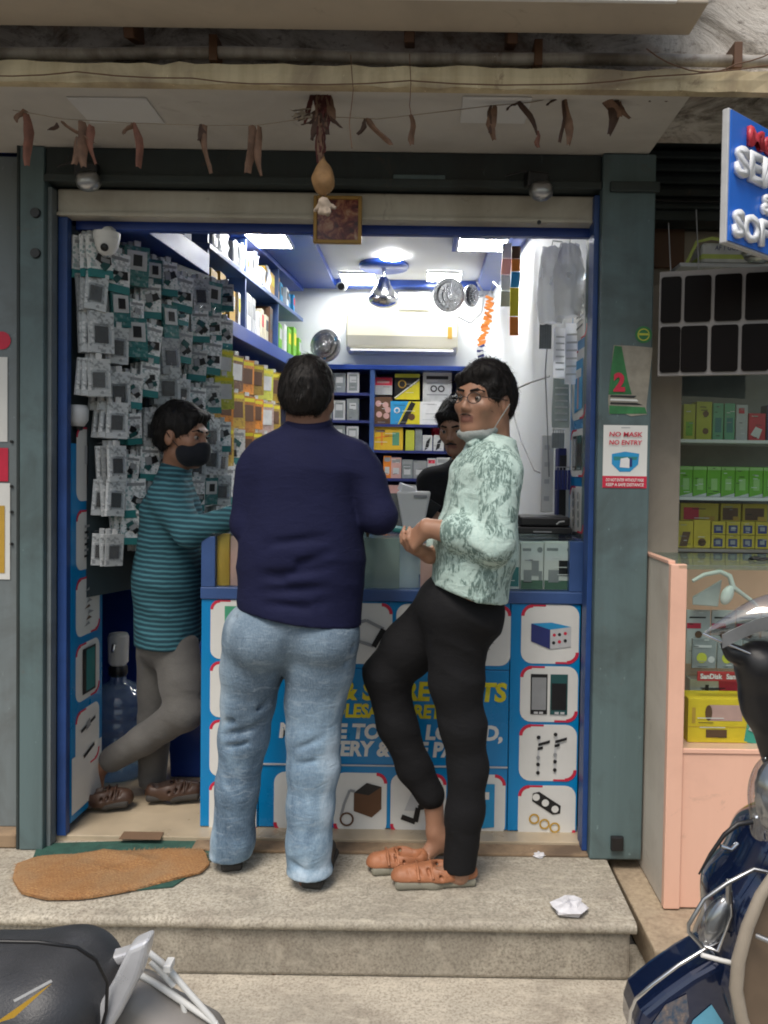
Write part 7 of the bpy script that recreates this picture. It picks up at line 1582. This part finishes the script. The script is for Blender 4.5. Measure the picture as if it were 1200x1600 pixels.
sh = [rc(P(757, 752, d2), P(744, 850, d2), 0.118, 0.126, 0.05, sc=(1, 0.68, 1)), rc(P(744, 850, d2), P(729, 960, d2), 0.126, 0.132, 0.05, sc=(1, 0.72, 1)), rc(P(774, 735, 2.50), P(768, 735, 2.75), 0.072, 0.072, 0.05), rc(P(770, 700, 2.63), P(772, 728, 2.54), 0.055, 0.06, 0.05), rc(P(770, 700, 2.63), P(768, 728, 2.72), 0.055, 0.06, 0.05), rc(P(768, 690, 2.63), P(766, 720, 2.63), 0.07, 0.08, 0.03),
      rc(P(779, 745, 2.48), el_n, 0.074, 0.062, 0.022), rc(el_n, P(714, 833, 2.455), 0.066, 0.057, 0.02), rc(P(764, 742, 2.77), el_f, 0.074, 0.06, 0.03), rc(el_f, P(690, 852, 2.70), 0.056, 0.05, 0.02),
      half(P(768, 684, 2.63), (0.10, 0, 1)), half(P(728, 922, d2), (-0.29, 0, -1))]
# forearm of the sleeve ends before the bare wrist
mint_w = [(0.0035, (4, 4, 12), (0.2, 0.6, 0), 31, True), (0.003, (6, 6, 16), (0, -0.5, 0.3), 32, True), (0.003, (9, 9, 9), (0, 0, 0), 33, False)]
sdf_mesh('shirt', sh, m_mint, pn2, 0.0055, mint_w)
sdf_mesh('cuff', [rc(P(716, 834, 2.455), P(704, 831, 2.457), 0.060, 0.058, 0.01), half(P(700.5, 829, 2.457), (-1, 0, 0.12)), half(P(722, 836, 2.455), (1, 0, -0.12))], m_mint, pn2, 0.005)
sdf_mesh('collar', [rc(P(766, 682, 2.625), P(767, 698, 2.63), 0.074, 0.082, 0.01), rc(P(742, 692, 2.56), P(728, 712, 2.55), 0.03, 0.012, 0.03), half(P(766, 678, 2.63), (0.18, 0, 1)), half(P(766, 706, 2.63), (-0.2, 0, -1))], m_mint, pn2, 0.005)
tr_ = [el(P(716, 948, 2.64), (0.138, 0.168, 0.125), 0.05), el(P(744, 960, 2.63), (0.085, 0.14, 0.10), 0.05)]
tr_ += chain([P(714, 965, 2.60), P(713, 1065, 2.60), P(724, 1135, 2.60), P(731, 1200, 2.60), P(726, 1268, 2.60), P(718, 1352, 2.60)], [0.108, 0.086, 0.073, 0.061, 0.059, 0.052], 0.03) + [half((0, 0, 0.050), (0, 0, -1), 0.004)]
tr_ += chain([P(692, 962, 2.70), P(640, 1012, 2.73), P(604, 1054, 2.745), P(620, 1130, 2.745), P(647, 1198, 2.745), P(672, 1240, 2.745)], [0.104, 0.092, 0.078, 0.064, 0.056, 0.052], 0.03)
tr_ = tr_[:-0] if False else tr_
tw_ = [(0.0035, (4, 4, 11), (0, 0.5, 0), 41, True), (0.002, (7, 7, 7), (0, -0.4, 0), 42, False)]
cutdir = (legf_a - P(602, 1056, 2.745)).normalized()
# trim the bent leg at the cuff with a box so that the standing leg is untouched
fcut = Frame(legf_a + cutdir * 0.045, np.array([list(cutdir.cross(Vector((0, 1, 0))).normalized()), [0, 1, 0], list(cutdir)]).T)
tr_.append(bxs((0.02, 0.045, 0.045), (0.075, 0.075, 0.05), 0.001, 0.004, fcut, 's')) if False else None
sdf_mesh('trousers', tr_, m_blackcloth, pn2, 0.006, tw_)
m_sand = M('tan_sandal', (0.40, 0.16, 0.075), 0.55, 0, 0.3, 18, bump=0.3, bscale=90); m_ssole = M('grey_green_sole', (0.24, 0.23, 0.18), 0.85)
def sandal(parent, heel, tip, h=0.07, up=True, nm='sandal'):
    hv, tv = Vector(heel), Vector(tip); L = (tv - hv).length; y = (tv - hv).normalized(); x = y.cross(Vector((0, 0, 1))); fr = Frame(heel, np.array([list(x), list(y), [0, 0, 1]]).T)
    so_ = sdf_mesh(nm, [bxs((0, L * 0.28, 0.012), (0.022, L * 0.22, 0.002), 0.012, 0.03, fr), bxs((0.004, L * 0.70, 0.012), (0.030, L * 0.20, 0.002), 0.012, 0.03, fr)], m_ssole, parent, 0.004)
    q = [rc((0.003, L * 0.42, 0.030), (0.003, L * 0.86, 0.026), 0.046, 0.036, 0.02, fr), rc((0, 0.03, 0.034), (0, L * 0.42, 0.030), 0.033, 0.044, 0.02, fr), half((hv.x, hv.y, 0.022), (0, 0, -1)), rc((0.0, 0.05, 0.070), (0.0, L * 0.40, 0.075), 0.030, 0.034, 0.01, fr, op='s')]
    for k in range(4):
        for sx in (-1, 1): q.append(rc((sx * 0.02, L * (0.46 + 0.11 * k), 0.058), (sx * 0.05, L * (0.42 + 0.11 * k), 0.036), 0.0055, 0.0055, 0.004, fr, op='s'))
    sdf_mesh('upper', q, m_sand, so_, 0.004)
    for k in range(2): MB().tube([Vector(fr.w((-0.045, L * (0.52 + 0.16 * k), 0.038))), Vector(fr.w((-0.022, L * (0.53 + 0.16 * k), 0.068))), Vector(fr.w((0.024, L * (0.53 + 0.16 * k), 0.066))), Vector(fr.w((0.045, L * (0.52 + 0.16 * k), 0.036)))], 0.0045, m_sand, 6).build('strap', so_)
    return so_
sandal(pn2, G(745, 1378, 0.0), G(608, 1384, 0.0)); sandal(pn2, G(668, 1355, 0.0), G(575, 1362, 0.0))

# ---------------------------------------------------------------- the boy in the striped shirt
pn3 = thing('person', 'boy in a teal striped shirt and black mask standing at the counter end', 'person', (G(225, 1268, FLZ).x, 3.2, FLZ))
d3 = 3.17
hf = face_frame(P(286, 682, 3.14), (0.93, -0.30, -0.10)); s3 = 1.0
el_b = P(296, 832, 2.97); wr_b = P(368, 806, 3.0)
kn = P(288, 1112, 3.06); an = P(168, 1190, 3.16)
body = head_prims(hf, s3) + [rc(P(276, 712, 3.15), P(272, 765, 3.16), 0.05, 0.056, 0.03), rc(P(268, 800, d3), P(262, 1000, d3), 0.085, 0.085, 0.03, sc=(1, 0.75, 1)), rc(P(268, 775, 3.05), P(268, 775, 3.29), 0.045, 0.045, 0.03), rc(P(266, 775, 3.05), el_b, 0.042, 0.036, 0.02), rc(el_b, wr_b, 0.036, 0.026, 0.02), rc(P(268, 775, 3.29), P(330, 840, 3.3), 0.04, 0.035, 0.02)]
body += hand_prims(wr_b, (1, 0.15, -0.05), (0, -0.5, 0.9), -1, (0.3, 0.4, 0.3), 0.9)
body += chain([P(272, 1010, 3.12), P(284, 1065, 3.09), kn, P(225, 1155, 3.10), an], [0.07, 0.055, 0.05, 0.042, 0.034], 0.015) + chain([P(248, 1010, 3.22), P(244, 1130, 3.24), P(240, 1262, 3.26)], [0.075, 0.05, 0.034], 0.02)
fb = P(146, 1250, 3.17); body += [rc(an, P(152, 1200, 3.165), 0.036, 0.034, 0.02), rc(P(152, 1205, 3.165), fb, 0.034, 0.026, 0.02), rc(P(148, 1235, 3.165), P(150, 1258, 3.16), 0.028, 0.022, 0.02), rc(P(240, 1262, 3.25), P(282, 1266, 3.2), 0.03, 0.022, 0.02)]
sdf_mesh('body', body, None, pn3, 0.005, mats=[m_skin1, m_lip], matfn=lip_fn(hf, s3))
eyes(hf, s3, pn3); brows(hf, s3, pn3)
hr_ = sdf_mesh('hair', hair_prims(hf, s3 * 1.02, fringe=0.0, vol=1.03) + [rc((0.03, 0.07, 0.09), (-0.04, 0.072, 0.088), 0.018, 0.018, 0.02, hf)], m_hair, pn3, 0.0045, HW); strands(hr_, hf, 900, 3)
sdf_mesh('face_mask', [el((0, 0.048, -0.060), (0.072, 0.066, 0.058), 0.02, hf), rc((0, 0.10, -0.030), (0, 0.10, -0.07), 0.022, 0.02, 0.03, hf), el((0, 0.02, 0.03), (0.12, 0.13, 0.052), 0.01, hf, 's'), el((0, -0.065, -0.05), (0.12, 0.08, 0.12), 0.01, hf, 's')], m_maskb, pn3, 0.0045)
for sg_ in (-1, 1): MB().tube([Vector(hf.w((sg_ * 0.066, 0.03, -0.04))), Vector(hf.w((sg_ * 0.080, 0.006, -0.015))), Vector(hf.w((sg_ * 0.088, -0.015, 0.012)))], 0.0018, m_maskb, 5).build('mask_strap', pn3)
sh = [rc(P(268, 800, d3), P(264, 900, d3), 0.118, 0.122, 0.05, sc=(1, 0.76, 1)), rc(P(264, 900, d3), P(263, 1040, d3), 0.122, 0.126, 0.05, sc=(1, 0.78, 1)), rc(P(268, 772, 3.07), P(268, 772, 3.27), 0.060, 0.060, 0.05), rc(P(274, 742, 3.16), P(268, 768, 3.09), 0.048, 0.055, 0.04), rc(P(272, 738, 3.155), P(270, 765, 3.16), 0.058, 0.07, 0.03), rc(P(264, 778, 3.05), el_b, 0.070, 0.056, 0.035), rc(el_b, wr_b, 0.056, 0.042, 0.015), rc(P(268, 778, 3.29), P(325, 838, 3.3), 0.06, 0.05, 0.03), half(P(274, 727, 3.15), (0.15, 0, 1)), half(P(263, 1005, d3), (0, 0, -1))]
sdf_mesh('shirt', sh, m_stripe, pn3, 0.0055, [(0.004, (4, 4, 10), (0.2, 0.4, 0), 51, True)])
tk = [el(P(262, 1000, d3), (0.118, 0.14, 0.11), 0.04)] + chain([P(274, 1010, 3.12), P(284, 1065, 3.09), kn, P(225, 1155, 3.10), P(176, 1186, 3.155)], [0.088, 0.080, 0.070, 0.056, 0.050], 0.025) + chain([P(248, 1010, 3.22), P(242, 1130, 3.24), P(236, 1256, 3.255)], [0.086, 0.064, 0.05], 0.025) + [half((0, 0, 0.05), (0, 0, -1))]
sdf_mesh('trousers', tk, m_khaki, pn3, 0.006, [(0.003, (5, 5, 14), (0, 0.5, 0), 61, True)])
m_sandb = M('dark_brown_sandal', (0.07, 0.035, 0.022), 0.5, 0, 0.3, 20)
_ms = m_sand; m_sand = m_sandb; _so = m_ssole; m_ssole = m_sole
def onfloor(p): return Vector((p.x, p.y, FLZ))
def sandal_at(a, b):
    so_ = sandal(pn3, a, b); return so_
s_a = sandal(pn3, G(128, 1268, FLZ) , G(205, 1262, FLZ)); s_b = sandal(pn3, G(228, 1256, FLZ), G(316, 1250, FLZ))
for so_ in (s_a, s_b): so_.location.z += FLZ
m_sand = _ms; m_ssole = _so

# ---------------------------------------------------------------- the clerk behind the counter
pn4 = thing('person', 'clerk in a black shirt behind the counter holding a phone, half hidden', 'person', (P(725, 900, 3.62).x, 3.62, FLZ))
d4 = 3.60
hf = face_frame(P(714, 668, 3.56), (-0.36, -0.86, -0.30)); s4 = 0.98
el_c = P(690, 850, 3.52); wr_c = P(684, 812, 3.36)
body = head_prims(hf, s4) + [rc(P(722, 690, 3.6), P(726, 735, 3.61), 0.05, 0.056, 0.03), rc(P(728, 760, 3.61), P(728, 980, 3.62), 0.10, 0.10, 0.03, sc=(1, 1.3, 1)), rc(P(672, 752, 3.6), P(784, 752, 3.6), 0.045, 0.045, 0.03), rc(P(674, 755, 3.6), el_c, 0.042, 0.038, 0.02), rc(el_c, wr_c, 0.038, 0.026, 0.02), rc(P(782, 755, 3.6), P(790, 850, 3.55), 0.042, 0.038, 0.02), rc(P(790, 850, 3.55), P(735, 830, 3.36), 0.036, 0.026, 0.02)]
body += hand_prims(wr_c, (-0.75, -0.2, 0.35), (0.1, -0.9, 0.3), 1, (0.5, 0.7, 0.5), 0.9) + chain([P(705, 980, 3.62), P(705, 1180, 3.64)], [0.09, 0.06], 0.03) + chain([P(755, 980, 3.62), P(755, 1180, 3.64)], [0.09, 0.06], 0.03)
sdf_mesh('body', body, None, pn4, 0.005, mats=[m_skin2, m_lip], matfn=lip_fn(hf, s4))
eyes(hf, s4, pn4); brows(hf, s4, pn4)
sdf_mesh('moustache', [rc((sg_ * 0.004, 0.101, -0.046), (sg_ * 0.024, 0.092, -0.052), 0.005, 0.003, 0.004, hf) for sg_ in (-1, 1)], m_hair, pn4, 0.003)
hr_ = sdf_mesh('hair', hair_prims(hf, s4 * 1.02, fringe=-0.004, vol=1.04) + [rc((0.05, 0.066, 0.070), (-0.045, 0.07, 0.075), 0.02, 0.02, 0.02, hf)], m_hair, pn4, 0.0045, HW); strands(hr_, hf, 900, 4)
sh = [rc(P(728, 770, 3.61), P(728, 980, 3.62), 0.165, 0.16, 0.05, sc=(1, 1.35, 1)), rc(P(682, 752, 3.6), P(776, 752, 3.6), 0.060, 0.060, 0.05), rc(P(726, 722, 3.61), P(726, 745, 3.61), 0.062, 0.085, 0.03), rc(P(674, 757, 3.6), el_c, 0.066, 0.055, 0.03), rc(el_c, P(686, 822, 3.40), 0.052, 0.042, 0.015), rc(P(782, 757, 3.6), P(790, 850, 3.55), 0.066, 0.055, 0.03), rc(P(790, 850, 3.55), P(745, 834, 3.38), 0.052, 0.042, 0.015), half(P(726, 716, 3.6), (0, -0.2, 1))]
sdf_mesh('shirt', sh, m_blackcloth, pn4, 0.006, [(0.006, (5, 5, 14), (0.2, 0.4, 0), 71, True)])
ph = thing('mobile_phone', 'black phone in the hand of the clerk behind the counter', 'phone', P(661, 804, 3.33))
MB().obox(P(664, 803, 3.33), (0.07, 0.010, 0.14), m_black, (0.5, 0.55, 0.2)).build('case', ph, 0.004); MB().obox(P(664, 803, 3.33) + Vector((0, 0.0052, 0.003)), (0.062, 0.002, 0.13), m_scr, (0.5, 0.55, 0.2)).build('screen', ph)

# ================================================================== VEHICLES
m_navypaint = M('dark_blue_paint', (0.008, 0.018, 0.06), 0.14, 0.3, 0.3, 4, coat=1.0); m_vinyl = M('black_vinyl', (0.045, 0.047, 0.053), 0.42, 0, 0.3, 10, bump=0.25, bscale=260); m_alu = M('worn_aluminium', (0.55, 0.56, 0.58), 0.4, 1.0, 0.25, 14); m_tan = M('brown_leg_shield', (0.17, 0.12, 0.08), 0.5, 0, 0.3, 6); m_trim = M('beige_leg_shield_edge', (0.36, 0.31, 0.25), 0.4, 0, 0.2, 8); m_tyre = M('tyre_rubber', (0.02, 0.02, 0.02), 0.85, 0, 0.2, 30, bump=0.4)
m_visor = clear('smoked_visor', (0.72, 0.71, 0.72), 0.16, 0.05); m_lens = clear('lamp_glass', (0.9, 0.92, 0.94), 0.25, 0.04)
DS = 1.78
sc_ = thing('motor_scooter', 'dark blue scooter with chrome trim parked at the right edge', 'scooter', (P(1180, 1560, DS).x, DS, -0.19))
def S_(x, y, dd=0.0): return P(x, y, DS + dd)
fpx = [(984, 1625), (986, 1585), (993, 1562), (1030, 1532), (1070, 1504), (1112, 1480), (1150, 1496), (1160, 1560), (1140, 1640)]
fd = MB().prism([(p.x, p.z) for p in (S_(x, y) for x, y in fpx[::-1])], DS - 0.045, DS + 0.09, m_navypaint).build('fender', sc_, 0.022, seg=4)
m_decal1 = flat('pale_blue_decal', (0.12, 0.38, 0.55), 0.2); m_decal2 = M('mottled_decal', (0.22, 0.17, 0.14), 0.25, 0, 0.8, 60, col2=(0.02, 0.06, 0.12))
D = Decal()
for pts_, mm_ in (([(1062, 1596), (1072, 1572), (1100, 1548), (1118, 1576), (1112, 1590)], m_decal1), ([(1008, 1580), (1030, 1548), (1062, 1532), (1066, 1566), (1050, 1600), (1014, 1612)], m_decal2)):
    D.poly([(p.x, p.z) for p in (S_(x, y) for x, y in pts_[::-1])] if False else [(p.x - S_(1060, 1560).x, p.z - S_(1060, 1560).z) for p in (S_(x, y) for x, y in pts_)], mm_)
o_ = D.build('sticker', fd, local=True); o_.location = Vector((S_(1060, 1560).x, DS - 0.0465, S_(1060, 1560).z)) - org(fd)
MB().tube([S_(983, 1610, -0.04), S_(986, 1580, -0.04), S_(993, 1562, -0.05), S_(1020, 1538, -0.06), S_(1060, 1508, -0.06), S_(1100, 1484, -0.05), S_(1125, 1472, -0.04)], 0.0042, m_chrome, 8).build('chrome_strip', sc_)
ap = [rc(S_(1140, 1500, 0.05), S_(1160, 1400, 0.05), 0.07, 0.075, 0.04, sc=(1, 0.6, 1)), rc(S_(1160, 1400, 0.05), S_(1205, 1320, 0.05), 0.075, 0.07, 0.04, sc=(1, 0.6, 1)), rc(S_(1205, 1320, 0.05), S_(1260, 1270, 0.05), 0.07, 0.06, 0.04, sc=(1, 0.6, 1)), rc(S_(1140, 1500, 0.05), S_(1150, 1640, 0.06), 0.07, 0.07, 0.04, sc=(1, 0.6, 1)), rc(S_(1230, 1420, 0.06), S_(1240, 1600, 0.06), 0.09, 0.09, 0.05, sc=(1, 0.7, 1))]
sdf_mesh('apron', ap, m_navypaint, sc_, 0.005)
rot_i = Euler((0, math.radians(25), 0)).to_matrix()
ind = MB().ball(S_(1117, 1438, -0.045), (0.026, 0.022, 0.062), m_lens, 18, 12, rot_i).build('indicator_lens', sc_)
MB().ball(S_(1124, 1438, -0.035), (0.024, 0.018, 0.056), m_alu, 14, 10, rot_i).build('reflector', ind); MB().tube([S_(1100, 1478, -0.05), S_(1122, 1486, -0.06), S_(1144, 1430, -0.06), S_(1142, 1392, -0.06)], 0.004, m_chrome, 6).build('rim', ind)
MB().box(S_(1136, 1400, -0.08).x, S_(1142, 1400, -0.08).x, DS - 0.085, DS - 0.07, S_(1139, 1412, -0.08).z, S_(1139, 1376, -0.08).z, m_alu).build('clamp', sc_, 0.002)
MB().tube([S_(1098, 1480, -0.1), S_(1076, 1456, -0.1), S_(1076, 1445, -0.1), S_(1100, 1405, -0.1), S_(1136, 1380, -0.1), S_(1178, 1358, -0.1), S_(1220, 1368, -0.1)], 0.0045, m_steel, 8).build('crash_guard', sc_)
MB().tube([S_(1092, 1366, -0.05), S_(1110, 1335, -0.05), S_(1132, 1304, -0.05), S_(1152, 1288, -0.05), S_(1175, 1284, -0.04)], [0.002, 0.004, 0.005, 0.006, 0.006], m_black, 8).build('brake_cable', sc_)
MB().tube([S_(1126, 1322, -0.05), S_(1142, 1328, -0.05), S_(1152, 1318, -0.04)], 0.005, m_chrome, 6).build('cable_clip', sc_)
MB().tube([S_(1096, 1492, -0.11), S_(1125, 1500, -0.11), S_(1146, 1505, -0.11)], 0.005, m_wplast, 6).build('trim', sc_)
trim = [S_(1212, 1362, -0.16), S_(1188, 1400, -0.16), S_(1168, 1448, -0.16), S_(1154, 1500, -0.16), S_(1150, 1545, -0.16), S_(1158, 1590, -0.16), S_(1175, 1640, -0.16)]
MB().tube(trim, [0.010, 0.012, 0.013, 0.014, 0.014, 0.014, 0.014], m_trim, 10).build('leg_shield_edge', sc_)
lsh = MB(); rows = [[p + Vector((0.008 + 0.05 * k, 0.02 + 0.008 * k, 0)) for k in range(4)] for p in trim]; lsh.sheet(rows, m_tan, 0.006); lsh.build('leg_shield', sc_)
MB().tube([S_(1182, 1462, -0.16), S_(1215, 1476, -0.19)], 0.006, m_alu, 8).build('trim', sc_)
hl = sdf_mesh('headlamp', [el(S_(1212, 1245, 0.0), (0.060, 0.055, 0.098), 0.02), rc(S_(1205, 1300, 0.01), S_(1225, 1340, 0.02), 0.045, 0.05, 0.03)], m_lens, sc_, 0.005)
sdf_mesh('reflector', [el(S_(1216, 1243, 0.005), (0.050, 0.045, 0.088), 0.02)], m_alu, hl, 0.006, [(0.004, (40, 40, 60), (0, 0, 0), 3, True)])
sdf_mesh('handlebar_cover', [rc(S_(1192, 1105, 0.02), S_(1185, 1040, 0.0), 0.045, 0.05, 0.03), rc(S_(1185, 1032, 0.0), S_(1145, 1022, -0.02), 0.028, 0.016, 0.02), rc(S_(1150, 1022, -0.02), S_(1132, 1008, -0.02), 0.016, 0.010, 0.02), rc(S_(1190, 1090, 0.02), S_(1225, 1180, 0.03), 0.04, 0.05, 0.03), rc(S_(1190, 1040, 0), S_(1250, 1040, 0.02), 0.045, 0.05, 0.03)], m_black, sc_, 0.005)
vz = MB(); rows = []
for i in range(7):
    f = i / 6; top = (1100 + 115 * f, 988 - 62 * math.sin(f * 1.5)); bot_ = (1100 + 120 * f, 992 + 34 * f - (10 * math.sin(math.pi * f)))
    rows.append([S_(top[0] * (1 - u) + bot_[0] * u, top[1] * (1 - u) + bot_[1] * u, -0.02 - 0.05 * math.sin(math.pi * u) * f) for u in (0, 0.25, 0.5, 0.75, 1)])
vz.sheet(rows, m_visor, 0.003); vz.build('fly_screen', sc_)
MB().tube([S_(1098, 990, -0.03), S_(1120, 1000, -0.035), S_(1145, 1010, -0.04), S_(1180, 1025, -0.03), S_(1190, 1018, -0.03), S_(1215, 1020, -0.03)], 0.003, m_chrome, 6).build('screen_rim', sc_)
bandr = []
for i in range(6):
    f = i / 5; bandr.append([S_(1128 + 85 * f, 1000 - 32 * math.sin(f * 1.4) + 8 * u, -0.075) for u in (-1, 0, 1.6)])
MB().sheet(bandr, m_alu, 0.003).build('screen_band', sc_)
wh = thing('dummy', '', '') if False else None
MB().lathe([(0.10, -0.04), (0.18, -0.045), (0.205, -0.02), (0.205, 0.02), (0.18, 0.045), (0.10, 0.04)], (S_(1120, 1750, 0.03).x, DS + 0.06, -0.19 + 0.205), m_tyre, 32, 'y').build('tyre', sc_)
# ---- motorcycle tail, bottom left
DM = 1.30
mc = thing('motorcycle', 'black seat and silver grab rail of a motorcycle at the lower left', 'motorcycle', (P(60, 1580, DM).x, DM, -0.19))
def B_(x, y, dd=0.0): return P(x, y, DM + dd)
sdf_mesh('seat', [rc(B_(-160, 1560, 0.0), B_(90, 1548, 0.0), 0.10, 0.088, 0.03, sc=(1, 0.75, 1.15)), el(B_(100, 1560, 0.0), (0.078, 0.12, 0.078), 0.05), rc(B_(-100, 1620, 0), B_(100, 1620, 0), 0.08, 0.075, 0.04, sc=(1, 0.75, 1.1))], m_vinyl, mc, 0.005)
MB().tube([B_(-60, 1470, -0.12), B_(60, 1472, -0.12), B_(120, 1480, -0.105), B_(150, 1500, -0.09), B_(168, 1535, -0.07), B_(166, 1580, -0.06), B_(150, 1640, -0.06)], 0.0028, m_black, 6).build('seat_piping', mc)
rail_px = [(250, 1438), (246, 1462), (234, 1500), (205, 1556), (168, 1615), (130, 1615), (166, 1552), (196, 1500), (212, 1466), (218, 1452)]
m_silver2 = M('silver_paint', (0.66, 0.67, 0.70), 0.3, 0.35, 0.2, 14)
gr = MB().prism([(p.x, p.z) for p in (B_(x, y) for x, y in rail_px[::-1])], DM - 0.055, DM - 0.015, m_silver2).build('grab_rail', mc, 0.009, seg=3)
MB().prism([(p.x, p.z) for p in (B_(x, y, 0.1) for x, y in [(96, 1462), (106, 1474), (176, 1476), (214, 1466), (246, 1450), (250, 1438), (206, 1452), (170, 1460)])], DM + 0.02, DM + 0.05, m_silver2).build('cross_bar', gr, 0.006, seg=3)
pass
for pts in (((232, 1488), (262, 1512), (290, 1545), (330, 1590), (350, 1620)), ((236, 1502), (258, 1525), (272, 1540)), ((216, 1522), (240, 1535), (268, 1552), (300, 1575), (338, 1600)), ((240, 1535), (285, 1565), (292, 1600))):
    MB().tube([B_(x, y, 0.02) for x, y in pts], 0.0052, m_wplast, 8).build('guard_rod', mc)
MB().box(B_(256, 1512, 0.0).x, B_(268, 1512, 0.0).x, DM - 0.006, DM + 0.02, B_(262, 1518, 0).z, B_(262, 1506, 0).z, m_wplast).build('clip', mc, 0.002)
sdf_mesh('side_panel', [rc(B_(215, 1560, 0.03), B_(300, 1640, 0.03), 0.035, 0.06, 0.03, sc=(1, 0.8, 1)), rc(B_(215, 1560, 0.03), B_(120, 1650, 0.03), 0.035, 0.06, 0.03)], M('grey_fairing', (0.28, 0.26, 0.24), 0.4), mc, 0.005)
D = Decal(); D.poly([(0, 0), (0.075, 0.055), (0.085, 0.062), (0.03, 0.01)], m_gold); D.line([(0.03, 0.035), (0.085, 0.066)], 0.004, m_lgrey)
o = D.build('sticker', mc, local=True); q_ = B_(-10, 1600, -0.155); o.location = q_ - org(mc)
